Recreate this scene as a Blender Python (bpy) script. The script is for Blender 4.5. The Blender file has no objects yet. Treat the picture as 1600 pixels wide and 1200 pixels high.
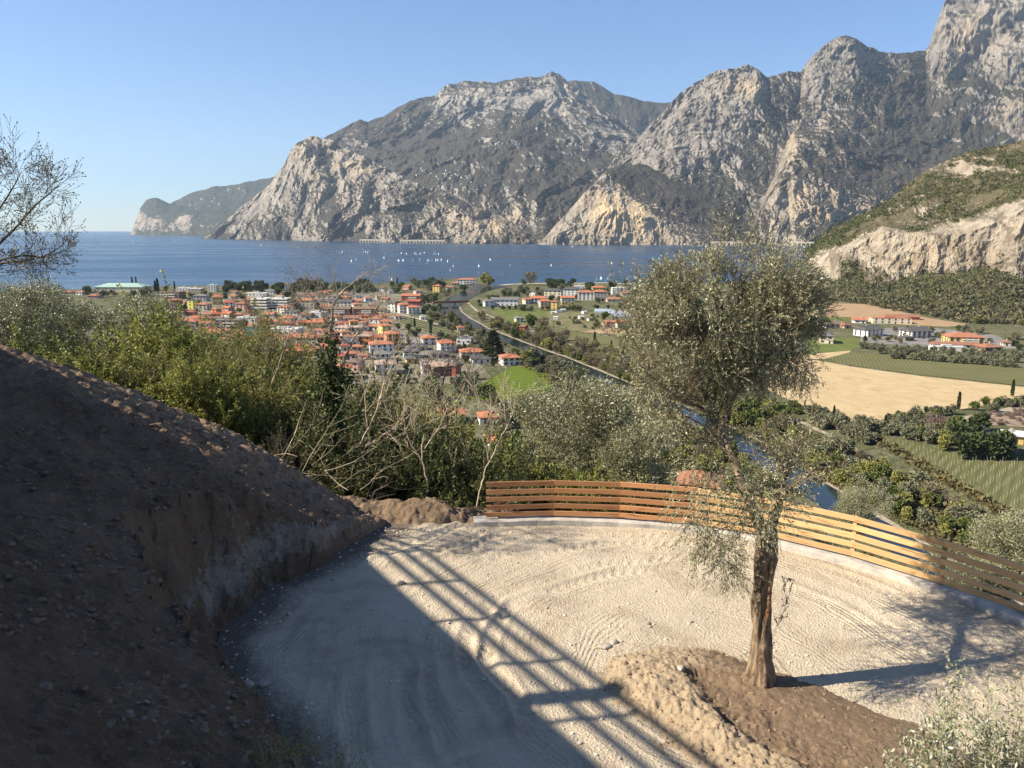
import bpy, math, random
import numpy as np
from mathutils import Vector, Matrix

# ------------------------------------------------------------------ camera, sky, sun, exposure
SC = bpy.context.scene
COL = SC.collection
PITCH = math.radians(11.43)
EYE = 85.0                       # metres above the lake (lake surface at z = 0)
FPX = 1202.0
cp, sp = math.cos(PITCH), math.sin(PITCH)
cd = bpy.data.cameras.new('camera')
cam = bpy.data.objects.new('camera', cd)
COL.objects.link(cam)
cam.location = (0, 0, EYE)
cam.rotation_euler = (math.radians(90) - PITCH, 0, 0)
cd.sensor_width = 36.0
cd.lens = 36.0 * FPX / 1600.0
cd.clip_start = 0.1
cd.clip_end = 60000.0
SC.camera = cam

SUNV = Vector((-1.0, -0.17, 0.79)).normalized()     # towards the sun
SUN_EL = math.asin(SUNV.z)
wd = bpy.data.worlds.new('World')
SC.world = wd
wd.use_nodes = True
nt = wd.node_tree
sky = nt.nodes.new('ShaderNodeTexSky')
sky.sky_type = 'NISHITA'
sky.sun_disc = False
sky.sun_elevation = SUN_EL
sky.sun_rotation = math.atan2(SUNV.x, SUNV.y)
sky.altitude = 100.0
sky.air_density = 1.0
sky.dust_density = 0.0
sky.ozone_density = 2.5
bg = nt.nodes['Background']
bg.inputs[1].default_value = 0.062
tn = nt.nodes.new('ShaderNodeMix'); tn.data_type = 'RGBA'; tn.blend_type = 'MULTIPLY'; tn.inputs[0].default_value = 1.0
tn.inputs[7].default_value = (0.78, 0.93, 1.16, 1)
nt.links.new(sky.outputs[0], tn.inputs[6])
nt.links.new(tn.outputs[2], bg.inputs[0])
sl = bpy.data.lights.new('sun', 'SUN')
so = bpy.data.objects.new('sun', sl)
COL.objects.link(so)
so.location = (-30, -10, 130)
so.rotation_euler = SUNV.to_track_quat('Z', 'Y').to_euler()
sl.energy = 5.0
sl.angle = math.radians(0.5)
sl.color = (1.0, 0.90, 0.74)
vs = SC.view_settings
vs.view_transform = 'Standard'
vs.look = 'None'
vs.exposure = 1.15
vs.gamma = 1.0
vs.use_curve_mapping = False
SC.cycles.volume_bounces = 0
SC.cycles.max_bounces = 6
SC.cycles.transparent_max_bounces = 8

# ------------------------------------------------------------------ helpers
def ray(px, py):
    x = (px - 800.0) / FPX
    y = (600.0 - py) / FPX
    return x, cp + y * sp, y * cp - sp          # right, forward, up

def G(px, py, z=2.0):                            # ground point seen at a pixel
    x, f, u = ray(px, py)
    t = (z - EYE) / u
    return Vector((x * t, f * t, z))

def PD(px, py, D):                               # point at forward distance D
    x, f, u = ray(px, py)
    t = D / f
    return Vector((x * t, D, EYE + u * t))

def hashn(ix, iy, iz, seed):
    h = (ix.astype(np.int64) * 374761393 + iy.astype(np.int64) * 668265263 + iz.astype(np.int64) * 2147483647 + seed * 974634777) & 0x7fffffff
    h = ((h ^ (h >> 13)) * 1274126177) & 0x7fffffff
    h = ((h ^ (h >> 16)) * 60493) & 0x7fffffff
    return (h & 0xffff) / 65535.0

def vnoise(x, y, z=None, seed=0):
    x = np.asarray(x, float); y = np.asarray(y, float)
    z = np.zeros_like(x) if z is None else np.asarray(z, float)
    x0, y0, z0 = np.floor(x), np.floor(y), np.floor(z)
    fx, fy, fz = x - x0, y - y0, z - z0
    fx = fx * fx * (3 - 2 * fx); fy = fy * fy * (3 - 2 * fy); fz = fz * fz * (3 - 2 * fz)
    r = 0
    for dz in (0, 1):
        for dy in (0, 1):
            for dx in (0, 1):
                w = (fx if dx else 1 - fx) * (fy if dy else 1 - fy) * (fz if dz else 1 - fz)
                r = r + w * hashn(x0 + dx, y0 + dy, z0 + dz, seed)
    return r

def fbm(x, y, z=None, seed=0, octv=5, gain=0.5, ridged=False):
    z = np.zeros_like(np.asarray(x, float)) if z is None else z
    a, f, s, tot = 1.0, 1.0, 0.0, 0.0
    for i in range(octv):
        n = vnoise(x * f + 17.3 * i, y * f - 9.1 * i, z * f + 3.7 * i, seed + i)
        if ridged:
            n = 1 - np.abs(2 * n - 1)
        s = s + a * n
        tot += a
        a *= gain
        f *= 2.03
    return s / tot

def sst(a, b, x):
    t = np.clip((x - a) / (b - a), 0, 1)
    return t * t * (3 - 2 * t)

def np_mesh(name, verts, faces, mats=(), smooth=True, attrs=None, fmat=None, uv=None):
    """faces: (N,3) or (N,4) int array, or a list of such arrays"""
    me = bpy.data.meshes.new(name)
    verts = np.asarray(verts, np.float32)
    if not isinstance(faces, list):
        faces = [faces]
    faces = [np.asarray(f, np.int32) for f in faces if len(f)]
    me.vertices.add(len(verts))
    me.vertices.foreach_set('co', verts.ravel())
    nl = sum(f.size for f in faces)
    nf = sum(len(f) for f in faces)
    me.loops.add(nl)
    me.loops.foreach_set('vertex_index', np.concatenate([f.ravel() for f in faces]))
    me.polygons.add(nf)
    starts, o = [], 0
    for f in faces:
        k = f.shape[1]
        starts.append(o + np.arange(len(f)) * k)
        o += f.size
    me.polygons.foreach_set('loop_start', np.concatenate(starts).astype(np.int32))
    for m in mats:
        me.materials.append(m)
    if fmat is not None:
        me.polygons.foreach_set('material_index', np.asarray(fmat, np.int32))
    me.polygons.foreach_set('use_smooth', np.full(nf, smooth, bool))
    for k, (dom, arr) in (attrs or {}).items():
        a = me.attributes.new(k, 'FLOAT', dom)
        a.data.foreach_set('value', np.asarray(arr, np.float32).ravel())
    me.update(calc_edges=True)
    me.validate()
    return me

def link(name, me, parent=None, loc=None, rotz=None):
    o = bpy.data.objects.new(name, me)
    COL.objects.link(o)
    if parent is not None:
        o.parent = parent
    if loc is not None:
        o.location = loc
    if rotz is not None:
        o.rotation_euler = (0, 0, rotz)
    return o

def tag(o, label=None, cat=None, group=None, kind=None):
    if label: o['label'] = label
    if cat: o['category'] = cat
    if group: o['group'] = group
    if kind: o['kind'] = kind
    return o

def empty(name, loc, rotz=0, label=None, cat=None, group=None):
    o = link(name, None, None, loc, rotz)
    o.empty_display_size = 0.3
    return tag(o, label, cat, group)

def copy_tree(o, parent=None):
    c = o.copy()
    COL.objects.link(c)
    c.parent = parent
    for ch in [k for k in KIDS.get(o.name, [])]:
        copy_tree(ch, c)
    return c
KIDS = {}
def kid(o, parent):
    o.parent = parent
    KIDS.setdefault(parent.name, []).append(o)
    return o

def grid_faces(nx, ny):
    i = np.arange(nx - 1)[None, :] + (np.arange(ny - 1) * nx)[:, None]
    i = i.ravel()
    return np.stack([i, i + 1, i + 1 + nx, i + nx], 1)

class MB:
    """collects simple solids into one mesh"""
    def __init__(s):
        s.v, s.f, s.m = [], [], []
    def add(s, vs_, fs_, mi=0):
        b = len(s.v)
        s.v += [tuple(v) for v in vs_]
        s.f += [tuple(b + i for i in f) for f in fs_]
        s.m += [mi] * len(fs_)
    def box(s, x0, x1, y0, y1, z0, z1, mi=0, M=None):
        vs_ = [Vector((x, y, z)) for z in (z0, z1) for y in (y0, y1) for x in (x0, x1)]
        if M is not None:
            vs_ = [M @ v for v in vs_]
        s.add(vs_, [(0, 2, 3, 1), (4, 5, 7, 6), (0, 1, 5, 4), (2, 6, 7, 3), (0, 4, 6, 2), (1, 3, 7, 5)], mi)
    def mesh(s, name, mats, smooth=False):
        me = bpy.data.meshes.new(name)
        me.from_pydata(s.v, [], s.f)
        for m in mats: me.materials.append(m)
        me.polygons.foreach_set('material_index', s.m)
        me.polygons.foreach_set('use_smooth', [smooth] * len(s.f))
        me.update()
        return me

# ---- materials
class NB:
    def __init__(s, name):
        s.m = bpy.data.materials.new(name)
        s.m.use_nodes = True
        s.t = s.m.node_tree
        s.b = s.t.nodes['Principled BSDF']
        s.out = s.t.nodes['Material Output']
    def n(s, typ, **kw):
        nd = s.t.nodes.new(typ)
        for k, v in kw.items():
            if k.startswith('i_'):
                key = k[2:]
                key = int(key) if key.isdigit() else key
                nd.inputs[key].default_value = v
            else:
                setattr(nd, k, v)
        return nd
    def l(s, a, b):
        s.t.links.new(a, b)
    def val(s, x, sock):
        if hasattr(x, 'links') or hasattr(x, 'is_output'):
            s.l(x, sock)
        else:
            sock.default_value = x
    def coord(s, kind='Object', scale=None):
        c = s.n('ShaderNodeTexCoord').outputs[kind] if kind != 'World' else s.n('ShaderNodeNewGeometry').outputs['Position']
        if scale is not None:
            mp = s.n('ShaderNodeMapping')
            s.l(c, mp.inputs[0])
            mp.inputs['Scale'].default_value = scale if isinstance(scale, (tuple, list)) else (scale,) * 3
            c = mp.outputs[0]
        return c
    def noise(s, co, scale, detail=4.0, rough=0.55, dist=0.0):
        nd = s.n('ShaderNodeTexNoise', i_Scale=scale, i_Detail=detail, i_Roughness=rough, i_Distortion=dist)
        s.l(co, nd.inputs['Vector'])
        return nd.outputs['Fac']
    def ramp(s, fac, a, b, ca=(0, 0, 0, 1), cb=(1, 1, 1, 1)):
        r = s.n('ShaderNodeMapRange', i_1=a, i_2=b)
        r.clamp = True
        s.l(fac, r.inputs[0])
        return r.outputs[0]
    def mix(s, fac, a, b):
        mx = s.n('ShaderNodeMix', data_type='RGBA')
        s.val(fac, mx.inputs[0])
        for x, i in ((a, 6), (b, 7)):
            if isinstance(x, tuple):
                mx.inputs[i].default_value = (*x[:3], 1)
            else:
                s.l(x, mx.inputs[i])
        return mx.outputs[2]
    def math(s, op, a, b=0.0, c=0.0):
        nd = s.n('ShaderNodeMath', operation=op)
        s.val(a, nd.inputs[0]); s.val(b, nd.inputs[1]); s.val(c, nd.inputs[2])
        return nd.outputs[0]
    def attr(s, name):
        return s.n('ShaderNodeAttribute', attribute_name=name).outputs['Fac']
    def bump(s, h, strength=0.5, dist=0.1, prev=None):
        nd = s.n('ShaderNodeBump', i_Strength=strength, i_Distance=dist)
        s.l(h, nd.inputs['Height'])
        if prev is not None: s.l(prev, nd.inputs['Normal'])
        return nd.outputs[0]
    def done(s, color=None, rough=0.9, normal=None, spec=0.2):
        if color is not None:
            if isinstance(color, tuple): s.b.inputs['Base Color'].default_value = (*color[:3], 1)
            else: s.l(color, s.b.inputs['Base Color'])
        s.val(rough, s.b.inputs['Roughness'])
        s.b.inputs['Specular IOR Level'].default_value = spec
        if normal is not None: s.l(normal, s.b.inputs['Normal'])
        return s.m

def m_simple(name, col, rough=0.85, var=0.25, scale=3.0, bump=0.0, spec=0.2, kind='Object'):
    b = NB(name)
    co = b.coord(kind)
    f = b.ramp(b.noise(co, scale, 5.0), 0.3, 0.7)
    lo = tuple(c * (1 - var) for c in col)
    hi = tuple(min(1, c * (1 + var)) for c in col)
    nm = b.bump(b.noise(co, scale * 4, 6.0), bump, 0.05) if bump else None
    return b.done(b.mix(f, lo, hi), rough, nm, spec)

# ------------------------------------------------------------------ mountains
def m_mountain(name, rock_a, rock_b, veg_a, veg_b, k=1.0, soft=0.07):
    b = NB(name)
    co = b.coord('World')
    rk = b.attr('rock')
    n1 = b.noise(co, 0.012 / k, 8.0, 0.68)
    n2 = b.noise(co, 0.05 / k, 6.0, 0.65)
    n3 = b.noise(co, 0.0035 / k, 4.0, 0.5)
    st = b.noise(b.coord('World', (0.02 / k, 0.02 / k, 0.004 / k)), 1.0, 8.0, 0.7)   # vertical streaks of the faces
    f = b.math('ADD', rk, b.math('MULTIPLY', b.math('SUBTRACT', n2, 0.5), 0.9))
    f = b.ramp(f, 0.5 - soft, 0.5 + soft)
    rc = b.mix(b.ramp(n3, 0.38, 0.62), rock_a, rock_b)
    rc = b.mix(b.ramp(st, 0.40, 0.72), rc, tuple(c * 0.42 for c in rock_a))
    wv = b.n('ShaderNodeTexWave', i_Scale=0.0022 / k, i_Distortion=14.0, i_Detail=6.0)
    wv.inputs['Detail Scale'].default_value = 1.6
    wv.inputs['Detail Roughness'].default_value = .65
    mpw = b.n('ShaderNodeMapping'); mpw.inputs['Rotation'].default_value = (0.3, 0.85, 0.2); b.l(co, mpw.inputs[0]); b.l(mpw.outputs[0], wv.inputs[0])
    rc = b.mix(b.math('MULTIPLY', b.ramp(wv.outputs['Fac'], 0.30, 0.05), .75), rc, tuple(c * 0.38 for c in rock_b))
    rc = b.mix(b.attr('warm'), rc, (0.60, 0.45, 0.27))
    rc = b.mix(b.ramp(n2, 0.60, 0.75), rc, tuple(c * 0.55 for c in rock_b))
    vc = b.mix(b.ramp(n1, 0.35, 0.65), veg_a, veg_b)
    vc = b.mix(b.ramp(n2, 0.45, 0.75), vc, tuple(c * 0.45 for c in veg_a))
    nm = b.bump(n2, 0.9, 18.0 * k)
    nm = b.bump(b.math('MULTIPLY', st, rk), 0.7, 30.0 * k, nm)
    return b.done(b.mix(f, vc, rc), 0.95, nm, 0.05)

MTN = {}
def loft(name, curves, px0, px1, nx, rows, mat, amp=60., L=420., seed=1, strata=None, blobs=(), k_slope=1.6, s0=0.42, jag=10., warm=0.0, vfreq=0.35, edgefade=0.0, cand=None):
    """terrain between height curves; every curve is a list of (px, py or None, distance, rock bias)"""
    px = np.linspace(px0, px1, nx)
    C = []
    for cv in curves:
        cx = [c[0] for c in cv]
        D = np.interp(px, cx, [c[2] for c in cv])
        B = np.interp(px, cx, [c[3] if len(c) > 3 else 0.0 for c in cv])
        if cv[0][1] is None:
            x, f, u = ray(px, 380.0)
            t = D / f
            P = np.stack([x * t, D, np.full(nx, cv[0][4] if len(cv[0]) > 4 else -40.0)], 1)
        else:
            py = np.interp(px, cx, [c[1] for c in cv])
            x, f, u = ray(px, py)
            t = D / f
            P = np.stack([x * t, D, EYE + u * t], 1)
        C.append((P, B))
    Ps, Bs, Vv = [], [], []
    for i in range(len(C) - 1):
        r = rows[i]
        for j in range(r + (1 if i == len(C) - 2 else 0)):
            w = j / r
            Ps.append(C[i][0] * (1 - w) + C[i + 1][0] * w)
            Bs.append(C[i][1] * (1 - w) + C[i + 1][1] * w)
            Vv.append(np.full(nx, (i + w) / (len(C) - 1)))
    # the far side falls away again behind the crest
    top, d = Ps[-1], Ps[-1] - Ps[-2]
    hh = max(float(top[:, 2].max()), 60)
    for j in (1, 2):
        q = top.copy()
        rr = np.hypot(q[:, 0], q[:, 1])[:, None]
        q[:, :2] += q[:, :2] / rr * hh * 0.5 * j
        q[:, 2] = np.maximum(q[:, 2] * (1 - 0.45 * j), -30)
        Ps.append(q); Bs.append(Bs[-1]); Vv.append(np.full(nx, 1.0))
    P = np.array(Ps); B = np.array(Bs); V = np.array(Vv)
    ny = len(P)
    X, Y, Z = P[..., 0].copy(), P[..., 1].copy(), P[..., 2].copy()
    r = np.hypot(X, Y)
    ux, uy = X / r, Y / r
    lat = np.arctan2(X, Y) * r.mean()
    w1 = fbm(lat / L / 1.5, Z / L / 1.5, r / L / 2, seed + 50, 4) - 0.5
    n = fbm(lat / L + 1.4 * w1, Z / L * vfreq + w1, r / L * 0.6, seed, 7, 0.55, ridged=True)
    n2 = fbm(lat / L * 2.7 + w1, Z / L * 1.6, r / L, seed + 9, 7, 0.62)
    disp = (n - 0.6) * 2.2 + (n2 - 0.5) * 1.5
    if strata:
        a, bb, sc, am = strata
        q = (lat * a + Z * bb) / sc + 2.5 * w1
        disp = disp + am * (np.abs((q % 1.0) - 0.5) * 2 - 0.5) * (0.4 + n2)
    fade = np.minimum(1, V * 6 + 0.25)
    disp = disp * fade * amp
    X2 = X - ux * disp
    Y2 = Y - uy * disp
    Z2 = Z + (n2 - 0.5) * jag * 3 * fade + (fbm(lat / 60., r / 60., None, seed + 4, 4) - 0.5) * jag * 2 * fade
    # normals by differences
    Pm = np.stack([X2, Y2, Z2], -1)
    du = np.gradient(Pm, axis=1); dv = np.gradient(Pm, axis=0)
    N = np.cross(du, dv)
    N /= np.linalg.norm(N, axis=-1, keepdims=True) + 1e-9
    steep = 1 - np.abs(N[..., 2])
    # the pixel of the undisplaced surface is used only to look up where the rock faces and woods lie
    t = Y * cp - (Z - EYE) * sp
    PXX = 800 + FPX * X / t
    PYY = 600 - FPX * (Y * sp + (Z - EYE) * cp) / t
    rock = (steep - s0) * k_slope + 0.5 + B + (fbm(lat / L * 1.3, Z / L * 1.3, r / L, seed + 20, 6, 0.6) - 0.5) * 1.5
    wm = np.full_like(rock, warm)
    for (bx, by, rx, ry, am, *ww) in blobs:
        g = np.exp(-((PXX - bx) / rx) ** 2 - ((PYY - by) / ry) ** 2)
        rock += am * g
        if ww: wm = np.clip(wm + ww[0] * g, 0, 1)
    me = np_mesh(name, Pm.reshape(-1, 3), grid_faces(nx, ny), [mat], True,
                 {'rock': ('POINT', np.clip(rock, 0, 1)), 'warm': ('POINT', wm * np.clip(0.35 + (n2 - .35) * 2.0, 0, 1))})
    o = link(name, me)
    tag(o, kind='structure')
    if cand is not None:
        MTN[name] = (Pm, rock, N)
    return o
def foot(pts, off=0.0, bias=0.0):
    return [(p, None, d + off, bias) for p, d in pts]
FT = [(150, 8200), (325, 6400), (600, 4860), (850, 4150), (1000, 4050), (1280, 3930), (1500, 3800), (1800, 3700)]
mm_far = m_mountain('far_mountain', (0.44, 0.36, 0.28), (0.30, 0.26, 0.22), (0.075, 0.075, 0.055), (0.05, 0.055, 0.04), 1.6)
mm_main = m_mountain('limestone_mountain', (0.39, 0.35, 0.30), (0.27, 0.255, 0.235), (0.085, 0.072, 0.060), (0.052, 0.050, 0.038), 1.0)
mm_grey = m_mountain('grey_limestone', (0.34, 0.31, 0.275), (0.24, 0.225, 0.205), (0.075, 0.066, 0.052), (0.05, 0.048, 0.035), 1.0)

loft('headland_mountain', [foot([(180, 10800), (205, 10500), (300, 9000), (500, 8000)]),
     [(195, 372, 11000, .1), (205, 366, 10900, .5), (211, 350, 10900, .4), (250, 345, 10500, .2), (300, 335, 9800, .1), (430, 330, 9000, 0)],
     [(195, 374, 11600, 0), (206, 364, 11500, .5), (212, 345, 11400, .3), (219, 326, 11400, -.3), (228, 313, 11400, -.4), (245, 309, 11400, -.4), (262, 318, 11400, -.3), (282, 322, 11400, 0), (520, 330, 11000, 0)]],
     195, 470, 230, [40, 40], mm_far, 130, 900, 3, None, [(232, 350, 20, 16, .5), (290, 348, 9, 16, .6), (330, 352, 30, 10, .4), (240, 325, 25, 10, -.7)], jag=14)
loft('far_ridge_mountain', [foot([(240, 9800), (500, 8600)], 300),
     [(240, 350, 11500), (262, 319, 11800), (300, 301, 12000), (330, 293, 12000), (370, 288, 12000), (400, 283, 12000), (430, 277, 12000), (480, 272, 12000)]],
     255, 480, 220, [80], mm_far, 160, 1000, 5, None, [(340, 310, 120, 30, -.35)], jag=16)
loft('crag_mountain', [foot(FT),
     [(318, 372, 6700, .25), (345, 355, 6550, .3), (400, 345, 6300, .25), (500, 320, 5750, .2), (600, 325, 5350, .2), (700, 345, 5050, .3), (850, 378, 4300, .3)],
     [(315, 375, 6900, .2), (330, 364, 6900, .3), (350, 348, 6900, .3), (375, 325, 6800, .3), (402, 303, 6700, .3), (425, 285, 6600, .3), (440, 263, 6500, .3), (452, 240, 6450, .3), (465, 225, 6400, .25), (480, 213, 6400, .2), (495, 211, 6350, .2), (515, 219, 6300, .25), (540, 235, 6200, .3), (580, 250, 6000, .3), (620, 272, 5800, .25), (660, 292, 5600, .2), (720, 312, 5350, .2), (780, 335, 5000, .3), (850, 379, 4400, .3)]],
     315, 850, 560, [90, 100], mm_main, 165, 360, 11, (0.7, 0.7, 300., .6), [(520, 330, 14, 40, -.7), (440, 340, 30, 30, -.25), (600, 355, 60, 20, .1), (640, 362, 200, 12, -.1), (760, 350, 60, 24, .35, .5), (560, 270, 60, 16, .3, .3), (480, 250, 40, 40, .15, .2)], jag=9, warm=.18)
loft('great_mountain', [foot(FT, 500, .1),
     [(420, 330, 6700), (600, 300, 6300, -.1), (640, 290, 6100, -.3), (700, 285, 5800, -.3), (760, 300, 5500, .15), (850, 300, 5300, .1), (1000, 330, 5000, -.2), (1120, 350, 4800)],
     [(420, 310, 7400), (500, 240, 7400, -.3), (600, 215, 7400, -.35), (700, 205, 7200, -.3), (800, 200, 6900, -.1), (900, 230, 6500, 0), (1000, 270, 6000), (1120, 320, 5600)],
     [(420, 293, 8000), (470, 242, 8000), (512, 214, 8000, -.2), (530, 203, 8000, -.2), (545, 196, 8000, -.1), (562, 186, 8000, .1), (575, 190, 8000), (600, 180, 8000, -.2), (640, 160, 8000, -.1), (680, 151, 8000, .1), (690, 142, 8000, .2), (700, 134, 8000, .2), (725, 126, 8000, .1), (745, 125, 8000, .1), (770, 127, 8000, .1), (790, 121, 8000, .1), (830, 120, 8000, .1), (850, 118, 8000, .1), (862, 112, 8000, .1), (875, 117, 8000, .1), (890, 132, 7900, .1), (910, 145, 7800, .2), (930, 160, 7700, .3), (960, 185, 7500, .3), (1000, 212, 7200, .2), (1060, 250, 7000), (1120, 300, 6800)]],
     420, 1120, 680, [90, 80, 90], mm_main, 185, 540, 21, (-0.5, 0.85, 380., .5),
     [(600, 215, 90, 35, -.25), (700, 275, 60, 12, -.5), (740, 150, 60, 22, .45), (840, 150, 60, 30, .5), (870, 180, 20, 40, .35), (920, 200, 35, 40, .45), (760, 215, 40, 30, .2), (960, 215, 25, 25, .3), (840, 330, 50, 30, -.4), (790, 350, 50, 25, .45, .5), (720, 345, 30, 25, .3, .4), (900, 290, 50, 30, -.25)], jag=9)
loft('back_ridge_mountain', [foot([(840, 8000), (1150, 8000)]),
     [(840, 140, 9800), (870, 127, 9800), (900, 127, 9800), (930, 128, 9800), (942, 136, 9800), (960, 148, 9800), (1000, 157, 9800), (1030, 162, 9800), (1048, 162, 9800), (1080, 172, 9800), (1130, 200, 9800)]],
     850, 1130, 200, [120], mm_grey, 150, 800, 31, None, [(950, 180, 200, 60, -.5)], jag=8)
loft('yellow_cliff_shoulder', [foot(FT, 0, .2),
     [(840, 383, 4200, .2), (870, 365, 4180, .4), (950, 330, 4200, .5), (1050, 345, 4200, .3), (1120, 360, 4200, .1), (1190, 380, 4150, 0)],
     [(840, 384, 4250), (868, 352, 4300, .3), (900, 318, 4400, .5), (925, 292, 4500, .45), (950, 272, 4600, .2), (965, 268, 4700, 0), (1000, 280, 4700, 0), (1050, 300, 4600, -.2), (1100, 320, 4500, -.5), (1150, 345, 4400, -.5), (1190, 381, 4300, -.2)],
     [(840, 385, 4300), (868, 351, 4350), (900, 315, 4600), (925, 290, 4750), (945, 266, 4900, -.3), (970, 257, 5100, -.5), (1010, 258, 5200, -.5), (1060, 270, 5200, -.6), (1110, 288, 5100, -.6), (1150, 310, 4900, -.6), (1175, 345, 4600, -.5), (1190, 382, 4350)]],
     840, 1190, 420, [70, 50, 60], mm_main, 75, 260, 41, None, [(960, 320, 40, 30, .5, .9), (1010, 345, 60, 30, .25, .6), (880, 360, 30, 20, .2, .4), (1100, 310, 60, 22, -.6), (1000, 280, 40, 10, -.5)], jag=6, warm=.25)
loft('grey_dome_mountain', [foot(FT, 300, 0),
     [(900, 340, 5000), (1000, 320, 4900, -.1), (1060, 290, 4900, .1), (1120, 300, 4900, 0), (1200, 320, 4800, .2), (1300, 320, 4700, 0), (1450, 330, 4700, -.2), (1700, 330, 4600, -.1)],
     [(900, 320, 5500), (980, 270, 5400, .1), (1050, 230, 5400, .6), (1120, 200, 5500, .6), (1200, 220, 5500, .1), (1260, 230, 5500, .1), (1350, 200, 5500, -.1), (1450, 220, 5500, -.5), (1600, 230, 5400, 0), (1700, 220, 5400)],
     [(900, 310, 6000), (930, 285, 6000), (960, 250, 6000, .2), (990, 224, 6000, .2), (1020, 194, 6000, .3), (1048, 165, 6000, .6), (1062, 148, 6000, .6), (1085, 128, 6000, .6), (1110, 115, 6000, .6), (1135, 110, 6000, .6), (1152, 108, 6000, .6), (1170, 101, 6000, .5), (1186, 107, 6000, .4), (1198, 119, 6000, .1), (1225, 117, 6100, 0), (1250, 118, 6200, 0), (1262, 98, 6200, .4), (1285, 77, 6200, .5), (1305, 61, 6200, .5), (1322, 55, 6200, .5), (1335, 60, 6200, .5), (1350, 73, 6200, .3), (1372, 83, 6300, .3), (1400, 87, 6400, .1), (1420, 82, 6400, .1), (1446, 79, 6500, .1), (1454, 66, 6500, .5), (1462, 40, 6500, .6), (1470, 18, 6500, .6), (1478, -2, 6500, .5), (1500, -40, 6600, .3), (1600, -70, 6600, .3), (1700, -80, 6600, .3)]],
     900, 1700, 800, [90, 90, 110], mm_grey, 165, 420, 51, (0.5, 0.85, 300., .35),
     [(1110, 170, 70, 60, .5, .05), (1165, 135, 30, 15, .3, .6), (1215, 170, 30, 50, -.2), (1430, 140, 60, 40, -.5), (1400, 250, 70, 50, -.5), (1530, 60, 50, 40, .4, .3), (1590, 180, 30, 40, .3, .3), (1500, 200, 60, 50, -.35), (1250, 250, 40, 60, .15, .3), (1380, 60, 30, 20, .1), (1265, 340, 60, 40, .3, .5)], jag=8, warm=.08)
loft('buttress_mountain', [foot(FT, -10, .1),
     [(1150, 383, 4100), (1180, 350, 4150, .3), (1210, 300, 4250, .3), (1240, 280, 4300, .2), (1300, 300, 4350, .1), (1400, 320, 4400, .1), (1480, 330, 4400), (1720, 340, 4300)],
     [(1150, 384, 4200), (1170, 365, 4300, .2), (1190, 318, 4500, .2), (1212, 268, 4800, .3), (1228, 228, 5000, .3), (1246, 195, 5200, .3), (1262, 178, 5300, .3), (1290, 176, 5300, .2), (1330, 200, 5200, .1), (1380, 235, 5100, -.1), (1440, 255, 5000, -.2), (1520, 250, 4900), (1600, 240, 4800), (1720, 230, 4800)]],
     1150, 1720, 520, [90, 130], mm_main, 115, 300, 61, (-0.4, 0.9, 260., .3),
     [(1240, 225, 16, 30, .4, .5), (1300, 250, 50, 40, -.25), (1225, 320, 40, 50, .35, .5), (1330, 330, 60, 30, .2, .4), (1395, 250, 60, 60, -.4), (1190, 340, 20, 30, -.5)], jag=7, warm=.2)
# ------------------------------------------------------------------ near hill on the right (rock band over a wooded foot)
def GD(px, py):
    return G(px, py).y
mm_hill = m_mountain('pale_cliff_hill', (0.50, 0.44, 0.35), (0.38, 0.32, 0.245), (0.18, 0.15, 0.095), (0.10, 0.092, 0.045), 0.35)
HF = [(1262, 432), (1285, 444), (1300, 470), (1350, 474), (1420, 488), (1520, 506), (1600, 508), (1720, 510)]
loft('cliff_hill', [[(p, None, GD(p, y), -.3, 1.0) for p, y in HF],
     [(1262, 425, 1150, -.4), (1285, 434, 1110, -.4), (1310, 441, 1050, -.3), (1340, 430, 1040, -.3), (1360, 446, 1010, -.3), (1400, 441, 1000, -.3), (1450, 428, 1000, -.3), (1500, 428, 980, -.3), (1540, 416, 980, -.3), (1570, 425, 960, -.3), (1600, 436, 940, -.2), (1720, 430, 900)],
     [(1262, 408, 1160, .1), (1285, 405, 1130, .7), (1310, 398, 1075, .7), (1340, 384, 1065, .9), (1380, 363, 1040, 1), (1400, 365, 1030, 1), (1500, 368, 1010, 1), (1600, 330, 975, .8), (1720, 310, 940, .6)],
     [(1262, 398, 1200, -.2), (1285, 385, 1180, -.2), (1340, 360, 1130, -.1), (1380, 352, 1110, .3), (1420, 358, 1090, .3), (1500, 340, 1080, 0), (1600, 295, 1050, -.2), (1720, 280, 1020, -.2)],
     [(1262, 392, 1300), (1272, 382, 1300), (1290, 364, 1290, -.1), (1310, 352, 1290), (1330, 345, 1280, .1), (1350, 337, 1280, .1), (1370, 325, 1270), (1388, 315, 1270, .2), (1405, 300, 1260, .2), (1422, 284, 1260, .1), (1440, 271, 1260, .1), (1465, 256, 1260, .1), (1490, 246, 1260, -.1), (1520, 238, 1260), (1545, 231, 1260, .1), (1575, 226, 1250), (1600, 220, 1250), (1720, 200, 1250)]],
     1262, 1720, 520, [60, 80, 30, 90], mm_hill, 15, 60, 71, None,
     [(1500, 265, 60, 10, .5), (1560, 260, 50, 10, .4), (1440, 300, 40, 10, .35), (1500, 300, 120, 16, -.5), (1400, 365, 120, 8, -.2), (1480, 345, 60, 8, .2), (1400, 400, 30, 40, .5, .3), (1480, 400, 100, 30, .5, .25)], jag=2.5, warm=.12, cand=1)


loft('hill_foot', [[(p, None, GD(p, y), -1, 1.0) for p, y in HF],
     [(1262, 425, 1170, -1), (1285, 440, 1120, -1), (1310, 446, 1040, -1), (1350, 448, 1010, -1), (1400, 446, 990, -1), (1450, 434, 990, -1), (1500, 434, 970, -1), (1540, 422, 970, -1), (1600, 440, 930, -1), (1720, 440, 890, -1)]],
     1262, 1720, 200, [40], mm_hill, 4, 80, 75, None, [(1530, 462, 40, 10, 1.0)], jag=1, cand=1)
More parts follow.
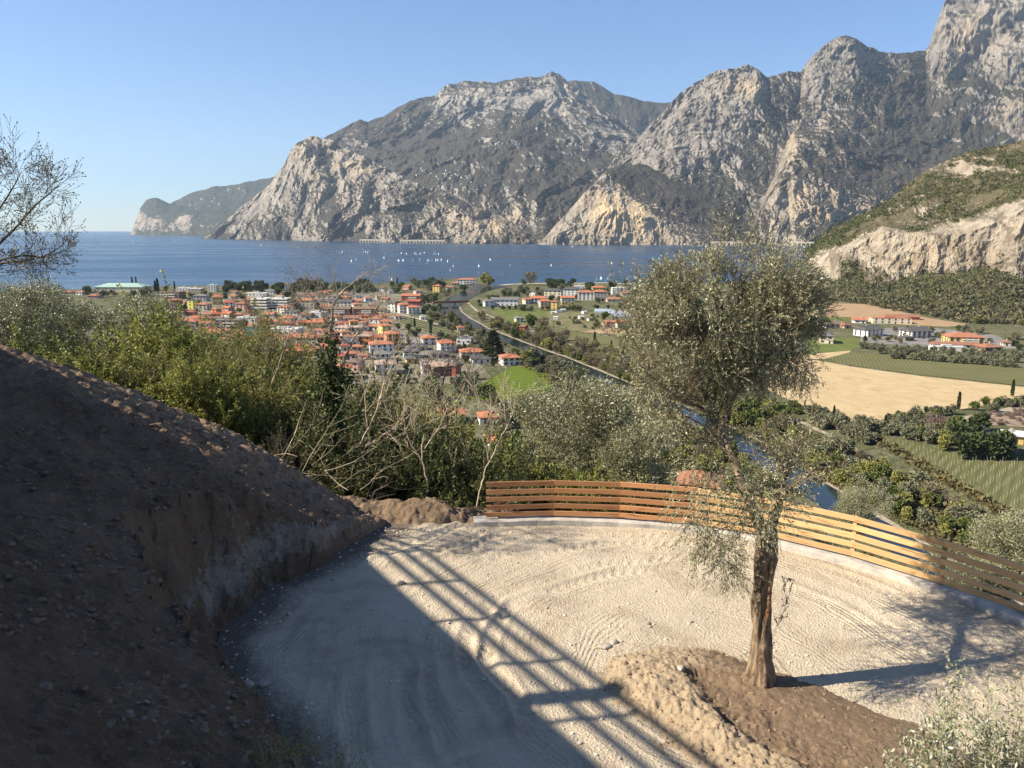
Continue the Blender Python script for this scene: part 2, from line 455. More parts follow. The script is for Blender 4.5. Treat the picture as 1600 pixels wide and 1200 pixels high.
# ------------------------------------------------------------------ lake
b = NB('lake_water')
co = b.coord('World')
mp = b.coord('World', (0.0016, 0.006, 1.0))
streak = b.noise(mp, 1.0, 5.0, 0.55, 0.6)
w1 = b.noise(b.coord('World', (0.05, 0.12, 1.0)), 1.0, 6.0, 0.65)
nm = b.bump(w1, 0.55, 2.0)
col = b.mix(b.ramp(streak, 0.42, 0.60), (0.012, 0.034, 0.070), (0.022, 0.058, 0.105))
m_water = b.done(col, b.ramp(streak, 0.3, 0.8), nm, 0.35)
b.l(b.math('ADD', b.math('MULTIPLY', b.ramp(streak, 0.40, 0.62), 0.16), 0.22), b.b.inputs['Roughness'])
me = np_mesh('lake', [(-24000, -500, 0), (24000, -500, 0), (24000, 23000, 0), (-24000, 23000, 0)], np.array([[0, 1, 2, 3]]), [m_water], False)
tag(link('lake_water', me), kind='structure')

# ------------------------------------------------------------------ valley floor
def poly(name, pts, z, mat, kind='structure', thick=None):
    me = bpy.data.meshes.new(name)
    P = [G(p, q, 2.0) for p, q in pts]
    bm_v = [(v.x, v.y, z) for v in P]
    from mathutils.geometry import tessellate_polygon
    tri = tessellate_polygon([[Vector(v) for v in bm_v]])
    me.from_pydata(bm_v, [], [tuple(t) for t in tri])
    if me.polygons and me.polygons[0].normal.z < 0: me.flip_normals()
    me.materials.append(mat)
    me.update()
    o = link(name, me)
    if kind: o['kind'] = kind
    return o

b = NB('valley_ground')
co = b.coord('World')
c1 = b.mix(b.ramp(b.noise(co, 0.02, 6.0, 0.6), 0.35, 0.65), (0.085, 0.095, 0.040), (0.14, 0.13, 0.075))
c1 = b.mix(b.ramp(b.noise(co, 0.09, 5.0, 0.6), 0.5, 0.72), c1, (0.20, 0.175, 0.13))
c1 = b.mix(b.ramp(b.noise(co, 0.35, 5.0, 0.65), 0.50, 0.68), c1, (0.045, 0.052, 0.022))
m_valley = b.done(c1, 0.95, b.bump(b.noise(co, 0.4, 5.0), 0.8, 1.2), 0.05)

SHORE = [(-260, 460), (0, 454), (60, 452), (130, 452), (200, 449), (270, 447), (330, 446), (420, 445), (520, 442), (600, 442), (660, 441), (705, 436), (742, 433), (756, 437), (765, 446), (768, 448), (800, 444), (830, 441), (880, 442), (930, 441), (985, 443), (1080, 442), (1180, 440), (1262, 438), (1285, 436), (1400, 436), (1720, 436)]
pts = [G(p, q, 2.0) for p, q in SHORE]
ring = [(v.x, v.y) for v in pts] + [(1500, 1150), (1500, -600), (-1500, -600), (-1500, 900)]
from mathutils.geometry import tessellate_polygon
tri = tessellate_polygon([[Vector((x, y, 0)) for x, y in ring]])
nR = len(ring)
vv = [(x, y, 2.0) for x, y in ring] + [(x * 1.012, y * 1.012 + 4, -3.0) for x, y in ring[:len(SHORE)]]
ff = [tuple(t) for t in tri]
side = [(i, i + 1, nR + i + 1, nR + i) for i in range(len(SHORE) - 1)]
# --- river channel is laid as a sunken-looking sheet of water with stone banks
me = bpy.data.meshes.new('ground'); me.from_pydata(vv, [], ff + side); me.materials.append(m_valley)
for p_ in me.polygons:
    pass
me.update()
og = tag(link('valley_ground', me), kind='structure')

def fieldmat(name, a, c, sc=0.15, rows=None, rowcol=None, ang=0.0, bump=0.3):
    b = NB(name)
    co = b.coord('World')
    f = b.ramp(b.noise(co, sc, 6.0, 0.6), 0.35, 0.65)
    cl = b.mix(f, a, c)
    cl = b.mix(b.ramp(b.noise(b.coord('World', (0.9, 0.12, 1)), 0.5, 5.0, 0.6), 0.60, 0.75), cl, tuple(x * 0.55 for x in a))
    if rows:
        mp = b.n('ShaderNodeMapping'); b.l(co, mp.inputs[0]); mp.inputs['Rotation'].default_value = (0, 0, ang)
        wv = b.n('ShaderNodeTexWave', i_Scale=1.0 / rows * 0.314, i_Distortion=0.6, i_Detail=2.0)
        b.l(mp.outputs[0], wv.inputs[0])
        cl = b.mix(b.math('MULTIPLY', b.ramp(wv.outputs['Fac'], 0.35, 0.75), 0.85), cl, rowcol)
    return b.done(cl, 0.95, b.bump(b.noise(co, 1.2, 4.0), bump, 0.4), 0.05)
m_tan = fieldmat('dry_field', (0.40, 0.30, 0.165), (0.47, 0.36, 0.21), 0.12)
m_tan2 = fieldmat('ploughed_field', (0.30, 0.205, 0.12), (0.36, 0.25, 0.15), 0.1)
m_lawn = fieldmat('bright_lawn', (0.10, 0.135, 0.020), (0.125, 0.165, 0.026), 0.1, 6.0, (0.085, 0.115, 0.018), 0.9)
m_mead = fieldmat('meadow', (0.095, 0.118, 0.032), (0.14, 0.155, 0.055), 0.08)
m_vine = fieldmat('vineyard_ground', (0.16, 0.15, 0.075), (0.13, 0.128, 0.058), 0.05, 2.2, (0.105, 0.105, 0.045), 0.35)
m_vine2 = fieldmat('striped_vineyard_ground', (0.17, 0.16, 0.085), (0.14, 0.14, 0.07), 0.05, 6.5, (0.04, 0.048, 0.02), -0.55)
m_vine3 = fieldmat('staked_vineyard_ground', (0.115, 0.118, 0.048), (0.145, 0.135, 0.068), 0.08, 2.6, (0.09, 0.098, 0.040), 0.62)
m_path = m_simple('gravel_path', (0.33, 0.28, 0.21), 0.95, 0.2, 0.5, 0.2, kind='World' if False else 'Object')
m_stone = m_simple('river_stone', (0.32, 0.27, 0.20), 0.95, 0.35, 1.2, 0.5)
m_asph = m_simple('town_asphalt', (0.20, 0.185, 0.17), 0.9, 0.25, 0.15, 0.1)
m_scrub = fieldmat('riverbank_scrub_ground', (0.10, 0.095, 0.04), (0.145, 0.12, 0.07), 0.06)

poly('tan_field', [(1180, 575), (1215, 560), (1275, 563), (1330, 573), (1440, 588), (1600, 605), (1720, 620), (1720, 606), (1610, 622), (1500, 640), (1440, 646), (1385, 656), (1345, 662), (1290, 648), (1240, 628), (1190, 605)], 2.10, m_tan)
poly('vineyard_field', [(1288, 561), (1327, 550), (1400, 556), (1500, 566), (1600, 576), (1720, 588), (1720, 618), (1600, 603), (1440, 586), (1330, 571)], 2.16, m_vine)
poly('dry_strip', [(1240, 556), (1330, 548), (1327, 551), (1286, 562), (1230, 560)], 2.22, m_tan)
poly('meadow_field', [(1262, 530), (1300, 528), (1348, 528), (1345, 542), (1330, 547), (1262, 556)], 2.12, m_mead)
poly('ploughed_field', [(1290, 474), (1350, 475), (1400, 485), (1450, 497), (1516, 507), (1480, 511), (1400, 507), (1350, 501), (1290, 504)], 2.14, m_tan2)
poly('meadow_strip', [(1290, 495), (1330, 496), (1355, 501), (1290, 503)], 2.26, m_mead)
poly('river_meadow', [(765, 484), (860, 485), (862, 506), (800, 507), (775, 495)], 2.12, m_mead)
poly('garden_meadow', [(855, 488), (935, 488), (980, 500), (985, 512), (900, 518), (855, 508)], 2.18, fieldmat('allotment_ground', (0.11, 0.125, 0.045), (0.20, 0.165, 0.10), 0.15))
poly('small_tan_field', [(905, 519), (940, 514), (1010, 513), (1060, 516), (1060, 525), (965, 523)], 2.22, m_tan2)
poly('vineyard_patch', [(885, 521), (900, 520), (960, 524), (1060, 529), (1180, 535), (1250, 548), (1230, 562), (1100, 560), (985, 552), (940, 546), (880, 532)], 2.20, m_vine)
poly('hidden_meadow', [(1040, 490), (1150, 488), (1250, 492), (1260, 520), (1160, 522), (1050, 508)], 2.17, m_mead)
poly('bright_lawn', [(772, 590), (800, 573), (838, 572), (862, 580), (866, 600), (856, 622), (820, 628), (740, 625), (720, 618)], 2.20, m_lawn)
poly('striped_vineyard', [(615, 492), (632, 490), (700, 512), (725, 524), (690, 528), (660, 516), (620, 502)], 2.15, m_vine2)
poly('staked_vineyard', [(1378, 692), (1400, 683), (1412, 686), (1450, 700), (1510, 712), (1600, 716), (1700, 722), (1760, 850), (1640, 850), (1570, 802), (1500, 758), (1420, 718)], 2.12, m_vine3)
poly('brown_orchard_ground', [(1500, 652), (1560, 640), (1600, 634), (1720, 632), (1720, 668), (1600, 668), (1540, 664)], 2.12, fieldmat('orchard_ground', (0.22, 0.17, 0.12), (0.28, 0.22, 0.15), 0.3))
poly('town_ground', [(262, 470), (400, 458), (600, 456), (690, 470), (640, 495), (740, 560), (770, 590), (700, 600), (560, 596), (400, 580), (262, 560)], 2.06, fieldmat('town_gardens', (0.13, 0.12, 0.07), (0.24, 0.215, 0.175), 0.045))
poly('farm_yard', [(1345, 515), (1440, 510), (1560, 525), (1590, 545), (1480, 545), (1345, 535)], 2.14, m_asph)
poly('playing_field', [(375, 545), (402, 545), (402, 568), (368, 572)], 2.14, fieldmat('worn_turf', (0.17, 0.16, 0.06), (0.14, 0.15, 0.055), 0.1))

# river
RIV_L = [(742, 447), (728, 452), (708, 462), (693, 470), (688, 480), (697, 492), (716, 503), (737, 513), (757, 521), (790, 538), (830, 556), (880, 576), (950, 606), (1020, 638), (1100, 674), (1170, 716), (1235, 760), (1285, 796), (1350, 838), (1440, 893), (1590, 990)]
RIV_R = [(800, 447), (772, 452), (745, 461), (726, 472), (718, 480), (722, 488), (735, 498), (750, 506), (764, 514), (780, 520), (800, 528), (845, 545), (896, 563), (960, 589), (1030, 618), (1110, 652), (1190, 692), (1250, 728), (1312, 768), (1380, 812), (1470, 866), (1620, 960)]
riv = [G(p, q, 2.0) for p, q in RIV_L] + [G(p, q, 2.0) for p, q in RIV_R[::-1]]
me = bpy.data.meshes.new('river')
tri = tessellate_polygon([riv])
me.from_pydata([(v.x, v.y, 2.34) for v in riv], [], [tuple(t) for t in tri])
if me.polygons[0].normal.z < 0: me.flip_normals()
b = NB('river_water')
m_river = b.done(b.mix(b.ramp(b.noise(b.coord('World'), 0.02, 3.0), .4, .6), (0.010, 0.020, 0.024), (0.016, 0.026, 0.028)), 0.09, b.bump(b.noise(b.coord('World', (0.4, 0.4, 1)), 1.0, 4.0), 0.08, 0.1), 0.4)
me.materials.append(m_river)
tag(link('river_water', me), kind='structure')

def ribbon(name, pix, w, z, mat, world=None, jit=0.0, rnd=None):
    P = world if world else [G(p, q, 2.0) for p, q in pix]
    R = random.Random(len(P) * 7 + int(w * 10))
    Q = []
    for i in range(len(P) - 1):
        n = max(1, int((P[i + 1] - P[i]).length / 8))
        for j in range(n): Q.append(P[i].lerp(P[i + 1], j / n))
    Q.append(P[-1])
    V, F = [], []
    for i, p in enumerate(Q):
        d = (Q[min(i + 1, len(Q) - 1)] - Q[max(i - 1, 0)]); d.z = 0; d.normalize()
        n = Vector((-d.y, d.x, 0))
        a = w / 2 * (1 + jit * (R.random() - .5)); c = w / 2 * (1 + jit * (R.random() - .5))
        V += [(p.x + n.x * a, p.y + n.y * a, z), (p.x - n.x * c, p.y - n.y * c, z)]
        if i: F.append((2 * i - 2, 2 * i - 1, 2 * i + 1, 2 * i))
    me = bpy.data.meshes.new(name); me.from_pydata(V, [], F)
    if me.polygons[0].normal.z < 0: me.flip_normals()
    me.materials.append(mat)
    return tag(link(name, me), kind='structure')
ribbon('river_bank', RIV_R[4:], 1.9, 2.42, m_stone, jit=.9)
ribbon('far_river_bank', RIV_L[5:12], 2.5, 2.42, m_scrub, jit=.8)
ribbon('river_path', [(728, 470), (745, 486), (775, 498), (800, 508), (845, 521), (880, 535), (905, 546), (960, 562), (1010, 575), (1100, 602), (1180, 632), (1240, 655), (1285, 676), (1330, 700), (1345, 712), (1400, 740), (1450, 765), (1500, 790), (1560, 822), (1680, 900)], 2.6, 2.30, m_path, jit=.3)
ribbon('field_road', [(1480, 660), (1530, 652), (1600, 636), (1720, 610)], 6.0, 2.24, m_path)
ribbon('vineyard_road', [(620, 490), (660, 500), (700, 512), (740, 528)], 4.0, 2.28, m_path)
ribbon('town_street', [(500, 520), (525, 545), (545, 570), (560, 600)], 6.0, 2.24, m_asph)
ribbon('cross_street', [(300, 500), (400, 503), (500, 500), (600, 508), (660, 540), (720, 590)], 5.0, 2.28, m_asph)
ribbon('lakeside_beach', [(768, 447), (800, 444), (835, 443), (880, 443), (940, 442), (1000, 444)], 9.0, 2.2, m_simple('beach_gravel', (0.5, 0.45, 0.38), .95, .15, .2))
# ------------------------------------------------------------------ the gravel turning place and the slopes round it
TZ = EYE - 7.8                                  # level of the gravel
FENCE_PX = [(760, 810), (865, 807), (968, 810), (1085, 820), (1206, 840), (1330, 870), (1468, 913), (1600, 960)]
KB = [G(p, q, TZ + 0.16) for p, q in FENCE_PX]   # foot line of the fence
d_ = (KB[-1] - KB[-2]).normalized()
KB += [KB[-1] + d_ * 2.9, KB[-1] + d_ * 5.8]
FOOT = [(-3.3, 19.6), (-3.75, 18.6), (-4.56, 17.1), (-5.37, 15.75), (-5.75, 14.3), (-5.65, 13.2), (-5.18, 12.2), (-4.2, 10.9), (-3.2, 9.75), (-2.1, 8.6), (-0.9, 6.6), (0.6, 4.0), (2.0, 1.0), (3.0, -3.0)]
HILLP = [(-30, 0), (-30, 30), (-3.3, 30)]

def seg_dist(X, Y, P):
    """unsigned distance to a polyline and side (+ = left-hand side when walking it)"""
    best = np.full(X.shape, 1e9); side = np.zeros(X.shape)
    for (x0, y0), (x1, y1) in zip(P[:-1], P[1:]):
        dx, dy = x1 - x0, y1 - y0
        t = np.clip(((X - x0) * dx + (Y - y0) * dy) / (dx * dx + dy * dy), 0, 1)
        d = np.hypot(X - x0 - t * dx, Y - y0 - t * dy)
        s = dx * (Y - y0) - dy * (X - x0)
        m = d < best
        best = np.where(m, d, best); side = np.where(m, s, side)
    return best, side

def tps_fit(P):
    P = np.array(P, float); n = len(P)
    d = np.hypot(P[:, None, 0] - P[None, :, 0], P[:, None, 1] - P[None, :, 1])
    K = np.where(d > 0, d * d * np.log(d + 1e-12), 0) + np.eye(n) * 0.9
    A = np.zeros((n + 3, n + 3)); A[:n, :n] = K
    A[:n, n] = 1; A[:n, n + 1:] = P[:, :2]; A[n:, :n] = A[:n, n:].T
    w = np.linalg.solve(A, np.concatenate([P[:, 2], [0, 0, 0]]))
    return P, w
def tps_eval(fit, X, Y):
    P, w = fit
    r = np.full(X.shape, w[len(P)]) + w[len(P) + 1] * X + w[len(P) + 2] * Y
    for i in range(len(P)):
        d = np.hypot(X - P[i, 0], Y - P[i, 1])
        r += w[i] * np.where(d > 0, d * d * np.log(d + 1e-12), 0)
    return r
# heights relative to the eye
HP = [(-11.9, 18.5, -2.95), (-10.3, 18.6, -3.5), (-9.1, 18.6, -4.2), (-7.3, 19.0, -5.0), (-5.9, 19.5, -6.1), (-5.2, 19.7, -6.85), (-3.5, 19.9, -7.7),
      (-11.9, 16.8, -2.9), (-9.1, 16.8, -4.1), (-7.3, 17.3, -5.0), (-5.7, 17.9, -6.3), (-4.4, 18.3, -7.2), (-3.8, 18.0, -7.6),
      (-6.4, 14.9, -5.4), (-6.4, 16.2, -5.6), (-8.5, 14.0, -4.3), (-8.0, 11.4, -4.2), (-7.5, 9.0, -3.7),
      (-6.3, 12.4, -5.0), (-5.7, 11.4, -5.4), (-4.4, 10.0, -6.0), (-3.3, 8.8, -6.3), (-2.1, 7.5, -6.1), (-1.2, 5.5, -6.0),
      (-14, 10, -1.5), (-14, 14, -1.9), (-10, 6, -2.0), (-5.0, 6.5, -3.9), (-3.2, 4.0, -3.4), (-5, 3, -1.8), (-14, 18, -2.3), (-17, 18, -1.7), (-16, 6, -0.5), (-2, 1, -3.0), (-8, 0, 0.0),
      (-12, 20.5, -4.2), (-9, 20.6, -5.4), (-6, 21.3, -7.6), (-9, 22.5, -6.5), (-6, 23, -8.6), (-3, 23, -9.8), (-13, 25, -6.3), (-17, 24, -5.0), (-9, 28, -10), (-3, 28, -12.5), (-18, 28, -7.5)]
HFIT = tps_fit(HP)
def hill_z(X, Y):
    top = tps_eval(HFIT, X, Y)
    big = (fbm(X * 0.5, Y * 0.5, None, 5, 3) - 0.5) * 0.22
    d, s = seg_dist(X + (fbm(X * 1.1, Y * 1.1, None, 8, 4) - .5) * 0.7, Y + (fbm(X * 1.1, Y * 1.1, None, 9, 4) - .5) * 0.7, FOOT)
    sd = np.where(s < 0, d, -d)                         # walking towards the camera, the hill lies on the right-hand side
    ledge = -7.8 + 2.6 * sd + 0.5 * (fbm(X * 2.2, Y * 2.2, None, 14, 4) - .5)
    ledge = np.where(sd < 0, -8.1, ledge)
    z = np.minimum(top + big, ledge)
    face = (ledge < top + big) & (sd > 0)
    beyond = Y > 19.9
    z = np.where(beyond & (sd <= 0), -8.1, z)
    # tread marks of the digger run down along the slope, clods everywhere
    fall = (X * 0.75 + Y * 0.66)
    clod = (fbm(X * 3.5, Y * 3.5, None, 21, 5, 0.6) - .5) * 0.26 + (fbm(X * 8, Y * 8, None, 22, 4, 0.6, True) - .6) * 0.12
    rill = (fbm((X * -0.66 + Y * 0.75) * 2.2, fall * 0.35, None, 25, 4) - .5) * 0.22
    rough = (fbm(X * 4.0, Y * 4.0, top * 4.0, 27, 5, 0.6, True) - .6) * 0.55
    cr, _s = seg_dist(X, Y, [(-14, 18.0), (-9.1, 18.0), (-7.3, 18.4), (-5.3, 19.2), (-3.4, 19.4)])
    cm = np.exp(-(cr / 1.5) ** 2)
    clod = clod + cm * ((fbm(X * 5, Y * 5, None, 121, 5, 0.65) - .5) * 0.40 + (fbm(fall * 3.2, (X * -.66 + Y * .75) * 1.1, None, 122, 4, .6, True) - .6) * 0.22)
    z = z + np.where(sd > -0.05, clod + rill, 0) + np.where(face, rough, 0)
    return z + EYE, sd, face
def spread(lo, hi, n):
    return np.linspace(lo, hi, n)
gx, gy = np.meshgrid(spread(-18, 1.6, 380), spread(2.0, 27, 440))
hz, hsd, hface = hill_z(gx, gy)
rk = sst(0.02, 0.2, hsd) * np.where(hface, 1, 0) * sst(0.36, 0.50, fbm(gx * 0.9, gy * 0.9, hz * 0.9, 31, 4)) * sst(-6.0, -6.9, hz - EYE) * 1.0 * sst(12.0, 13.5, gy)
rk = np.maximum(rk, sst(0.60, 0.72, fbm(gx * 0.7 + 5, gy * 0.7, None, 33, 5)) * sst(5.0, 1.5, hsd) * 0.55)
b = NB('brown_soil')
co = b.coord('World')
n1 = b.noise(co, 0.7, 6.0, 0.65); n2 = b.noise(co, 7.0, 8.0, 0.72); n3 = b.noise(co, 30.0, 4.0, 0.7)
c = b.mix(b.ramp(n1, 0.35, 0.65), (0.125, 0.082, 0.055), (0.20, 0.138, 0.094))
c = b.mix(b.ramp(n2, 0.52, 0.72), c, (0.24, 0.18, 0.125))
c = b.mix(b.ramp(n3, 0.60, 0.72), c, (0.30, 0.25, 0.195))
c = b.mix(b.math('MULTIPLY', b.attr('sunny'), b.ramp(n2, .35, .6)), c, (0.38, 0.28, 0.19))  # soil colour lightened along the crest, painted sunlight for the weakly lit strip
rkf = b.math('ADD', b.attr('rock'), b.math('MULTIPLY', b.math('SUBTRACT', n2, 0.5), 2.2))
rc = b.mix(b.ramp(b.noise(co, 2.5, 6.0, .7), .4, .65), (0.30, 0.265, 0.22), (0.16, 0.128, 0.095))
c = b.mix(b.ramp(rkf, 0.55, 0.95), c, rc)
vor = b.n('ShaderNodeTexVoronoi', i_Scale=16.0); b.l(co, vor.inputs['Vector'])
nm = b.bump(vor.outputs['Distance'], 0.5, 0.03)
nm = b.bump(n2, 1.0, 0.09, nm)
nm = b.bump(b.noise(co, 17.0, 6.0, .7), 0.9, 0.035, nm)
nm = b.bump(n3, 0.8, 0.02, nm)
m_soil = b.done(c, 0.97, nm, 0.05)
keep = grid_faces(380, 440)
kv = ((hsd > -0.35) & ~((gx > -3.0) & (gy > 19.8))).ravel()
keep = keep[kv[keep].all(1)]
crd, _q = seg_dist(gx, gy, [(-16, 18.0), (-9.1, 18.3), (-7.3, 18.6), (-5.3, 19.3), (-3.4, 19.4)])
me = np_mesh('hillside', np.stack([gx, gy, hz], -1).reshape(-1, 3), keep, [m_soil], True, {'rock': ('POINT', rk), 'sunny': ('POINT', np.exp(-(crd / 1.3) ** 2) * .9)})  # the crest mask carries the painted sunlight
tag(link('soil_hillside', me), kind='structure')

# soil shoulder between the hillside and the fence end
def gravel_z(X, Y):
    Cx, Cy = 3.6, 12.6
    r = np.hypot((X - Cx), (Y - Cy) * 0.95)
    w = fbm(X * 0.35, Y * 0.35, None, 44, 3) - .5
    z = (fbm(X * 0.5, Y * 0.5, None, 41, 3) - .5) * 0.04
    tr = np.zeros_like(X)
    for k, (r0, wd_, a) in enumerate([(3.9, .13, .030), (4.35, .14, .034), (5.3, .15, .034), (5.75, .14, .030), (6.6, .16, .034), (7.05, .15, .030), (7.9, .15, .022), (8.3, .14, .02)]):
        q = (r + w * 1.4 - r0) / wd_
        m = np.exp(-q * q)
        th = np.arctan2(Y - Cy, X - Cx)
        lug = 0.5 + 0.5 * np.sign(np.sin(th * (r0 * 26) + np.abs(q) * 2.5))
        tr -= a * m * (0.55 + 0.45 * lug)
        tr += a * 0.7 * (np.exp(-((q - 1.6) * 1.6) ** 2) + np.exp(-((q + 1.6) * 1.6) ** 2))
    fine = (np.sin((r + w * 1.2) * 26) * 0.004 + (fbm(r * 5 + w, np.arctan2(Y - Cy, X - Cx) * 3, None, 47, 3) - .5) * 0.05) * sst(8.6, 6.5, r)
    cl = (fbm(X * 6, Y * 6, None, 49, 5, 0.65) - .5) * 0.05
    return TZ + z + tr * sst(0.35, 0.62, fbm(X * .5, Y * .5, None, 48, 3)) * (0.5 + 1.1 * sst(7.0, 3.0, X)) + fine * 0.6 * sst(6.5, 2.0, X) + cl * .5
gx2, gy2 = np.meshgrid(spread(-6.6, 15.5, 900), spread(5.0, 22.5, 760))
gz2 = gravel_z(gx2, gy2)
# outside the kerb the sheet drops under the slope
KL = [(-6.0, KB[0].y + 0.1)] + [(p.x, p.y) for p in KB]
kd, ks = seg_dist(gx2, gy2, KL)
out = ks > 0
gz2 = np.where(out & (kd > 0.12), TZ - 0.9, gz2)
edge = np.exp(-(hill_z(gx2[::4, ::4], gy2[::4, ::4])[1] / 0.8) ** 2)
b = NB('pale_gravel')
co = b.coord('World')
n1 = b.noise(co, 0.45, 6.0, 0.6); n2 = b.noise(co, 9.0, 8.0, 0.75); n3 = b.noise(co, 42.0, 4.0, 0.7)
c = b.mix(b.ramp(n1, 0.3, 0.7), (0.44, 0.37, 0.27), (0.55, 0.465, 0.345))
c = b.mix(b.ramp(n2, 0.55, 0.72), c, (0.60, 0.51, 0.375))
c = b.mix(b.ramp(n3, 0.60, 0.70), c, (0.26, 0.215, 0.165))
vor = b.n('ShaderNodeTexVoronoi', i_Scale=24.0); b.l(co, vor.inputs['Vector'])
c = b.mix(b.math('MULTIPLY', b.ramp(vor.outputs['Distance'], 0.16, 0.05), b.ramp(b.noise(co, 1.1, 4.0), .45, .6)), c, (0.60, 0.54, 0.45))
c = b.mix(b.math('MULTIPLY', b.ramp(b.noise(co, .8, 5.0, .6, .5), .52, .66), .5), c, (0.30, 0.235, 0.165))
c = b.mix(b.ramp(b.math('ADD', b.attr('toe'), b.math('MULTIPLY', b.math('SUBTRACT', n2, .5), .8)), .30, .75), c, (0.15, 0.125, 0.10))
vd = b.n('ShaderNodeVectorMath', operation='DISTANCE'); b.l(co, vd.inputs[0]); vd.inputs[1].default_value = (3.6, 12.6, EYE - 7.8)
wq = b.math('ADD', vd.outputs['Value'], b.math('MULTIPLY', b.noise(co, .35, 2.0), 1.3))
tread = b.math('MULTIPLY', b.math('SINE', b.math('MULTIPLY', wq, 52.0)), b.math('MULTIPLY', b.ramp(b.noise(b.coord('World', .6), 1.0, 3.0), .42, .6), b.ramp(b.math('SINE', b.math('MULTIPLY', wq, 4.6)), -.2, .5)))
nm0 = b.bump(tread, 0.6, 0.016)
c = b.mix(b.math('MULTIPLY', b.ramp(tread, 0.2, 0.9), .22), c, (0.30, 0.24, 0.165))
nm = b.bump(vor.outputs['Distance'], 0.6, 0.04, nm0)
nm = b.bump(n2, 0.6, 0.04, nm)
nm = b.bump(n3, 0.8, 0.02, nm)
m_gravel = b.done(c, 0.97, nm, 0.05)
F2 = grid_faces(900, 760)
kv = (~(out & (kd > 0.3))).ravel()
F2 = F2[kv[F2].all(1)]
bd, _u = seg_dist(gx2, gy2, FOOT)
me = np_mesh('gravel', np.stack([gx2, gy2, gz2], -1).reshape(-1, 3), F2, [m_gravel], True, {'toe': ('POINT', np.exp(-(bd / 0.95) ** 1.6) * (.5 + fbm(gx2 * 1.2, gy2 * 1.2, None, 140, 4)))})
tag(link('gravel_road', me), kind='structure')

# mound of soil round the olive tree
TB = G(1188, 1050, TZ + 0.28)
RIM = [G(p, q, TZ + .25) for p, q in [(925, 1035), (960, 1000), (1010, 988), (1060, 985), (1120, 992), (1180, 1010), (1240, 1030), (1350, 1066), (1430, 1092), (1500, 1125), (1580, 1165), (1640, 1290), (1640, 1400), (1300, 1400), (1180, 1260), (1080, 1195), (1010, 1130), (950, 1075), (925, 1045)]]
def mound_z(X, Y):
    P = [(v.x, v.y) for v in RIM]
    d, s = seg_dist(X + (fbm(X, Y, None, 61, 3) - .5) * .7, Y + (fbm(X, Y, None, 62, 3) - .5) * .7, P)
    ins = np.zeros(X.shape, bool)
    for (x0, y0), (x1, y1) in zip(P, P[1:] + P[:1]):
        c_ = ((y0 > Y) != (y1 > Y)) & (X < (x1 - x0) * (Y - y0) / (y1 - y0 + 1e-12) + x0)
        ins ^= c_
    sd = np.where(ins, d, -d)
    # rim ridge pushed up on the near and the left side, flatter bed inside
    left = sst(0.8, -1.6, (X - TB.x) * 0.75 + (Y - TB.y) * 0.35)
    z = 0.13 * sst(-0.1, 1.0, sd) + left * (0.20 * np.exp(-((sd - 0.95) / 0.55) ** 2)) * .72 * (0.55 + 0.9 * fbm(X * 1.3, Y * 1.3, None, 63, 3))
    z = z - left * 0.13 * sst(1.2, 1.55, sd) * sst(2.8, 1.6, sd)
    rough = (fbm(X * 4, Y * 4, None, 65, 5, .62) - .5) * 0.20 * (0.3 + left) + (fbm(X * 11, Y * 11, None, 66, 4, .6, True) - .6) * 0.09 * (0.35 + left)
    z = z + rough * sst(-0.2, 0.4, sd)
    return np.where(sd > -0.25, TZ + z - 0.03, TZ - 0.3), sd, left
gx3, gy3 = np.meshgrid(spread(0.4, 12.0, 420), spread(4.0, 15.5, 420))
mz, msd, mleft = mound_z(gx3, gy3)
b = NB('turned_soil')
co = b.coord('World')
n1 = b.noise(co, 0.8, 6.0, 0.6); n2 = b.noise(co, 8.0, 8.0, 0.74); n3 = b.noise(co, 34.0, 4.0, 0.7)
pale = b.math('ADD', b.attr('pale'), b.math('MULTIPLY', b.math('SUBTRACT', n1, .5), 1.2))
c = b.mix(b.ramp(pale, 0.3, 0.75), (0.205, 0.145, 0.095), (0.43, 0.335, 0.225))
c = b.mix(b.ramp(n2, 0.53, 0.70), c, (0.34, 0.25, 0.165))
c = b.mix(b.ramp(n2, 0.46, 0.34), c, (0.16, 0.105, 0.068))
c = b.mix(b.ramp(n3, 0.62, 0.72), c, (0.44, 0.36, 0.26))
nm = b.bump(n2, 1.0, 0.06)
nm = b.bump(n3, 0.8, 0.02, nm)
m_turned = b.done(c, 0.97, nm, 0.05)
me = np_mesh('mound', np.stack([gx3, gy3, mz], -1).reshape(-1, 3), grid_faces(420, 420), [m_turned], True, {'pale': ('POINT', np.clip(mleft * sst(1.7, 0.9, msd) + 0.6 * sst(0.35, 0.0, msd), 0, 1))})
tag(link('soil_mound', me), kind='structure')

# shoulder of soil at the fence end
gx4, gy4 = np.meshgrid(spread(-5.6, 0.2, 150), spread(18.2, 22.2, 110))
e = np.exp(-((gy4 - 20.3) / 0.8) ** 2) * sst(-0.5, -2.4, gx4)
sh = TZ + 0.62 * e - 0.25 + (fbm(gx4 * 3, gy4 * 3, None, 71, 5, .6) - .5) * 0.42 + (fbm(gx4 * 9, gy4 * 9, None, 72, 4, .6, True) - .6) * 0.08
me = np_mesh('shoulder', np.stack([gx4, gy4, sh], -1).reshape(-1, 3), grid_faces(150, 110), [m_turned], True, {'pale': ('POINT', np.full(gx4.shape, 0.15))})
tag(link('soil_shoulder_ground', me), kind='structure')

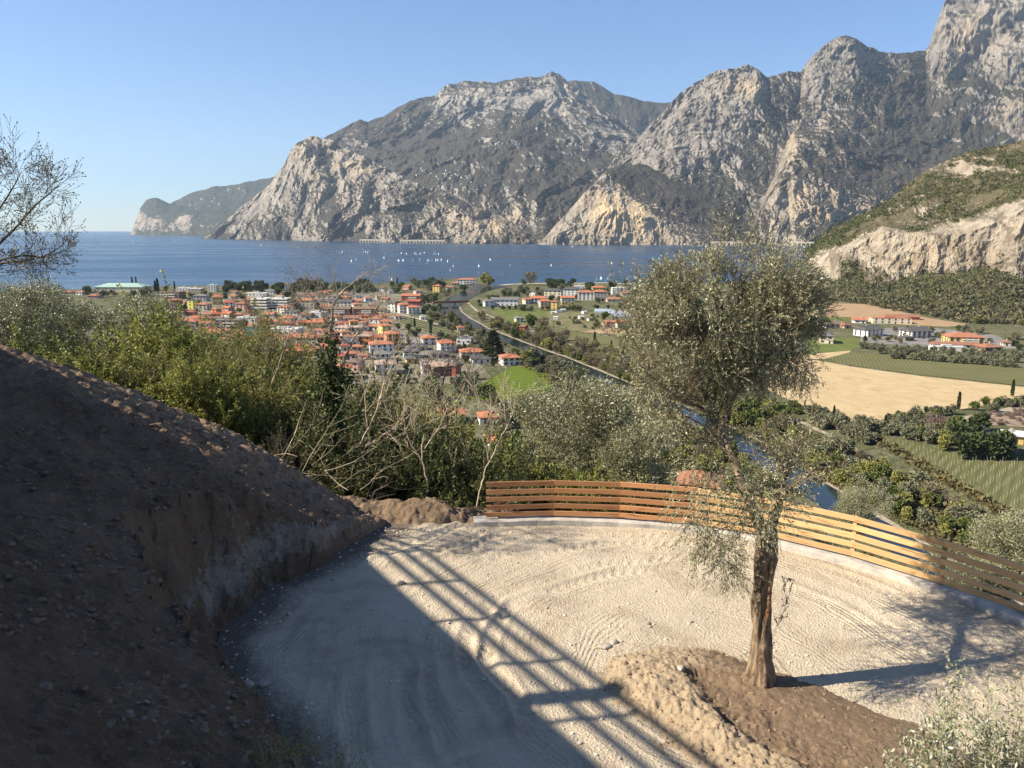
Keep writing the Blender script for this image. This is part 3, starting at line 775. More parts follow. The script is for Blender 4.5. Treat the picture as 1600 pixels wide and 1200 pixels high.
# the slope falling from the site to the valley floor
YC = [(-260, 40), (-60, 30), (-20, 24), (-10, 21.5), (-5.5, 20.6), (KB[0].x, KB[0].y + .15)] + [(p.x, p.y + .15) for p in KB[1:]] + [(30, -2), (200, -90)]
ZC = [(-260, 4), (-60, -4), (-20, -7), (-10, -5.6), (-5.5, -8.2), (KB[0].x, -8.0), (30, -8.4), (200, -20)]
def slope_z(X, Y):
    yc = np.interp(X, [p[0] for p in YC], [p[1] for p in YC])
    zc = np.interp(X, [p[0] for p in ZC], [p[1] for p in ZC])
    d = np.maximum(Y - yc, 0)
    a = sst(-0.02, -0.42, X / np.maximum(Y, 5.0))
    k1 = 0.60 * (1 - a) + 0.13 * a
    k2 = 0.60 * (1 - a) + 0.62 * a
    drop = k1 * np.minimum(d, 34) + k2 * np.maximum(d - 34, 0)
    z = EYE + zc - drop + (fbm(X * .12, Y * .12, None, 81, 4) - .5) * 2.0 * sst(0.5, 6, d) + (fbm(X, Y, None, 82, 3) - .5) * .3
    return np.where(Y < yc - 0.02, EYE + zc - 1.2, np.maximum(z, 0.6))
xs = np.sign(np.linspace(-1, 1, 300)) * np.abs(np.linspace(-1, 1, 300)) ** 1.8 * 260
ys = 10 + np.linspace(0, 1, 300) ** 1.7 * 260
gx5, gy5 = np.meshgrid(xs, ys)
gy5 = gy5 + np.where(gx5 > 14, -(gx5 - 14) * 0.5, 0)
b = NB('slope_ground')
co = b.coord('World')
c = b.mix(b.ramp(b.noise(co, 0.3, 6.0, .65), .35, .65), (0.045, 0.05, 0.022), (0.10, 0.085, 0.05))
m_slope = b.done(c, .97, b.bump(b.noise(co, 2.0, 6.0), 1.0, .3), .05)
me = np_mesh('slope', np.stack([gx5, gy5, slope_z(gx5, gy5)], -1).reshape(-1, 3), grid_faces(300, 300), [m_slope], True)
tag(link('wooded_slope_ground', me), kind='structure')

# ------------------------------------------------------------------ kerb and timber fence
b = NB('kerb_concrete')
co = b.coord('World')
n1 = b.noise(co, 2.0, 7.0, .65)
m_kerb = b.done(b.mix(b.ramp(n1, .40, .62), (0.50, 0.46, 0.40), (0.33, 0.31, 0.28)), .9, b.bump(b.noise(co, 18.0, 6.0), .5, .02), .15)
V, F = [], []
n_k = len(KB)
def nrm(i, P):
    a = P[max(i - 1, 0)]; c_ = P[min(i + 1, len(P) - 1)]
    d = (c_ - a); d.z = 0; d.normalize()
    return Vector((-d.y, d.x, 0))                  # points away from the gravel
KF = []
for i in range(n_k - 1):
    for j in range(12): KF.append(KB[i].lerp(KB[i + 1], j / 12))
KF.append(KB[-1])
KF.insert(0, KB[0] + (KB[0] - KB[1]).normalized() * 0.35)
for i, p in enumerate(KF):
    n = nrm(i, KF)
    jit = (vnoise(np.array([i * .7]), np.array([3.]))[0] - .5) * .03
    for o_, z_ in ((-0.22 + jit, -0.5), (-0.20 + jit, 0.0), (-0.185 + jit, 0.0 + 0.012), (0.22, 0.012), (0.22, -0.9)):
        q = p + n * o_
        V.append((q.x, q.y, TZ + 0.13 + z_ + jit * .3))
    if i:
        for k in range(4):
            F.append((5 * i - 5 + k, 5 * i + k, 5 * i + k + 1, 5 * i - 5 + k + 1))
me = bpy.data.meshes.new('kerb'); me.from_pydata(V, [], F); me.flip_normals(); me.materials.append(m_kerb)
kb = link('concrete_kerb', me)
tag(kb, 'low whitish concrete kerb curving under the timber fence', 'kerb')

def m_wood(name, a, c_, sc=1.0):
    b = NB(name)
    co = b.coord('UV')
    mp = b.n('ShaderNodeMapping'); b.l(co, mp.inputs[0]); mp.inputs['Scale'].default_value = (1.2, 16, 1)
    oi = b.n('ShaderNodeObjectInfo').outputs['Random']
    add = b.n('ShaderNodeVectorMath', operation='ADD'); b.l(mp.outputs[0], add.inputs[0])
    cmb = b.n('ShaderNodeCombineXYZ'); b.l(b.math('MULTIPLY', oi, 37.0), cmb.inputs[0]); b.l(b.math('MULTIPLY', oi, 91.0), cmb.inputs[1]); b.l(cmb.outputs[0], add.inputs[1])
    g = b.noise(add.outputs[0], 3.0, 6.0, .6, .8)
    cl = b.mix(b.ramp(g, .35, .65), a, c_)
    kn = b.noise(add.outputs[0], 1.1, 2.0, .4)
    cl = b.mix(b.ramp(kn, .62, .70), cl, tuple(x * .35 for x in a))
    cl = b.mix(b.math('MULTIPLY', oi, .7), cl, tuple(x * .55 for x in a))
    return b.done(cl, .55, b.bump(g, .25, .01), .3)
m_larch = m_wood('larch_wood', (0.43, 0.20, 0.085), (0.54, 0.28, 0.13))
m_larch_sun = m_wood('sunlit_larch_wood', (0.56, 0.345, 0.155), (0.66, 0.44, 0.22))  # brighter copy of the larch, sunlight painted into its colour
m_bolt = m_simple('zinc_bolt', (.45, .45, .45), .4, .05)
def plank(A, B, h, th, name, mat, parent, up=0.0):
    """board from A to B (bottom edge), height h, thickness th, slightly bevelled"""
    L = (B - A).length
    d = (B - A).normalized(); n = Vector((-d.y, d.x, 0)).normalized(); u = Vector((0, 0, 1))
    e = 0.006
    prof = [(-th / 2, e), (-th / 2 + e, 0), (th / 2 - e, 0), (th / 2, e), (th / 2, h - e), (th / 2 - e, h), (-th / 2 + e, h), (-th / 2, h - e)]
    me = bpy.data.meshes.new(name)
    vv_ = [tuple(A + n * a + u * c_) for a, c_ in prof] + [tuple(B + n * a + u * c_) for a, c_ in prof]
    ff_ = [(i, i + 8, (i + 1) % 8 + 8, (i + 1) % 8) for i in range(8)] + [tuple(range(8)), tuple(range(15, 7, -1))]
    me.from_pydata(vv_, [], ff_)
    uvl = me.uv_layers.new(name='UVMap')
    for p_ in me.polygons:
        for li in p_.loop_indices:
            v = Vector(me.loops[li].vertex and me.vertices[me.loops[li].vertex_index].co if False else me.vertices[me.loops[li].vertex_index].co)
            uvl.data[li].uv = ((v - A).dot(d), (v - A).dot(u) + (v - A).dot(n))
    me.materials.append(mat)
    return link(name, me, parent)
fence = empty('timber_fence', KB[0], 0, 'curved five rail timber fence, orange larch boards along the concrete kerb', 'fence')
FZ = TZ + 0.16
finv = Matrix.Translation(-KB[0])
for i in range(n_k - 1):
    A, B = KB[i].copy(), KB[i + 1].copy()
    A.z = B.z = FZ
    mt = m_larch if i < 3 else m_larch_sun  # sections turned to the sun take the brighter painted copy
    nn = nrm(i, KB)
    for r in range(5):
        o = plank(A - KB[0] - Vector((0, 0, 0)), B - KB[0], 0.135, 0.045, 'rail', mt, fence)
        z0 = FZ - KB[0].z
        o.location = (0, 0, 0.03 + r * 0.215 + random.Random(i * 9 + r).uniform(-.007, .007))
    # posts stand behind the rails
for i in range(n_k):
    P = KB[i]; n = nrm(i, KB); d = Vector((n.y, -n.x, 0))
    if i == 0: P = P + d * 0.35
    A = P - d * 0.045 + n * 0.075; B = P + d * 0.045 + n * 0.075
    A.z = B.z = FZ
    plank(A - KB[0], B - KB[0], 1.02, 0.09, 'post', m_larch if i < 3 else m_larch_sun, fence).location = (0, 0, -.02)

# ------------------------------------------------------------------ terrace building left of the picture; its edge and railing throw the long shadows
k_ = 13.7
def caster(p, dz=10.8):
    s = dz / SUNV.z
    return Vector((p[0] + SUNV.x * s, p[1] + SUNV.y * s, TZ + dz))
W0 = caster((-3.68, 17.6)); W1 = caster((1.37, 10.0))
dW = (W1 - W0).normalized()
nW = Vector((dW.y, -dW.x, 0))                    # checks below turn it away from the site
if nW.x > 0: nW = -nW
tb = empty('terrace_building', (W0.x, W0.y, TZ), 0, 'rendered terrace building uphill whose railing shades the gravel', 'building')
m_render = m_simple('pale_render', (0.55, 0.50, 0.42), .9, .12, 2.0, .3)
m_steel = m_simple('dark_steel', (0.08, 0.08, 0.085), .5, .1)
ang = math.atan2(dW.y, dW.x)
Rz = Matrix.Rotation(ang, 4, 'Z')
def tbox(name, x0, x1, y0, y1, z0, z1, mat, parent=tb):
    m = MB(); m.box(x0, x1, y0, y1, z0, z1, 0, Rz)
    return link(name, m.mesh(name, [mat]), parent)
Lb, La = 0.0, 22.0
sgn = 1 if (Rz @ Vector((0, 1, 0))).dot(nW) > 0 else -1
y0_, y1_ = sorted((0.12 * sgn, 7.0 * sgn))
tbox('wall', Lb, La, y0_, y1_, -1, 10.45, m_render)
y0_, y1_ = sorted((0.0, 7.2 * sgn))
tbox('terrace_slab', Lb - .1, La + .1, y0_, y1_, 10.45, 10.8, m_kerb)
for zz in (0.42, 0.80, 1.16):
    tbox('rail', Lb, La, -.05, .05, 10.8 + zz - .05, 10.8 + zz + .05, m_steel)
xx = 0.05
while xx < La:
    tbox('post', xx - .05, xx + .05, -.034, .034, 10.8, 10.8 + 1.12, m_steel)
    xx += 1.95
tbox('post', 7.0, 7.30, -.15, .15, 10.8, 12.1, m_steel)
# the edge bends behind the far corner
d2 = Vector((-2.2, 1.6, 0)).normalized(); a2 = math.atan2(d2.y, d2.x)
R2 = Matrix.Rotation(a2, 4, 'Z')
s2 = 1 if (R2 @ Vector((0, 1, 0))).dot(Vector((-1, -1, 0))) > 0 else -1
def tbox2(name, x0, x1, y0, y1, z0, z1, mat):
    m = MB(); m.box(x0, x1, y0, y1, z0, z1, 0, R2)
    return link(name, m.mesh(name, [mat]), tb)
y0_, y1_ = sorted((0.12 * s2, 6.0 * s2))
tbox2('wall', 0.05, 9.5, y0_, y1_, -1, 10.44, m_render)
y0_, y1_ = sorted((0.0, 6.2 * s2))
tbox2('terrace_slab', 0.02, 9.7, y0_, y1_, 10.44, 10.79, m_kerb)
for zz in (0.42, 0.80, 1.16):
    tbox2('rail', 0.0, 9.6, -.035, .035, 10.8 + zz - .05, 10.8 + zz + .05, m_steel)
for k in range(5): tbox2('post', 1.9 + k * 1.95, 1.97 + k * 1.95, -.034, .034, 10.8, 11.92, m_steel)
y0_, y1_ = sorted((6.6 * sgn, 16.0 * sgn))
tbox('sky_block_wall', Lb + 3, La, y0_, y1_, 10.0, 15.4, m_render)  # unseen upper floor, added to keep sky light off the shaded gravel
y0_, y1_ = sorted((6.3 * sgn, 16.4 * sgn))
tbox('roof', Lb + 2.7, La + .4, y0_, y1_, 15.4, 15.7, m_kerb)  # roof of the added sky-blocking floor
for k in range(5):
    w_ = MB(); w_.box(-.0, 1.2, -.03 * sgn, .10 * sgn, 0, 1.3); 
    o = link('window', w_.mesh('window', [m_simple('dark_glass', (.03, .035, .04), .1, .1)]), tb)
    p_ = Rz @ Vector((2 + k * 4.2, 0.06 * sgn, 5.2)); o.location = p_; o.rotation_euler = (0, 0, ang)
# ------------------------------------------------------------------ vegetation tools
def tubes(polys, sides=5, name='branches', jitter=0.0, rs=None):
    """polys: list of (points, radii) -> verts, faces"""
    V, F, o = [], [], 0
    ca = np.cos(np.arange(sides) * 2 * np.pi / sides); sa = np.sin(np.arange(sides) * 2 * np.pi / sides)
    for P, R in polys:
        P = np.asarray(P, float); R = np.asarray(R, float)
        T = np.gradient(P, axis=0)
        T /= np.linalg.norm(T, axis=1, keepdims=True) + 1e-9
        ref = np.array([0.0, 1.0, 0.03]) if abs(T[0][2]) > 0.7 else np.array([0.02, 0.03, 1.0])
        A = np.cross(T, ref); A /= np.linalg.norm(A, axis=1, keepdims=True) + 1e-9
        B = np.cross(T, A)
        ring = P[:, None, :] + R[:, None, None] * (A[:, None, :] * ca[None, :, None] + B[:, None, :] * sa[None, :, None])
        V.append(ring.reshape(-1, 3))
        n = len(P)
        i = (np.arange(n - 1) * sides)[:, None] + np.arange(sides)[None, :]
        j = (np.arange(n - 1) * sides)[:, None] + (np.arange(sides)[None, :] + 1) % sides
        F.append(np.stack([i, j, j + sides, i + sides], -1).reshape(-1, 4) + o)
        o += n * sides
    return np.concatenate(V), np.concatenate(F)

def leaves(pos, dirs, L, W, rng, fold=0.0):
    """lens shaped leaves: 4 vertices each (base, side, tip, side)"""
    n = len(pos)
    d = dirs / (np.linalg.norm(dirs, axis=1, keepdims=True) + 1e-9)
    r = rng.normal(size=(n, 3))
    s = np.cross(d, r); s /= np.linalg.norm(s, axis=1, keepdims=True) + 1e-9
    L = L * rng.uniform(0.7, 1.25, (n, 1)); W = W * rng.uniform(0.75, 1.2, (n, 1))
    m = pos + d * L * 0.5
    V = np.stack([pos, m + s * W / 2, pos + d * L, m - s * W / 2], 1).reshape(-1, 3)
    F = np.arange(4 * n).reshape(n, 4)
    return V, F

def tilt(d, a, az):
    d = Vector(d).normalized()
    p = d.orthogonal().normalized()
    q = d.cross(p)
    return (d * math.cos(a) + (p * math.cos(az) + q * math.sin(az)) * math.sin(a)).normalized()

def grow(R, p, d, L, r, depth, nseg=5, kids=(3, 5), ang=(25, 55), shrink=(0.55, 0.8), bend=0.22, up=0.15, polys=None, tips=None, rshrink=0.6, minr=0.003, start=0.3):
    P = [Vector(p)]; d = Vector(d).normalized()
    for i in range(nseg):
        d = (d + Vector((R.gauss(0, bend), R.gauss(0, bend), R.gauss(0, bend))) + Vector((0, 0, up))).normalized()
        P.append(P[-1] + d * (L / nseg))
    rad = [max(minr, r * (1 - 0.55 * i / nseg)) for i in range(nseg + 1)]
    if depth == 0: rad[-1] = minr * 0.6
    polys.append(([tuple(q) for q in P], rad))
    if depth == 0:
        tips.append((P, d))
        return
    k = R.randint(*kids)
    for j in range(k):
        t = start + (1 - start) * (j + R.random() * .8) / k
        i = min(nseg - 1, int(t * nseg))
        q = P[i].lerp(P[i + 1], t * nseg - i)
        dd = tilt(P[i + 1] - P[i], math.radians(R.uniform(*ang)), R.uniform(0, 6.283))
        grow(R, q, dd, L * R.uniform(*shrink), rad[i] * rshrink, depth - 1, max(3, nseg - 1), kids, ang, shrink, bend, up, polys, tips, rshrink, minr, start)
    grow(R, P[-1], d, L * R.uniform(*shrink), rad[-1], depth - 1, max(3, nseg - 1), kids, ang, shrink, bend, up, polys, tips, rshrink, minr, start)

def leafmat(name, a, b_, back=None, rough=0.5, spec=0.35, trans=0.12):
    b = NB(name)
    t = b.attr('tint')
    c = b.mix(t, a, b_)
    if back is not None:
        g = b.n('ShaderNodeNewGeometry')
        c = b.mix(g.outputs['Backfacing'], c, back)
    m = b.done(c, rough, None, spec)
    if trans:
        tr = b.n('ShaderNodeBsdfTranslucent'); b.l(c, tr.inputs[0])
        ms = b.n('ShaderNodeMixShader', i_0=trans)
        b.l(b.b.outputs[0], ms.inputs[1]); b.l(tr.outputs[0], ms.inputs[2]); b.l(ms.outputs[0], b.out.inputs[0])
    return m
m_olive = leafmat('olive_leaf', (0.070, 0.078, 0.032), (0.235, 0.225, 0.10), (0.37, 0.355, 0.22), 0.4, 0.45, .10)
m_green = leafmat('shrub_leaf', (0.12, 0.14, 0.028), (0.37, 0.37, 0.09), None, .5, .3, .35)
m_dkgrn = leafmat('dark_shrub_leaf', (0.045, 0.06, 0.018), (0.14, 0.15, 0.045), None, .5, .3, .2)
m_yelgr = leafmat('young_leaf', (0.13, 0.14, 0.03), (0.24, 0.22, 0.06), None, .5, .3, .3)
m_budl = leafmat('pale_bud_leaf', (0.20, 0.19, 0.12), (0.30, 0.28, 0.19), None, .6, .2)
m_ivy = leafmat('ivy_leaf', (0.03, 0.048, 0.012), (0.10, 0.125, 0.035), None, .5, .25)
def m_bark(name, a, b_, sc=1.0, bs=.6):
    b = NB(name)
    co = b.coord('Object', (6 * sc, 6 * sc, 1.3 * sc))
    n1 = b.noise(co, 2.0, 8.0, .7, .6)
    n0 = b.noise(b.coord('Object'), 1.3 * sc, 4.0, .6)
    c = b.mix(b.ramp(n1, .38, .62), a, b_)
    c = b.mix(b.ramp(n0, .5, .65), c, tuple(x * 1.35 for x in b_))
    return b.done(c, .95, b.bump(n1, bs, .06), .1)
m_obark = m_bark('olive_bark', (0.10, 0.072, 0.05), (0.30, 0.225, 0.15), 1.0, 1.0)
m_twig = m_bark('grey_twig_bark', (0.16, 0.13, 0.095), (0.32, 0.26, 0.19), 2.0, .3)
m_dtwig = m_bark('dark_twig_bark', (0.045, 0.035, 0.028), (0.11, 0.085, 0.065), 2.0, .3)
m_ptwig = m_bark('pale_cut_wood', (0.33, 0.26, 0.18), (0.50, 0.41, 0.30), 2.0, .3)

def veg_mesh(name, polys, sides, bark, Lv=None, Lf=None, tint=None, leafm=None):
    return (np_mesh(name + '_wood', *tubes(polys, sides), [bark], True) if polys else None,
            np_mesh(name + '_leaves', Lv, Lf, [leafm], False, {'tint': ('FACE', tint)}) if Lv is not None else None)

def proto_shrub(seed, h=3.2, stems=7, leafm=None, bark=None, LL=0.075, LW=0.04, per=16, spread_=28, depth=2, droop=0.0, lscale=0.5, kidr=(3, 5), minr=.004, basew=.5):
    R = random.Random(seed); rng = np.random.default_rng(seed)
    polys, tips = [], []
    for k in range(stems):
        a = R.uniform(0, 6.283); t = math.radians(R.uniform(4, spread_))
        d = (math.sin(t) * math.cos(a), math.sin(t) * math.sin(a), math.cos(t))
        grow(R, (math.cos(a) * R.uniform(0, basew), math.sin(a) * R.uniform(0, basew), -.25), d, h * R.uniform(.38, .6), 0.012 * h * R.uniform(.6, 1.1), depth, 6, kidr, (20, 55), (.5, .8), .14, .10, polys, tips, .6, minr)
    pos, dr = [], []
    for P, d in tips:
        n = max(1, int(per * R.uniform(.5, 1.4)))
        for j in range(n):
            t = R.uniform(.1, 1) * (len(P) - 1); i = min(len(P) - 2, int(t))
            q = P[i].lerp(P[i + 1], t - i)
            pos.append(q + Vector((R.gauss(0, .03), R.gauss(0, .03), R.gauss(0, .03))))
            dr.append(tilt(P[i + 1] - P[i], math.radians(R.uniform(25, 85)), R.uniform(0, 6.283)) + Vector((0, 0, droop)))
    pos = np.array([tuple(v) for v in pos]); dr = np.array([tuple(v) for v in dr])
    V, F = leaves(pos, dr, LL, LW, rng)
    cl = vnoise(pos[:, 0] * 1.3, pos[:, 1] * 1.3, pos[:, 2] * 1.3, seed)
    tint = np.clip(cl * .7 + rng.uniform(-.15, .45, len(pos)), 0, 1)
    return veg_mesh('shrub', polys, 4, bark, V, F, tint, leafm)

def proto_crown(seed, rx, rz, n, LL, LW, leafm, bark, trunk_h, trunk_r, shape='round', clump=0.35, lobes=7, hang=0.0, inner=.35, jit=.09):
    """tree whose leaves sit on clumps spread through lobed crown volume"""
    R = random.Random(seed); rng = np.random.default_rng(seed)
    C = []
    cz = trunk_h + rz * .8
    for k in range(lobes):
        a = R.uniform(0, 6.283); rr = rx * R.uniform(.15, .62)
        C.append((rr * math.cos(a), rr * math.sin(a), cz + R.uniform(-.55, .6) * rz, R.uniform(.38, .62) * rx))
    C.append((0, 0, cz, rx * .6))
    pos, dr = [], []
    nc = int(n * clump / 6) + 8
    per = max(3, int(n / nc))
    for k in range(nc):
        c = C[R.randrange(len(C))]
        v = Vector((R.gauss(0, 1), R.gauss(0, 1), R.gauss(0, 1))).normalized()
        q = Vector(c[:3]) + Vector((v.x, v.y, v.z * .85)) * c[3] * (R.uniform(inner, 1.05) ** .6)
        for j in range(per):
            p = q + Vector((R.gauss(0, 1), R.gauss(0, 1), R.gauss(0, 1))) * rx * jit
            pos.append(p)
            dr.append((p - Vector((0, 0, cz))).normalized() * .6 + Vector((R.gauss(0, .6), R.gauss(0, .6), R.gauss(0, .6) + .15 - hang)))
    pos = np.array([tuple(v) for v in pos]); dr = np.array([tuple(v) for v in dr])
    V, F = leaves(pos, dr, LL, LW, rng)
    tint = np.clip(vnoise(pos[:, 0] * 2.2 / rx, pos[:, 1] * 2.2 / rx, pos[:, 2] * 2.2 / rx, seed) * .8 + rng.uniform(-.2, .4, len(pos)), 0, 1)
    polys = [([(0, 0, -.4), (R.gauss(0, .05), R.gauss(0, .05), trunk_h * .6), (R.gauss(0, .1), R.gauss(0, .1), trunk_h * 1.1)], [trunk_r * 1.3, trunk_r, trunk_r * .8])]
    for c in C[:5]:
        polys.append(([(0, 0, trunk_h), (c[0] * .5, c[1] * .5, (trunk_h + c[2]) / 2), (c[0], c[1], c[2])], [trunk_r * .7, trunk_r * .45, trunk_r * .15]))
    return veg_mesh('tree', polys, 5, bark, V, F, tint, leafm)

def plant(name, proto, loc, rotz, s=1.0, label=None, cat=None, group=None, wood='trunk', leaf='crown', lean=(0, 0)):
    t = empty(name, loc, 0, label, cat, group)
    t.rotation_euler = (lean[0], lean[1], rotz)
    t.scale = (s, s, s) if not isinstance(s, tuple) else s
    if proto[0] is not None: link(wood, proto[0], t)
    if proto[1] is not None: link(leaf, proto[1], t)
    return t

def sz(x, y):
    return float(slope_z(np.array([x]), np.array([y]))[0])
def hz1(x, y):
    return float(hill_z(np.array([x]), np.array([y]))[0][0])

# ------------------------------------------------------------------ the big olive tree on the mound
TD = TB.y                                            # the tree stands in the plane y = TD (with depth for the crown)
RO = random.Random(42); rngO = np.random.default_rng(42)
def crown_back(px, py):                              # the limbs lean away from the viewer
    a = float(sst(835, 600, py)) * 1.7
    return a * (float(sst(1245, 1190, px)) if py > 650 else 1.0)
def TP(px, py, dy=0.0):
    return PD(px, py, TD + dy + crown_back(px, py))
def smooth_path(pts, n):
    pts = [np.array(p) for p in pts]
    out = []
    for i in range(len(pts) - 1):
        p0 = pts[max(i - 1, 0)]; p1 = pts[i]; p2 = pts[i + 1]; p3 = pts[min(i + 2, len(pts) - 1)]
        for j in range(n):
            t = j / n
            out.append(0.5 * ((2 * p1) + (-p0 + p2) * t + (2 * p0 - 5 * p1 + 4 * p2 - p3) * t * t + (-p0 + 3 * p1 - 3 * p2 + p3) * t ** 3))
    out.append(pts[-1])
    return np.array(out)
def gnarl(path, radf, sides, seed, burls=(), groove=0.16):
    """thick trunk: tube with grooves, burls and a hollow"""
    P = path; n = len(P)
    T = np.gradient(P, axis=0); T /= np.linalg.norm(T, axis=1, keepdims=True)
    A = np.cross(T, np.array([0.0, 1.0, 0.0])); A /= np.linalg.norm(A, axis=1, keepdims=True)
    B = np.cross(A, T)                                # B points away from the viewer or towards, fixed below
    th = np.arange(sides) * 2 * np.pi / sides
    s = np.concatenate([[0], np.cumsum(np.linalg.norm(np.diff(P, axis=0), axis=1))])
    r = np.array([radf(x) for x in s])
    TH, S = np.meshgrid(th, s)
    X, Y = np.cos(TH), np.sin(TH)
    g = fbm(X * 2.2 + 5 + .5 * S, Y * 2.2, S * 1.1, seed, 5, .6, True) - .6
    g2 = np.sin(TH * 5 + S * 2.2 + 3 * fbm(X, Y, S, seed + 3, 3)) * .35
    k = 1 + groove * (g * 2.4 + g2 * .6) + (fbm(X * 7, Y * 7, S * 7, seed + 7, 4, .6) - .5) * .16
    for (bs, bth, ws, wth, am) in burls:
        dth = np.angle(np.exp(1j * (TH - bth)))
        k = k + am * np.exp(-((S - bs) / ws) ** 2 - (dth / wth) ** 2)
    rr = r[:, None] * k
    V = P[:, None, :] + rr[..., None] * (A[:, None, :] * X[..., None] + B[:, None, :] * Y[..., None])
    i = (np.arange(n - 1) * sides)[:, None] + np.arange(sides)[None, :]
    j = (np.arange(n - 1) * sides)[:, None] + (np.arange(sides)[None, :] + 1) % sides
    F = np.stack([i, j, j + sides, i + sides], -1).reshape(-1, 4)
    return V.reshape(-1, 3), F, V, TH, S
ot = empty('olive_tree', (TB.x, TB.y, TB.z), 0, 'tall gnarled olive tree with split hollow trunk standing on the mound of turned soil', 'tree')
base = np.array([TB.x, TB.y, TB.z])
def rel(pts): return [tuple(np.array(tuple(p)) - base) for p in pts]
tr_path = smooth_path([TP(1184, 1078), TP(1188, 1045), TP(1190, 1000), TP(1191, 955), TP(1193, 915), TP(1196, 875), TP(1199, 845), TP(1200, 822)], 14) - base
def trad(s):
    return float(np.interp(s, [0, .3, .7, 1.2, 1.7, 2.1, 2.4, 2.8, 3.2], [.31, .225, .168, .138, .142, .145, .165, .155, .10]))
TV, TF, TG, TH_, S_ = gnarl(tr_path, trad, 56, 5,
    [(1.62, .1, .22, .5, .32), (1.35, -.2, .12, .5, .25), (2.5, 2.9, .3, .7, .18), (.25, 2.6, .2, .5, .25), (.2, .2, .2, .5, .2), (.25, 4.6, .2, .4, .2),
     (1.75, 4.75, .42, .26, -.62), (2.2, 4.55, .3, .2, -.45), (1.2, 5.1, .25, .2, -.4), (1.9, 5.25, .35, .10, .22), (1.9, 4.3, .4, .12, .2)], .20)
hol = np.exp(-((S_ - 1.85) / .55) ** 2 - (np.angle(np.exp(1j * (TH_ - 4.55))) / .55) ** 2)
b = NB('gnarled_bark')
co = b.coord('Object', (7, 7, 1.6)); n1 = b.noise(co, 1.6, 8.0, .72, .8); n2 = b.noise(b.coord('Object'), 16.0, 6.0, .7)
c = b.mix(b.ramp(n1, .40, .60), (0.085, 0.055, 0.036), (0.33, 0.24, 0.155))
c = b.mix(b.ramp(n2, .5, .72), c, (0.22, 0.18, 0.13))
c = b.mix(b.ramp(b.math('ADD', b.attr('bare'), b.math('MULTIPLY', b.math('SUBTRACT', n1, .5), .8)), .35, .6), c, b.mix(b.ramp(n1, .42, .6), (0.30, 0.14, 0.065), (0.56, 0.36, 0.20)))
nm = b.bump(n1, 1.0, .05); nm = b.bump(n2, .6, .012, nm)
m_gn = b.done(c, .92, nm, .1)
me = np_mesh('trunk', TV, TF, [m_gn], True, {'bare': ('POINT', np.clip(hol, 0, 1))})
link('trunk', me, ot)
polys, tips = [], []
def limb(pix, r0, r1, kidsn=8, klen=(0.6, 1.3), depth=2, dyj=0.5, up=.12, from_=0.25, kang=(25, 65)):
    pts = rel([TP(p[0], p[1], p[2] if len(p) > 2 else 0) for p in pix])
    path = smooth_path(pts, 6)
    n = len(path)
    rad = np.linspace(r0, r1, n)
    jit = rngO.normal(0, .012, path.shape); jit[0] = 0
    path = path + jit
    polys.append((path, rad))
    for k in range(kidsn):
        t = from_ + (1 - from_) * (k + RO.random()) / kidsn
        i = min(n - 2, int(t * (n - 1)))
        d = Vector(path[i + 1] - path[i])
        dd = tilt(d, math.radians(RO.uniform(*kang)), RO.uniform(0, 6.283))
        grow(RO, Vector(path[i]), dd, RO.uniform(*klen), max(.008, rad[i] * .45), depth, 5, (3, 4), (22, 55), (.45, .7), .16, up, polys, tips, .6, .0022)
    return path
B0 = (1193, 835)
limb([B0, (1178, 800), (1163, 765), (1150, 730), (1138, 700), (1126, 668), (1112, 640), (1098, 612)], .10, .045, 6, (.5, 1.0), 2, from_=.45)
limb([(1204, 830), (1214, 800), (1222, 770), (1226, 735), (1226, 705)], .085, .02, 7, (.3, .7), 1, from_=.35, up=.05)
limb([(1098, 612), (1082, 560, -.2), (1068, 520, -.3), (1070, 475, -.4), (1076, 470, -.4)], .05, .010, 13, (.35, .7))
limb([(1112, 640), (1122, 580, .3), (1130, 510, .4), (1128, 480, .5), (1122, 480, .5)], .05, .012, 13, (.35, .7))
limb([(1126, 668), (1152, 610, -.2), (1178, 550, -.3), (1192, 500, -.2), (1198, 478, -.1)], .05, .010, 14, (.35, .7))
limb([(1150, 612), (1186, 575, .5), (1222, 530, .8), (1240, 510, .9)], .035, .01, 11, (.5, 1.0))
limb([(1160, 600), (1200, 560, -.5), (1230, 520, -.7), (1242, 490, -.7)], .035, .01, 11, (.5, 1.0))
limb([(1098, 612), (1060, 590, .4), (1020, 560, .6), (1005, 520, .6)], .035, .01, 11, (.5, 1.0))
limb([(1110, 640), (1065, 625, -.5), (1030, 600, -.8), (1000, 570, -.9)], .035, .01, 11, (.5, 1.0))
limb([(1128, 560), (1150, 500, 0), (1158, 470, 0), (1162, 455, 0)], .03, .01, 11, (.5, 1.0))
limb([(1090, 590), (1050, 540, 0), (1034, 500, .1), (1042, 480, .1)], .03, .01, 11, (.5, 1.0))
limb([(1138, 700), (1110, 690, .4), (1075, 680, .7), (1050, 690, .9)], .02, .008, 8, (.35, .7), 1, up=-.02)
limb([(1130, 690), (1090, 660, -.4), (1050, 645, -.8), (1020, 650, -1.0)], .02, .008, 8, (.35, .7), 2, up=0)
limb([(1222, 760), (1245, 720, .3), (1265, 690, .5), (1275, 700, .6)], .015, .005, 7, (.3, .6), 1, up=0)
limb([(1215, 790), (1235, 770, -.3), (1255, 755, -.5)], .012, .005, 5, (.3, .5), 1, up=-.05)
limb([(1165, 775), (1140, 760, -.3), (1110, 770, -.5), (1090, 800, -.6)], .015, .005, 6, (.3, .6), 1, up=-.12)
limb([(1180, 815), (1150, 820, -.3), (1115, 830, -.5), (1095, 850, -.6)], .014, .004, 8, (.3, .6), 1, up=-.2)
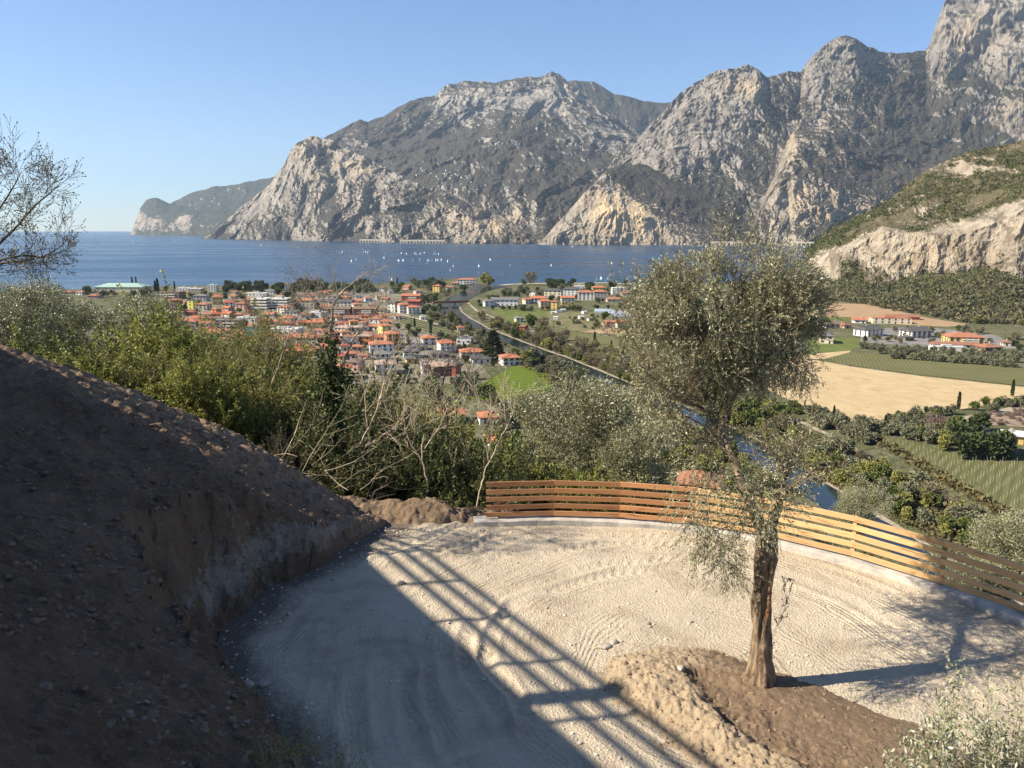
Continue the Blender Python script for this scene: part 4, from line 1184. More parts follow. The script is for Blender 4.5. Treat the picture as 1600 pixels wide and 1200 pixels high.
limb([(1175, 805), (1155, 835, -.4), (1140, 860, -.6), (1135, 885, -.6)], .012, .004, 7, (.25, .5), 1, up=-.22)
limb([(1196, 830), (1190, 780, -.35), (1195, 740, -.5), (1180, 720, -.6)], .014, .004, 7, (.3, .5), 1, up=0)
limb([(1205, 1000), (1222, 960, -.1), (1232, 930, -.1), (1240, 905, -.1)], .0025, .001, 5, (.10, .2), 0, up=.05)
limb([(1204, 1010), (1216, 975, -.1), (1224, 940, -.1), (1226, 915, -.1)], .0025, .001, 5, (.10, .2), 0, up=.05)
bv, bf = tubes(polys, 6)
link('branches', np_mesh('branches', bv, bf, [m_obark], True), ot)
pos, dr = [], []
for P, d in tips:
    n = RO.randint(9, 15)
    for j in range(n):
        t = RO.uniform(.05, 1) * (len(P) - 1); i = min(len(P) - 2, int(t))
        pos.append(P[i].lerp(P[i + 1], t - i))
        dr.append(tilt(P[i + 1] - P[i], math.radians(RO.uniform(20, 60)), RO.uniform(0, 6.283)))
# twig sprays filling the crown's lobes; the lobes leave gaps where the light comes through
LOBES = [(1130, 500, .0, 105, 1.15, 50), (1078, 455, -.3, 62, .9, 52), (1210, 460, .2, 66, .95, 58), (1228, 535, .3, 56, .8, 58), (1052, 535, .3, 62, .9, 46), (1050, 592, -.4, 52, .8, 38), (1110, 565, 0, 85, 1.0, 52), (1168, 560, .4, 62, .95, 46), (1255, 480, .4, 36, .6, 42), (1082, 650, .5, 50, .7, 36), (1090, 420, 0, 40, .6, 34), (1218, 415, 0, 40, .6, 32), (1022, 615, 0, 34, .5, 30), (1245, 575, .2, 30, .5, 36), (1020, 500, .3, 30, .5, 34), (1150, 450, .3, 50, .7, 36)]
wts = [a[3] * a[5] * a[4] for a in LOBES]; tw = sum(wts)
tp = []
NT = 15000
for a, w in zip(LOBES, wts):
    c = np.array(tuple(TP(a[0], a[1], a[2]))) - base
    u = (TD + 1.8) / 1160.0
    for k in range(int(NT * w / tw)):
        v = rngO.normal(size=3); v /= np.linalg.norm(v)
        rr = rngO.uniform(0.15, 1.0) ** 0.5
        q = c + v * np.array([a[3] * u, a[4], a[5] * u]) * rr
        if vnoise(np.array([q[0] * 1.7]), np.array([q[1] * 1.7]), np.array([q[2] * 1.7]), 91)[0] < .47 and rr > .25: continue
        outw = np.array([v[0] * .8, v[1] * .8, .35 + v[2] * .75]) + rngO.normal(0, .45, 3)
        if v[2] < -.2: outw[2] -= .9
        tp.append((q, outw / np.linalg.norm(outw)))
for (px_, py_, dy_, rx_, ry_, nn_, hang_) in [(1118, 850, -.5, 50, 34, 170, 1), (1138, 890, -.6, 22, 26, 70, 1), (1165, 770, -.3, 55, 45, 190, .3), (1235, 730, .3, 38, 42, 150, .1), (1215, 775, -.3, 26, 40, 110, .2), (1100, 740, .4, 60, 40, 160, .4), (1185, 815, -.25, 26, 22, 80, .6), (1255, 690, .4, 30, 24, 60, 0), (1085, 800, -.4, 28, 40, 70, .9), (1170, 700, .2, 40, 30, 90, .1)]:
    c = np.array(tuple(TP(px_, py_, dy_))) - base
    u = TD / 1130.0
    for k in range(nn_):
        v = rngO.normal(size=3) * .55
        q = c + v * np.array([rx_ * u, .35, ry_ * u])
        o_ = np.array([v[0], v[1], .3 - 1.6 * hang_]) + rngO.normal(0, .4, 3)
        tp.append((q, o_ / np.linalg.norm(o_)))
tw_polys = []
for q, d in tp:
    Lt = rngO.uniform(.16, .34)
    n = rngO.integers(9, 14)
    curve = rngO.normal(0, .25, 3) + np.array([0, 0, -.2])
    for j in range(n):
        t = (j + .5) / n
        pos.append(Vector(q + d * Lt * t + curve * Lt * t * t))
        dr.append(tilt(Vector(d + curve * t), math.radians(RO.uniform(18, 50)), RO.uniform(0, 6.283)))
    if rngO.random() < .6:
        tw_polys.append(([q, q + d * Lt * .5 + curve * Lt * .25, q + d * Lt + curve * Lt], [.0035, .0025, .001]))
link('twigs', np_mesh('twigs', *tubes(tw_polys, 3), [m_twig], True), ot)
posa = np.array([tuple(v) for v in pos]); dra = np.array([tuple(v) for v in dr])
V, F = leaves(posa, dra, .062, .0155, rngO)
tint = np.clip(vnoise(posa[:, 0] * 1.5, posa[:, 1] * 1.5, posa[:, 2] * 1.5, 9) * .6 + rngO.uniform(-.1, .5, len(posa)), 0, 1)
link('crown', np_mesh('olive_leaves', V, F, [m_olive], False, {'tint': ('FACE', tint)}), ot)

# ------------------------------------------------------------------ thicket behind the crest
S_GRN = [proto_shrub(101, 3.2, 8, m_green, m_dtwig, .095, .055, 34), proto_shrub(102, 3.0, 8, m_green, m_dtwig, .09, .052, 34, 34)]
S_YEL = [proto_shrub(111, 3.2, 7, m_yelgr, m_twig, .075, .042, 24, 26)]
S_DRK = [proto_shrub(121, 3.4, 9, m_dkgrn, m_dtwig, .095, .055, 34), proto_shrub(122, 2.8, 9, m_dkgrn, m_dtwig, .09, .05, 34, 38)]
S_BAR = [proto_shrub(131, 3.8, 8, m_budl, m_twig, .04, .025, 9, 20, 2), proto_shrub(132, 4.2, 6, m_budl, m_twig, .03, .018, 3, 26, 2)]
S_OLV = [proto_crown(141, 1.9, 1.7, 40000, .085, .024, m_olive, m_obark, 1.1, .13, clump=.16, lobes=8, jit=.06), proto_crown(142, 1.7, 1.8, 38000, .085, .024, m_olive, m_obark, 1.2, .12, clump=.16, lobes=8, jit=.06)]
RS = random.Random(77)
LBL = {
 'g': ('green_shrub', S_GRN, 'shrub', 'leafy fresh green shrub in the thicket below the soil slope', 'green shrubs of the thicket'),
 'y': ('budding_shrub', S_YEL, 'shrub', 'shrub with yellowish young leaves rising out of the thicket', 'yellowish shrubs of the thicket'),
 'd': ('dark_shrub', S_DRK, 'shrub', 'dark leafy shrub deep in the thicket before the houses', 'dark shrubs of the thicket'),
 'b': ('bare_shrub', S_BAR, 'shrub', 'bare many-stemmed shrub with grey stems in the thicket', 'bare stemmed shrubs of the thicket')}
SH = []
KL_ = {'g': 'fresh green leafy shrub', 'y': 'shrub with yellowish young leaves', 'd': 'dark leafy shrub', 'b': 'bare grey-stemmed shrub'}
KG_ = {'g': 'green shrubs', 'y': 'yellowish shrubs', 'd': 'dark shrubs', 'b': 'bare shrubs'}
def put(kind, px, D, s, dz=0.0):
    x, f, u = ray(px, 600)
    X = x * D / f
    z = sz(X, D)
    nm, pr, cat, lab, grp = LBL[kind]
    if kind == 'b': s *= .72
    wh = ('under the silvery olives' if px < 230 else 'between soil crest and red roofs' if px < 440 else 'around the ivy tree' if px < 600 else 'before the fence end' if px < 800 else 'behind the timber fence')
    dp = 'on the upper edge' if D < 24.5 else 'halfway down' if D < 31 else 'far down the slope'
    lab = KL_[kind] + ' ' + wh + ', ' + dp
    grp = KG_[kind] + ' ' + wh
    SH.append(plant(nm, pr[RS.randrange(len(pr))], (X, D, z + dz - .1), RS.uniform(0, 6.28), s, lab, cat, grp, 'stems', 'foliage', (RS.uniform(-.12, .12), RS.uniform(-.12, .12))))
def row(x0, x1, n, D0, D1, s0_, s1_, kinds):
    for i in range(n):
        put(RS.choice(kinds), x0 + (x1 - x0) * (i + RS.random()) / n, RS.uniform(D0, D1), RS.uniform(s0_, s1_))
row(-40, 260, 14, 20, 25, .5, .75, 'ggddy')
row(60, 420, 16, 22.5, 27, .75, .95, 'ggyg')
row(240, 560, 20, 24, 29, .85, 1.1, 'gyygy')
row(440, 560, 3, 25, 28, .8, .95, 'b')
row(420, 760, 18, 21.8, 23.5, .7, 1.05, 'dddb')
row(440, 830, 24, 23.5, 27, 1.0, 1.35, 'dybdg')
row(520, 860, 20, 27, 33, 1.45, 1.85, 'ygbdg')
row(540, 820, 12, 33, 44, 2.0, 2.5, 'yydg')
row(300, 620, 14, 29, 35, 1.1, 1.5, 'ggyg')
row(620, 900, 12, 33, 42, 1.6, 2.2, 'ydgg')
row(720, 1000, 10, 45, 60, 1.9, 2.6, 'ydg')
row(780, 1250, 16, 23, 28, .8, 1.1, 'ddgb')
row(0, 300, 10, 27, 34, 1.1, 1.5, 'gdd')
row(900, 1300, 10, 34, 50, 1.2, 1.7, 'ddg')
row(1200, 1620, 8, 17.5, 19, .35, .5, 'dg')
def olive(px, py_top, D, s, label, k=0, group=None):
    x, f, u = ray(px, py_top)
    X = x * D / f
    zt = EYE + u * D / f
    h = 4.3 * s
    zb = max(sz(X, D), zt - h - 1.5) if False else zt - h
    return plant('olive_tree', S_OLV[k], (X, D, zb), RS.uniform(0, 6.28), s, label, 'tree', group)
olive(925, 565, 27, 1.25, 'broad grey green olive tree standing behind the timber fence, left of the tall olive', 0)
olive(1000, 640, 25, .95, 'smaller olive tree crowding the fence under the crown of the tall olive', 1)
olive(865, 600, 30, 1.0, 'narrow olive tree at the thicket side of the broad olive behind the fence', 1)
olive(200, 443, 44, 1.5, 'silvery olive tree above the soil slope, before the green copper roof', 0)
olive(95, 462, 46, 1.4, 'olive tree between the bare tree and the silvery olive above the soil slope', 1)
olive(10, 420, 40, 1.5, 'dark olive tree at the edge of the view under the bare branches', 0)
olive(240, 470, 38, 1.1, 'low olive tree just below the silvery olive, next to the first town roofs', 1)
olive(1345, 755, 24, .55, 'small silvery olive rising behind the fence beside the river', 0)
olive(1590, 800, 19, .75, 'silvery olive bush behind the shaded end of the fence', 1)
olive(1520, 850, 18.5, .55, 'low olive sprout pushing against the rails where the fence turns dark', 0)

# bare tree leaning in from the left
R = random.Random(5); polys, tips = [], []
for (pts, r0, r1, kn, kl) in [([(-160, 430), (-60, 425), (0, 412), (50, 405), (80, 395), (100, 380)], .045, .006, 20, (.3, .62)), ([(-120, 430), (-40, 410), (20, 360), (52, 324), (80, 300), (94, 286)], .04, .006, 20, (.3, .62)),
                              ([(-100, 420), (-40, 380), (0, 325), (22, 290), (34, 268)], .035, .006, 20, (.3, .7)), ([(-80, 400), (-50, 340), (-20, 300), (-8, 266)], .04, .008, 10, (.3, .7)), ([(-40, 418), (30, 400), (70, 402), (105, 390)], .03, .006, 11, (.25, .55))]:
    path = smooth_path([tuple(PD(p, q, 17 + .8 * math.sin(p))) for p, q in pts], 6)
    rad = np.linspace(r0, r1, len(path)); polys.append((path, rad))
    for k in range(kn):
        i = min(len(path) - 2, int((.2 + .8 * (k + R.random()) / kn) * (len(path) - 1)))
        grow(R, Vector(path[i]), tilt(Vector(path[i + 1] - path[i]), math.radians(R.uniform(25, 65)), R.uniform(0, 6.28)), R.uniform(*kl), rad[i] * .4, 2, 5, (3, 4), (25, 60), (.5, .75), .14, .05, polys, tips, .6, .0028)
bx = PD(-190, 560, 17)
polys.append((smooth_path([tuple(bx - Vector((.3, 0, 3))), tuple(bx), tuple(PD(-170, 470, 17)), tuple(PD(-120, 430, 17)), tuple(PD(-80, 400, 17))], 6), np.linspace(.16, .08, 25)))
rngB = np.random.default_rng(8); pos = []; dr = []
for P, d in tips:
    for j in range(2):
        pos.append(tuple(P[-1 - j])); dr.append(tuple(d))
V, F = leaves(np.array(pos), np.array(dr), .055, .03, rngB)
bt = empty('bare_tree', bx, 0, 'bare budding tree reaching in over the lake with fine dark twigs', 'tree')
o = link('branches', np_mesh('bare_branches', *tubes(polys, 5), [m_dtwig], True), bt); o.location = -bx
o = link('buds', np_mesh('buds', V, F, [m_budl], False, {'tint': ('FACE', rngB.random(len(pos)))}), bt); o.location = -bx

# tall ivy-clad tree with bare fork in the middle of the thicket
def bare_standing(name, label, trunkpix, D, r0, forks, seed, ivy=None, mat=m_twig, depth=2, kl=(.5, 1.0), minr=.005):
    R = random.Random(seed); polys, tips = [], []
    base_ = PD(trunkpix[0][0], trunkpix[0][1], D)
    for (pts, ra, rb, kn) in [(trunkpix, r0, r0 * .5, 0)] + forks:
        path = smooth_path([tuple(PD(p, q, D) - base_) for p, q in pts], 6)
        path = path + np.random.default_rng(seed).normal(0, .015, path.shape)
        rad = np.linspace(ra, rb, len(path)); polys.append((path, rad))
        for k in range(kn):
            i = min(len(path) - 2, int((.15 + .85 * (k + R.random()) / kn) * (len(path) - 1)))
            grow(R, Vector(path[i]), tilt(Vector(path[i + 1] - path[i]), math.radians(R.uniform(20, 55)), R.uniform(0, 6.28)), R.uniform(*kl), rad[i] * .45, depth, 5, (2, 3), (25, 55), (.5, .75), .12, .06, polys, tips, .6, minr)
    t = empty(name, base_, 0, label, 'tree')
    link('branches', np_mesh('branches', *tubes(polys, 5), [mat], True), t)
    rg = np.random.default_rng(seed)
    pos = [tuple(P[-1]) for P, d in tips]; dr = [tuple(d) for P, d in tips]
    if pos:
        V, F = leaves(np.array(pos), np.array(dr), .06, .035, rg)
        link('buds', np_mesh('buds', V, F, [m_budl], False, {'tint': ('FACE', rg.random(len(pos)))}), t)
    if ivy:
        pos, dr = [], []
        for (p, q, rx, ry, n) in ivy:
            c_ = np.array(tuple(PD(p, q, D) - base_)); u = D / 1180
            v = rg.normal(size=(n, 3)) * .5
            pos.append(c_ + v * np.array([rx * u, rx * u, ry * u])); dr.append(v + np.array([0, 0, -.4]))
        pos = np.concatenate(pos); dr = np.concatenate(dr)
        V, F = leaves(pos, dr, .11, .09, rg)
        link('ivy', np_mesh('ivy', V, F, [m_ivy], False, {'tint': ('FACE', rg.random(len(pos)))}), t)
    return t
bare_standing('ivy_tree', 'tall forked tree in the thicket, its lower trunk wrapped in dark ivy', [(512, 690), (516, 620), (516, 550), (517, 515)], 24, .09,
    [([(517, 515), (520, 480), (532, 460), (548, 445), (560, 436), (568, 430)], .045, .012, 5), ([(517, 515), (508, 500), (500, 485), (492, 470), (478, 455)], .03, .008, 4), ([(520, 600), (540, 560), (552, 530), (572, 505), (590, 480), (598, 470)], .045, .01, 6), ([(517, 520), (508, 505), (503, 480), (505, 460)], .03, .008, 3), ([(516, 560), (500, 540), (490, 510), (480, 490)], .03, .008, 5)], 61,
    [(515, 645, 15, 60, 1300), (522, 600, 16, 26, 700), (510, 570, 12, 30, 500), (518, 535, 8, 26, 220), (538, 590, 16, 12, 320), (500, 610, 12, 14, 260)])
bare_standing('leaning_tree', 'slender pale tree leaning over the cut branches in the thicket', [(528, 760), (560, 700), (590, 640), (610, 600)], 22.5, .032, [([(590, 640), (600, 600), (620, 560), (640, 540)], .03, .008, 6), ([(560, 700), (600, 680), (640, 650), (660, 620)], .025, .006, 5), ([(575, 665), (570, 620), (580, 590)], .02, .006, 5)], 62, mat=m_ptwig)
bare_standing('slim_tree', 'slim bare tree between the ivy tree and the first orange roofs', [(420, 640), (425, 600), (440, 560), (452, 520)], 25, .04, [([(430, 590), (415, 560), (400, 530), (390, 515)], .02, .006, 6), ([(440, 560), (446, 530), (440, 500)], .02, .006, 6), ([(452, 520), (470, 500), (480, 490)], .015, .005, 4)], 63)
bare_standing('thorny_tree', 'bare dense twigged tree before the dark red apartment house', [(700, 700), (698, 650), (690, 620), (692, 590)], 26, .05, [([(698, 650), (680, 610), (668, 580), (665, 560)], .03, .008, 8), ([(692, 600), (700, 570), (712, 550)], .03, .008, 8), ([(695, 630), (725, 600), (740, 580)], .03, .008, 7)], 64, mat=m_dtwig)
bare_standing('pale_sapling', 'pale sapling with a mossy stem right beside the fence end', [(742, 806), (752, 760), (765, 720), (785, 680)], 21, .03, [([(765, 720), (755, 680), (760, 640)], .015, .005, 6), ([(785, 680), (800, 650), (805, 630)], .015, .004, 5)], 65, mat=m_ptwig)
bare_standing('crooked_sapling', 'crooked double-stemmed sapling midway between leaning tree and fence end', [(655, 800), (668, 760), (660, 720), (662, 680)], 21.5, .035, [([(660, 720), (640, 690), (630, 650), (640, 610)], .02, .006, 7), ([(664, 700), (690, 660), (700, 630)], .02, .006, 7)], 66, mat=m_ptwig)
for i in range(9):
    px_ = RS.uniform(430, 770); D_ = RS.uniform(21.6, 25)
    b0 = (px_, RS.uniform(730, 800)); ln = RS.uniform(50, 130); a_ = RS.gauss(0, .35)
    o = bare_standing('bare_sapling', None, [b0, (px_ + math.sin(a_) * ln * .5, b0[1] - ln * .5), (px_ + math.sin(a_) * ln + RS.uniform(-12, 12), b0[1] - ln)], D_, RS.uniform(.012, .028), [([(px_ + math.sin(a_) * ln * .5, b0[1] - ln * .5), (px_ + RS.uniform(-25, 25) + math.sin(a_) * ln * .6, b0[1] - ln * .9)], .010, .004, 4)], 700 + i, mat=RS.choice([m_twig, m_ptwig]), depth=1, kl=(.3, .7))
    tag(o, 'thin leafless sapling stem among the dark undergrowth of the thicket', 'tree', 'leafless saplings in the thicket')

# pile of cut branches
for i in range(24):
    px_ = RS.uniform(440, 580); py_ = 690 + (px_ - 440) * .62 + RS.uniform(-6, 26)
    D_ = RS.uniform(20.3, 21.6)
    ln = RS.uniform(.6, 1.9)
    a0 = PD(px_, py_, D_)
    d = Vector((RS.uniform(.2, 1) * RS.choice([1, 1, -1]), RS.uniform(-.3, .5), RS.uniform(-.1, .9))).normalized()
    pl, tp_ = [], []
    grow(random.Random(900 + i), (0, 0, 0), d, ln, RS.uniform(.006, .015), 1, 5, (1, 3), (20, 50), (.3, .6), .12, 0, pl, tp_, .6, .004)
    o = link('cut_branch', np_mesh('cut_branch', *tubes(pl, 5), [RS.choice([m_ptwig, m_twig])], True), None, a0)
    tag(o, 'stripped pale branch on the brushwood heap where the slope meets the thicket', 'branch', 'cut branches in the brushwood heap')

# shrubs beside the camera at the lower edges
S_NR = [proto_shrub(151, 1.6, 9, leafmat('wild_olive_leaf', (0.13, 0.15, 0.06), (0.25, 0.26, 0.13), (0.38, 0.38, 0.27), .45, .4), m_twig, .055, .018, 30, 30, 2, basew=.35, minr=.002)]
for (p, q, D_, s, lb) in [(1545, 1160, 7.6, 1.05, 'wild olive shrub with pale narrow leaves at the gravel edge, the tallest of its clump'), (1600, 1080, 8.6, 1.0, 'wild olive shrub standing beyond the tallest one of the clump'), (1470, 1235, 7.2, .62, 'low wild olive shrub spreading over the turned soil')]:
    g = G(p, q, TZ + .1)
    x, f, u = ray(p, q); X = x * D_ / f
    plant('wild_olive_shrub', S_NR[0], (X, D_, TZ - .25), RS.uniform(0, 6), (s * 1.35, s * 1.35, s * 1.6), lb, 'shrub', None, 'stems', 'foliage')
S_WD = [proto_shrub(161, .7, 7, m_green, m_twig, .035, .014, 9, 30, 1, basew=.2, minr=.0015)]
for (p, q, D_, s, lb) in [(470, 1170, 7.6, 1.0, 'spindly weed with yellow tips growing on the shaded lip of the bank'), (530, 1205, 7.4, .8, 'low leafy weed at the foot of the spindly weed'), (430, 1195, 7.2, .9, 'dark weed tuft uphill of the spindly weed')]:
    v = PD(p, q, D_)
    plant('weed', S_WD[0], v, RS.uniform(0, 6), s, lb, 'plant', None, 'stems', 'foliage')
# parched grass tufts on the crest
# ------------------------------------------------------------------ the town: every house a thing with walls, roof, windows
WALLC = {'white': (0.72, 0.69, 0.63), 'cream': (0.66, 0.57, 0.42), 'yellow': (0.66, 0.48, 0.17), 'bright yellow': (0.72, 0.66, 0.16), 'orange': (0.62, 0.25, 0.10), 'beige': (0.50, 0.43, 0.34), 'grey': (0.38, 0.36, 0.34), 'pink': (0.58, 0.33, 0.26), 'red': (0.42, 0.12, 0.09), 'brick': (0.26, 0.11, 0.07), 'mint': (0.48, 0.58, 0.48), 'pale blue': (0.48, 0.56, 0.62), 'teal': (0.10, 0.24, 0.28), 'brown': (0.22, 0.16, 0.12), 'dark red': (0.30, 0.10, 0.10)}
ROOFC = {'orange': (0.47, 0.175, 0.088), 'red': (0.36, 0.10, 0.06), 'brown': (0.22, 0.145, 0.10), 'grey': (0.20, 0.185, 0.17), 'dark grey': (0.105, 0.098, 0.095), 'white': (0.62, 0.60, 0.56), 'rust': (0.34, 0.15, 0.085), 'pale green copper': (0.36, 0.50, 0.42), 'pinkish': (0.42, 0.29, 0.22)}
M_W = {k: m_simple(k.replace(' ', '_') + '_plaster', v, .9, .10, .6, .0) for k, v in WALLC.items()}
def m_tiles(name, c_):
    b = NB(name)
    co = b.coord('Object')
    n1 = b.noise(co, .5, 5.0, .6); n2 = b.noise(co, 3.0, 4.0, .7)
    wv = b.n('ShaderNodeTexWave', i_Scale=.9, i_Distortion=1.0); b.l(co, wv.inputs[0])
    oi = b.n('ShaderNodeObjectInfo').outputs['Random']
    c = b.mix(b.ramp(n1, .35, .65), tuple(x * .78 for x in c_), tuple(min(1, x * 1.15) for x in c_))
    c = b.mix(b.ramp(n2, .52, .7), c, tuple(x * .6 for x in c_))
    c = b.mix(b.math('MULTIPLY', oi, .75), c, tuple(x * .62 + .03 for x in (c_[0], c_[1] * 1.1, c_[2] * 1.2)))
    return b.done(c, .9, b.bump(wv.outputs['Fac'], .4, .12), .15)
M_R = {k: m_tiles(k.replace(' ', '_') + '_roof_tiles', v) for k, v in ROOFC.items()}
m_glass = m_simple('window_glass', (0.035, 0.04, 0.045), .15, .1, 1, 0, .6)
m_shut = m_simple('window_shutter', (0.14, 0.10, 0.07), .8, .2)
m_frame = m_simple('window_frame', (0.55, 0.53, 0.48), .8, .1)
def win_mesh(w, h, shut):
    m = MB()
    m.box(-w / 2, w / 2, -.03, .12, 0, h, 0)
    m.box(-w / 2 - .1, w / 2 + .1, -.10, .1, -.12, 0, 1)
    if shut:
        m.box(-w / 2 - .55, -w / 2, -.07, .1, 0, h, 2); m.box(w / 2, w / 2 + .55, -.07, .1, 0, h, 2)
    return m.mesh('window', [m_glass, m_frame, m_shut])
WIN_S = win_mesh(1.1, 1.4, True); WIN_P = win_mesh(1.4, 1.5, False); WIN_L = win_mesh(2.6, 1.3, False); DOOR_ = win_mesh(1.2, 2.2, False)
m_chim = m_simple('chimney_plaster', (.5, .42, .34), .9, .15)
m_bal = m_simple('balcony_plaster', (.62, .58, .52), .9, .1)
m_solar = m_simple('solar_panel', (.02, .03, .06), .2, .1, 1, 0, .6)
HOUSES = []
def roof_mesh(a, d, rh, ov, kind, mat, th=.28):
    m = MB()
    A, D = a / 2 + ov, d / 2 + ov
    if kind == 'hip':
        if A >= D: r0, r1 = (-(A - D) * 1.0, 0), ((A - D) * 1.0, 0)
        else: r0, r1 = (0, -(D - A)), (0, D - A)
        if (r0[0] - r1[0]) ** 2 + (r0[1] - r1[1]) ** 2 < .04: r0, r1 = ((-.2, 0), (.2, 0)) if A >= D else ((0, -.2), (0, .2))
        v = [(-A, -D, 0), (A, -D, 0), (A, D, 0), (-A, D, 0), (-A, -D, th), (A, -D, th), (A, D, th), (-A, D, th), (*r0, rh + th), (*r1, rh + th)]
        f = [(3, 2, 1, 0), (0, 1, 5, 4), (1, 2, 6, 5), (2, 3, 7, 6), (3, 0, 4, 7)]
        f += [(4, 5, 9, 8), (5, 6, 9), (6, 7, 8, 9), (7, 4, 8)] if A >= D else [(4, 5, 8), (5, 6, 9, 8), (6, 7, 9), (7, 4, 8, 9)]
        m.add(v, f)
    elif kind == 'gable':
        v = [(-A, -D, 0), (A, -D, 0), (A, D, 0), (-A, D, 0), (-A, -D, th), (A, -D, th), (A, D, th), (-A, D, th), (-A, 0, rh + th), (A, 0, rh + th), (-A, 0, rh), (A, 0, rh)]
        m.add(v, [(0, 1, 5, 4), (4, 5, 9, 8), (2, 3, 7, 6), (6, 7, 8, 9), (0, 4, 8, 7, 3), (1, 2, 6, 9, 5), (3, 2, 1, 0)])
    else:
        m.box(-A + ov * .6, A - ov * .6, -D + ov * .6, D - ov * .6, 0, .35)
        m.box(-A * .35, A * .2, -D * .3, D * .4, .35, 1.5)
    return m.mesh('roof', [mat])
def house(cx, yb, w, h, wall, roof, kind='hip', rot=None, depth=None, label=None, storeys=None, cat='house', name=None, flags='', seed=None, nowin=False):
    R = random.Random(seed or int(cx * 31 + yb * 7))
    p = G(cx, yb)
    t = (p.y * cp - (p.z - EYE) * sp)
    mpp = t / FPX
    W = w * mpp
    rot = R.uniform(-26, 26) if rot is None else rot
    ra = abs(math.radians(rot))
    d = depth or min(13.0, max(7.0, W * .8))
    a = max(5.0, (W - d * math.sin(ra)) / math.cos(ra)) if W > d * math.sin(ra) + 4 else W * .8
    H = h * mpp
    rh = 0 if kind == 'flat' else min(a, d) * (.17 if kind == 'hip' else .2)
    wh = max(2.8, H - rh - .13 * d * .6)
    st = storeys or max(1, int(round(wh / 3.1)))
    o = empty(name or ('house' if cat == 'house' else cat.replace(' ', '_')), (p.x, p.y + d * .45, 1.9), math.radians(rot), None, cat)
    m = MB(); m.box(-a / 2, a / 2, -d / 2, d / 2, -.5, wh)
    if kind == 'gable':
        m.add([(-a / 2, -d / 2, wh), (-a / 2, d / 2, wh), (-a / 2, 0, wh + rh), (a / 2, -d / 2, wh), (a / 2, d / 2, wh), (a / 2, 0, wh + rh)], [(0, 2, 1), (3, 4, 5)])
    link('wall', m.mesh('wall', [M_W[wall]]), o)
    ov = .7 if kind != 'flat' else .25
    rf = link('roof', roof_mesh(a, d, rh, ov, kind, M_R[roof]), o, (0, 0, wh + .01))
    if kind != 'flat' and 'n' not in flags:
        m = MB(); m.box(-.35, .35, -.3, .3, 0, 1.3 + rh * .5); m.box(-.45, .45, -.4, .4, 1.3 + rh * .5, 1.45 + rh * .5)
        link('chimney', m.mesh('chimney', [m_chim]), rf, (a * R.uniform(-.3, .3), d * R.uniform(-.2, .2), rh * .35))
    if 's' in flags:
        m = MB(); m.box(-1.6, 1.6, -1, 1, 0, .12)
        q = link('solar_panel', m.mesh('solar_panel', [m_solar]), rf, (-a * .22, -d * .28, rh * .42 + .35)); q.rotation_euler = (math.radians(20), 0, 0)
    if not nowin:
        fh = wh / st
        wm = R.choice([WIN_S, WIN_P]) if 'l' not in flags else WIN_L
        sp_ = 3.4 if wm is not WIN_L else 4.2
        nf = max(1, min(6 if W > 25 else 4, int(a / sp_)))
        ns = max(1, min(3, int(d / 4)))
        for s_ in range(st):
            z = s_ * fh + fh * .35
            for i in range(nf):
                x = -a / 2 + a * (i + .5) / nf
                if s_ == 0 and i == nf // 2:
                    link('door', DOOR_, o, (x, -d / 2, .05)); continue
                link('window', wm, o, (x, -d / 2, z))
            for i in range(ns):
                y = -d / 2 + d * (i + .5) / ns
                q = link('window', wm, o, (-a / 2, y, z)); q.rotation_euler = (0, 0, -math.pi / 2)
                if rot < -8:
                    q = link('window', wm, o, (a / 2, y, z)); q.rotation_euler = (0, 0, math.pi / 2)
            if 'b' in flags and s_ > 0:
                m = MB(); bw = a * .45; m.box(-bw / 2, bw / 2, -1.4, .02, -.1, 0); m.box(-bw / 2, bw / 2, -1.4, -1.3, 0, .95); m.box(-bw / 2, -bw / 2 + .1, -1.3, 0, 0, .95); m.box(bw / 2 - .1, bw / 2, -1.3, 0, 0, .95)
                link('balcony', m.mesh('balcony', [m_bal]), o, (a * .1, -d / 2 - .02, s_ * fh))
    HOUSES.append(dict(o=o, cx=cx, yb=yb, w=w, h=h, wall=wall, roof=roof, kind=kind, label=label, cat=cat, st=st, W=W))
    return o
def office(cx, yb, w, h, tiers, label):
    p = G(cx, yb); t = p.y * cp - (p.z - EYE) * sp; mpp = t / FPX
    a, H, d = w * mpp, h * mpp, 14.0
    o = empty('office_building', (p.x, p.y + d / 2, 1.9), math.radians(-6), label, 'office building')
    fh = H / tiers
    for k in range(tiers):
        c_ = a * .03 * k
        m = MB(); m.box(-a / 2 + c_, a / 2 - c_ * .4, -d / 2 + c_ * .3, d / 2, k * fh + fh * .5, k * fh + fh * .98)
        link('white_parapet', m.mesh('parapet', [M_W['white']]), o)
        m = MB(); m.box(-a / 2 + c_ + .8, a / 2 - c_ * .4 - .8, -d / 2 + c_ * .3 + .9, d / 2 - .5, k * fh, k * fh + fh * .5)
        link('window_band', m.mesh('window_band', [m_glass]), o)
    m = MB(); m.box(-a * .2, a * .1, -2, 3, H - .1, H + 2)
    link('roof_plant', m.mesh('roof_plant', [M_W['grey']]), o)
    HOUSES.append(dict(o=o, cx=cx, yb=yb, w=w, h=h, wall='white', roof='white', kind='flat', label=label, cat='office building', st=tiers, W=a))
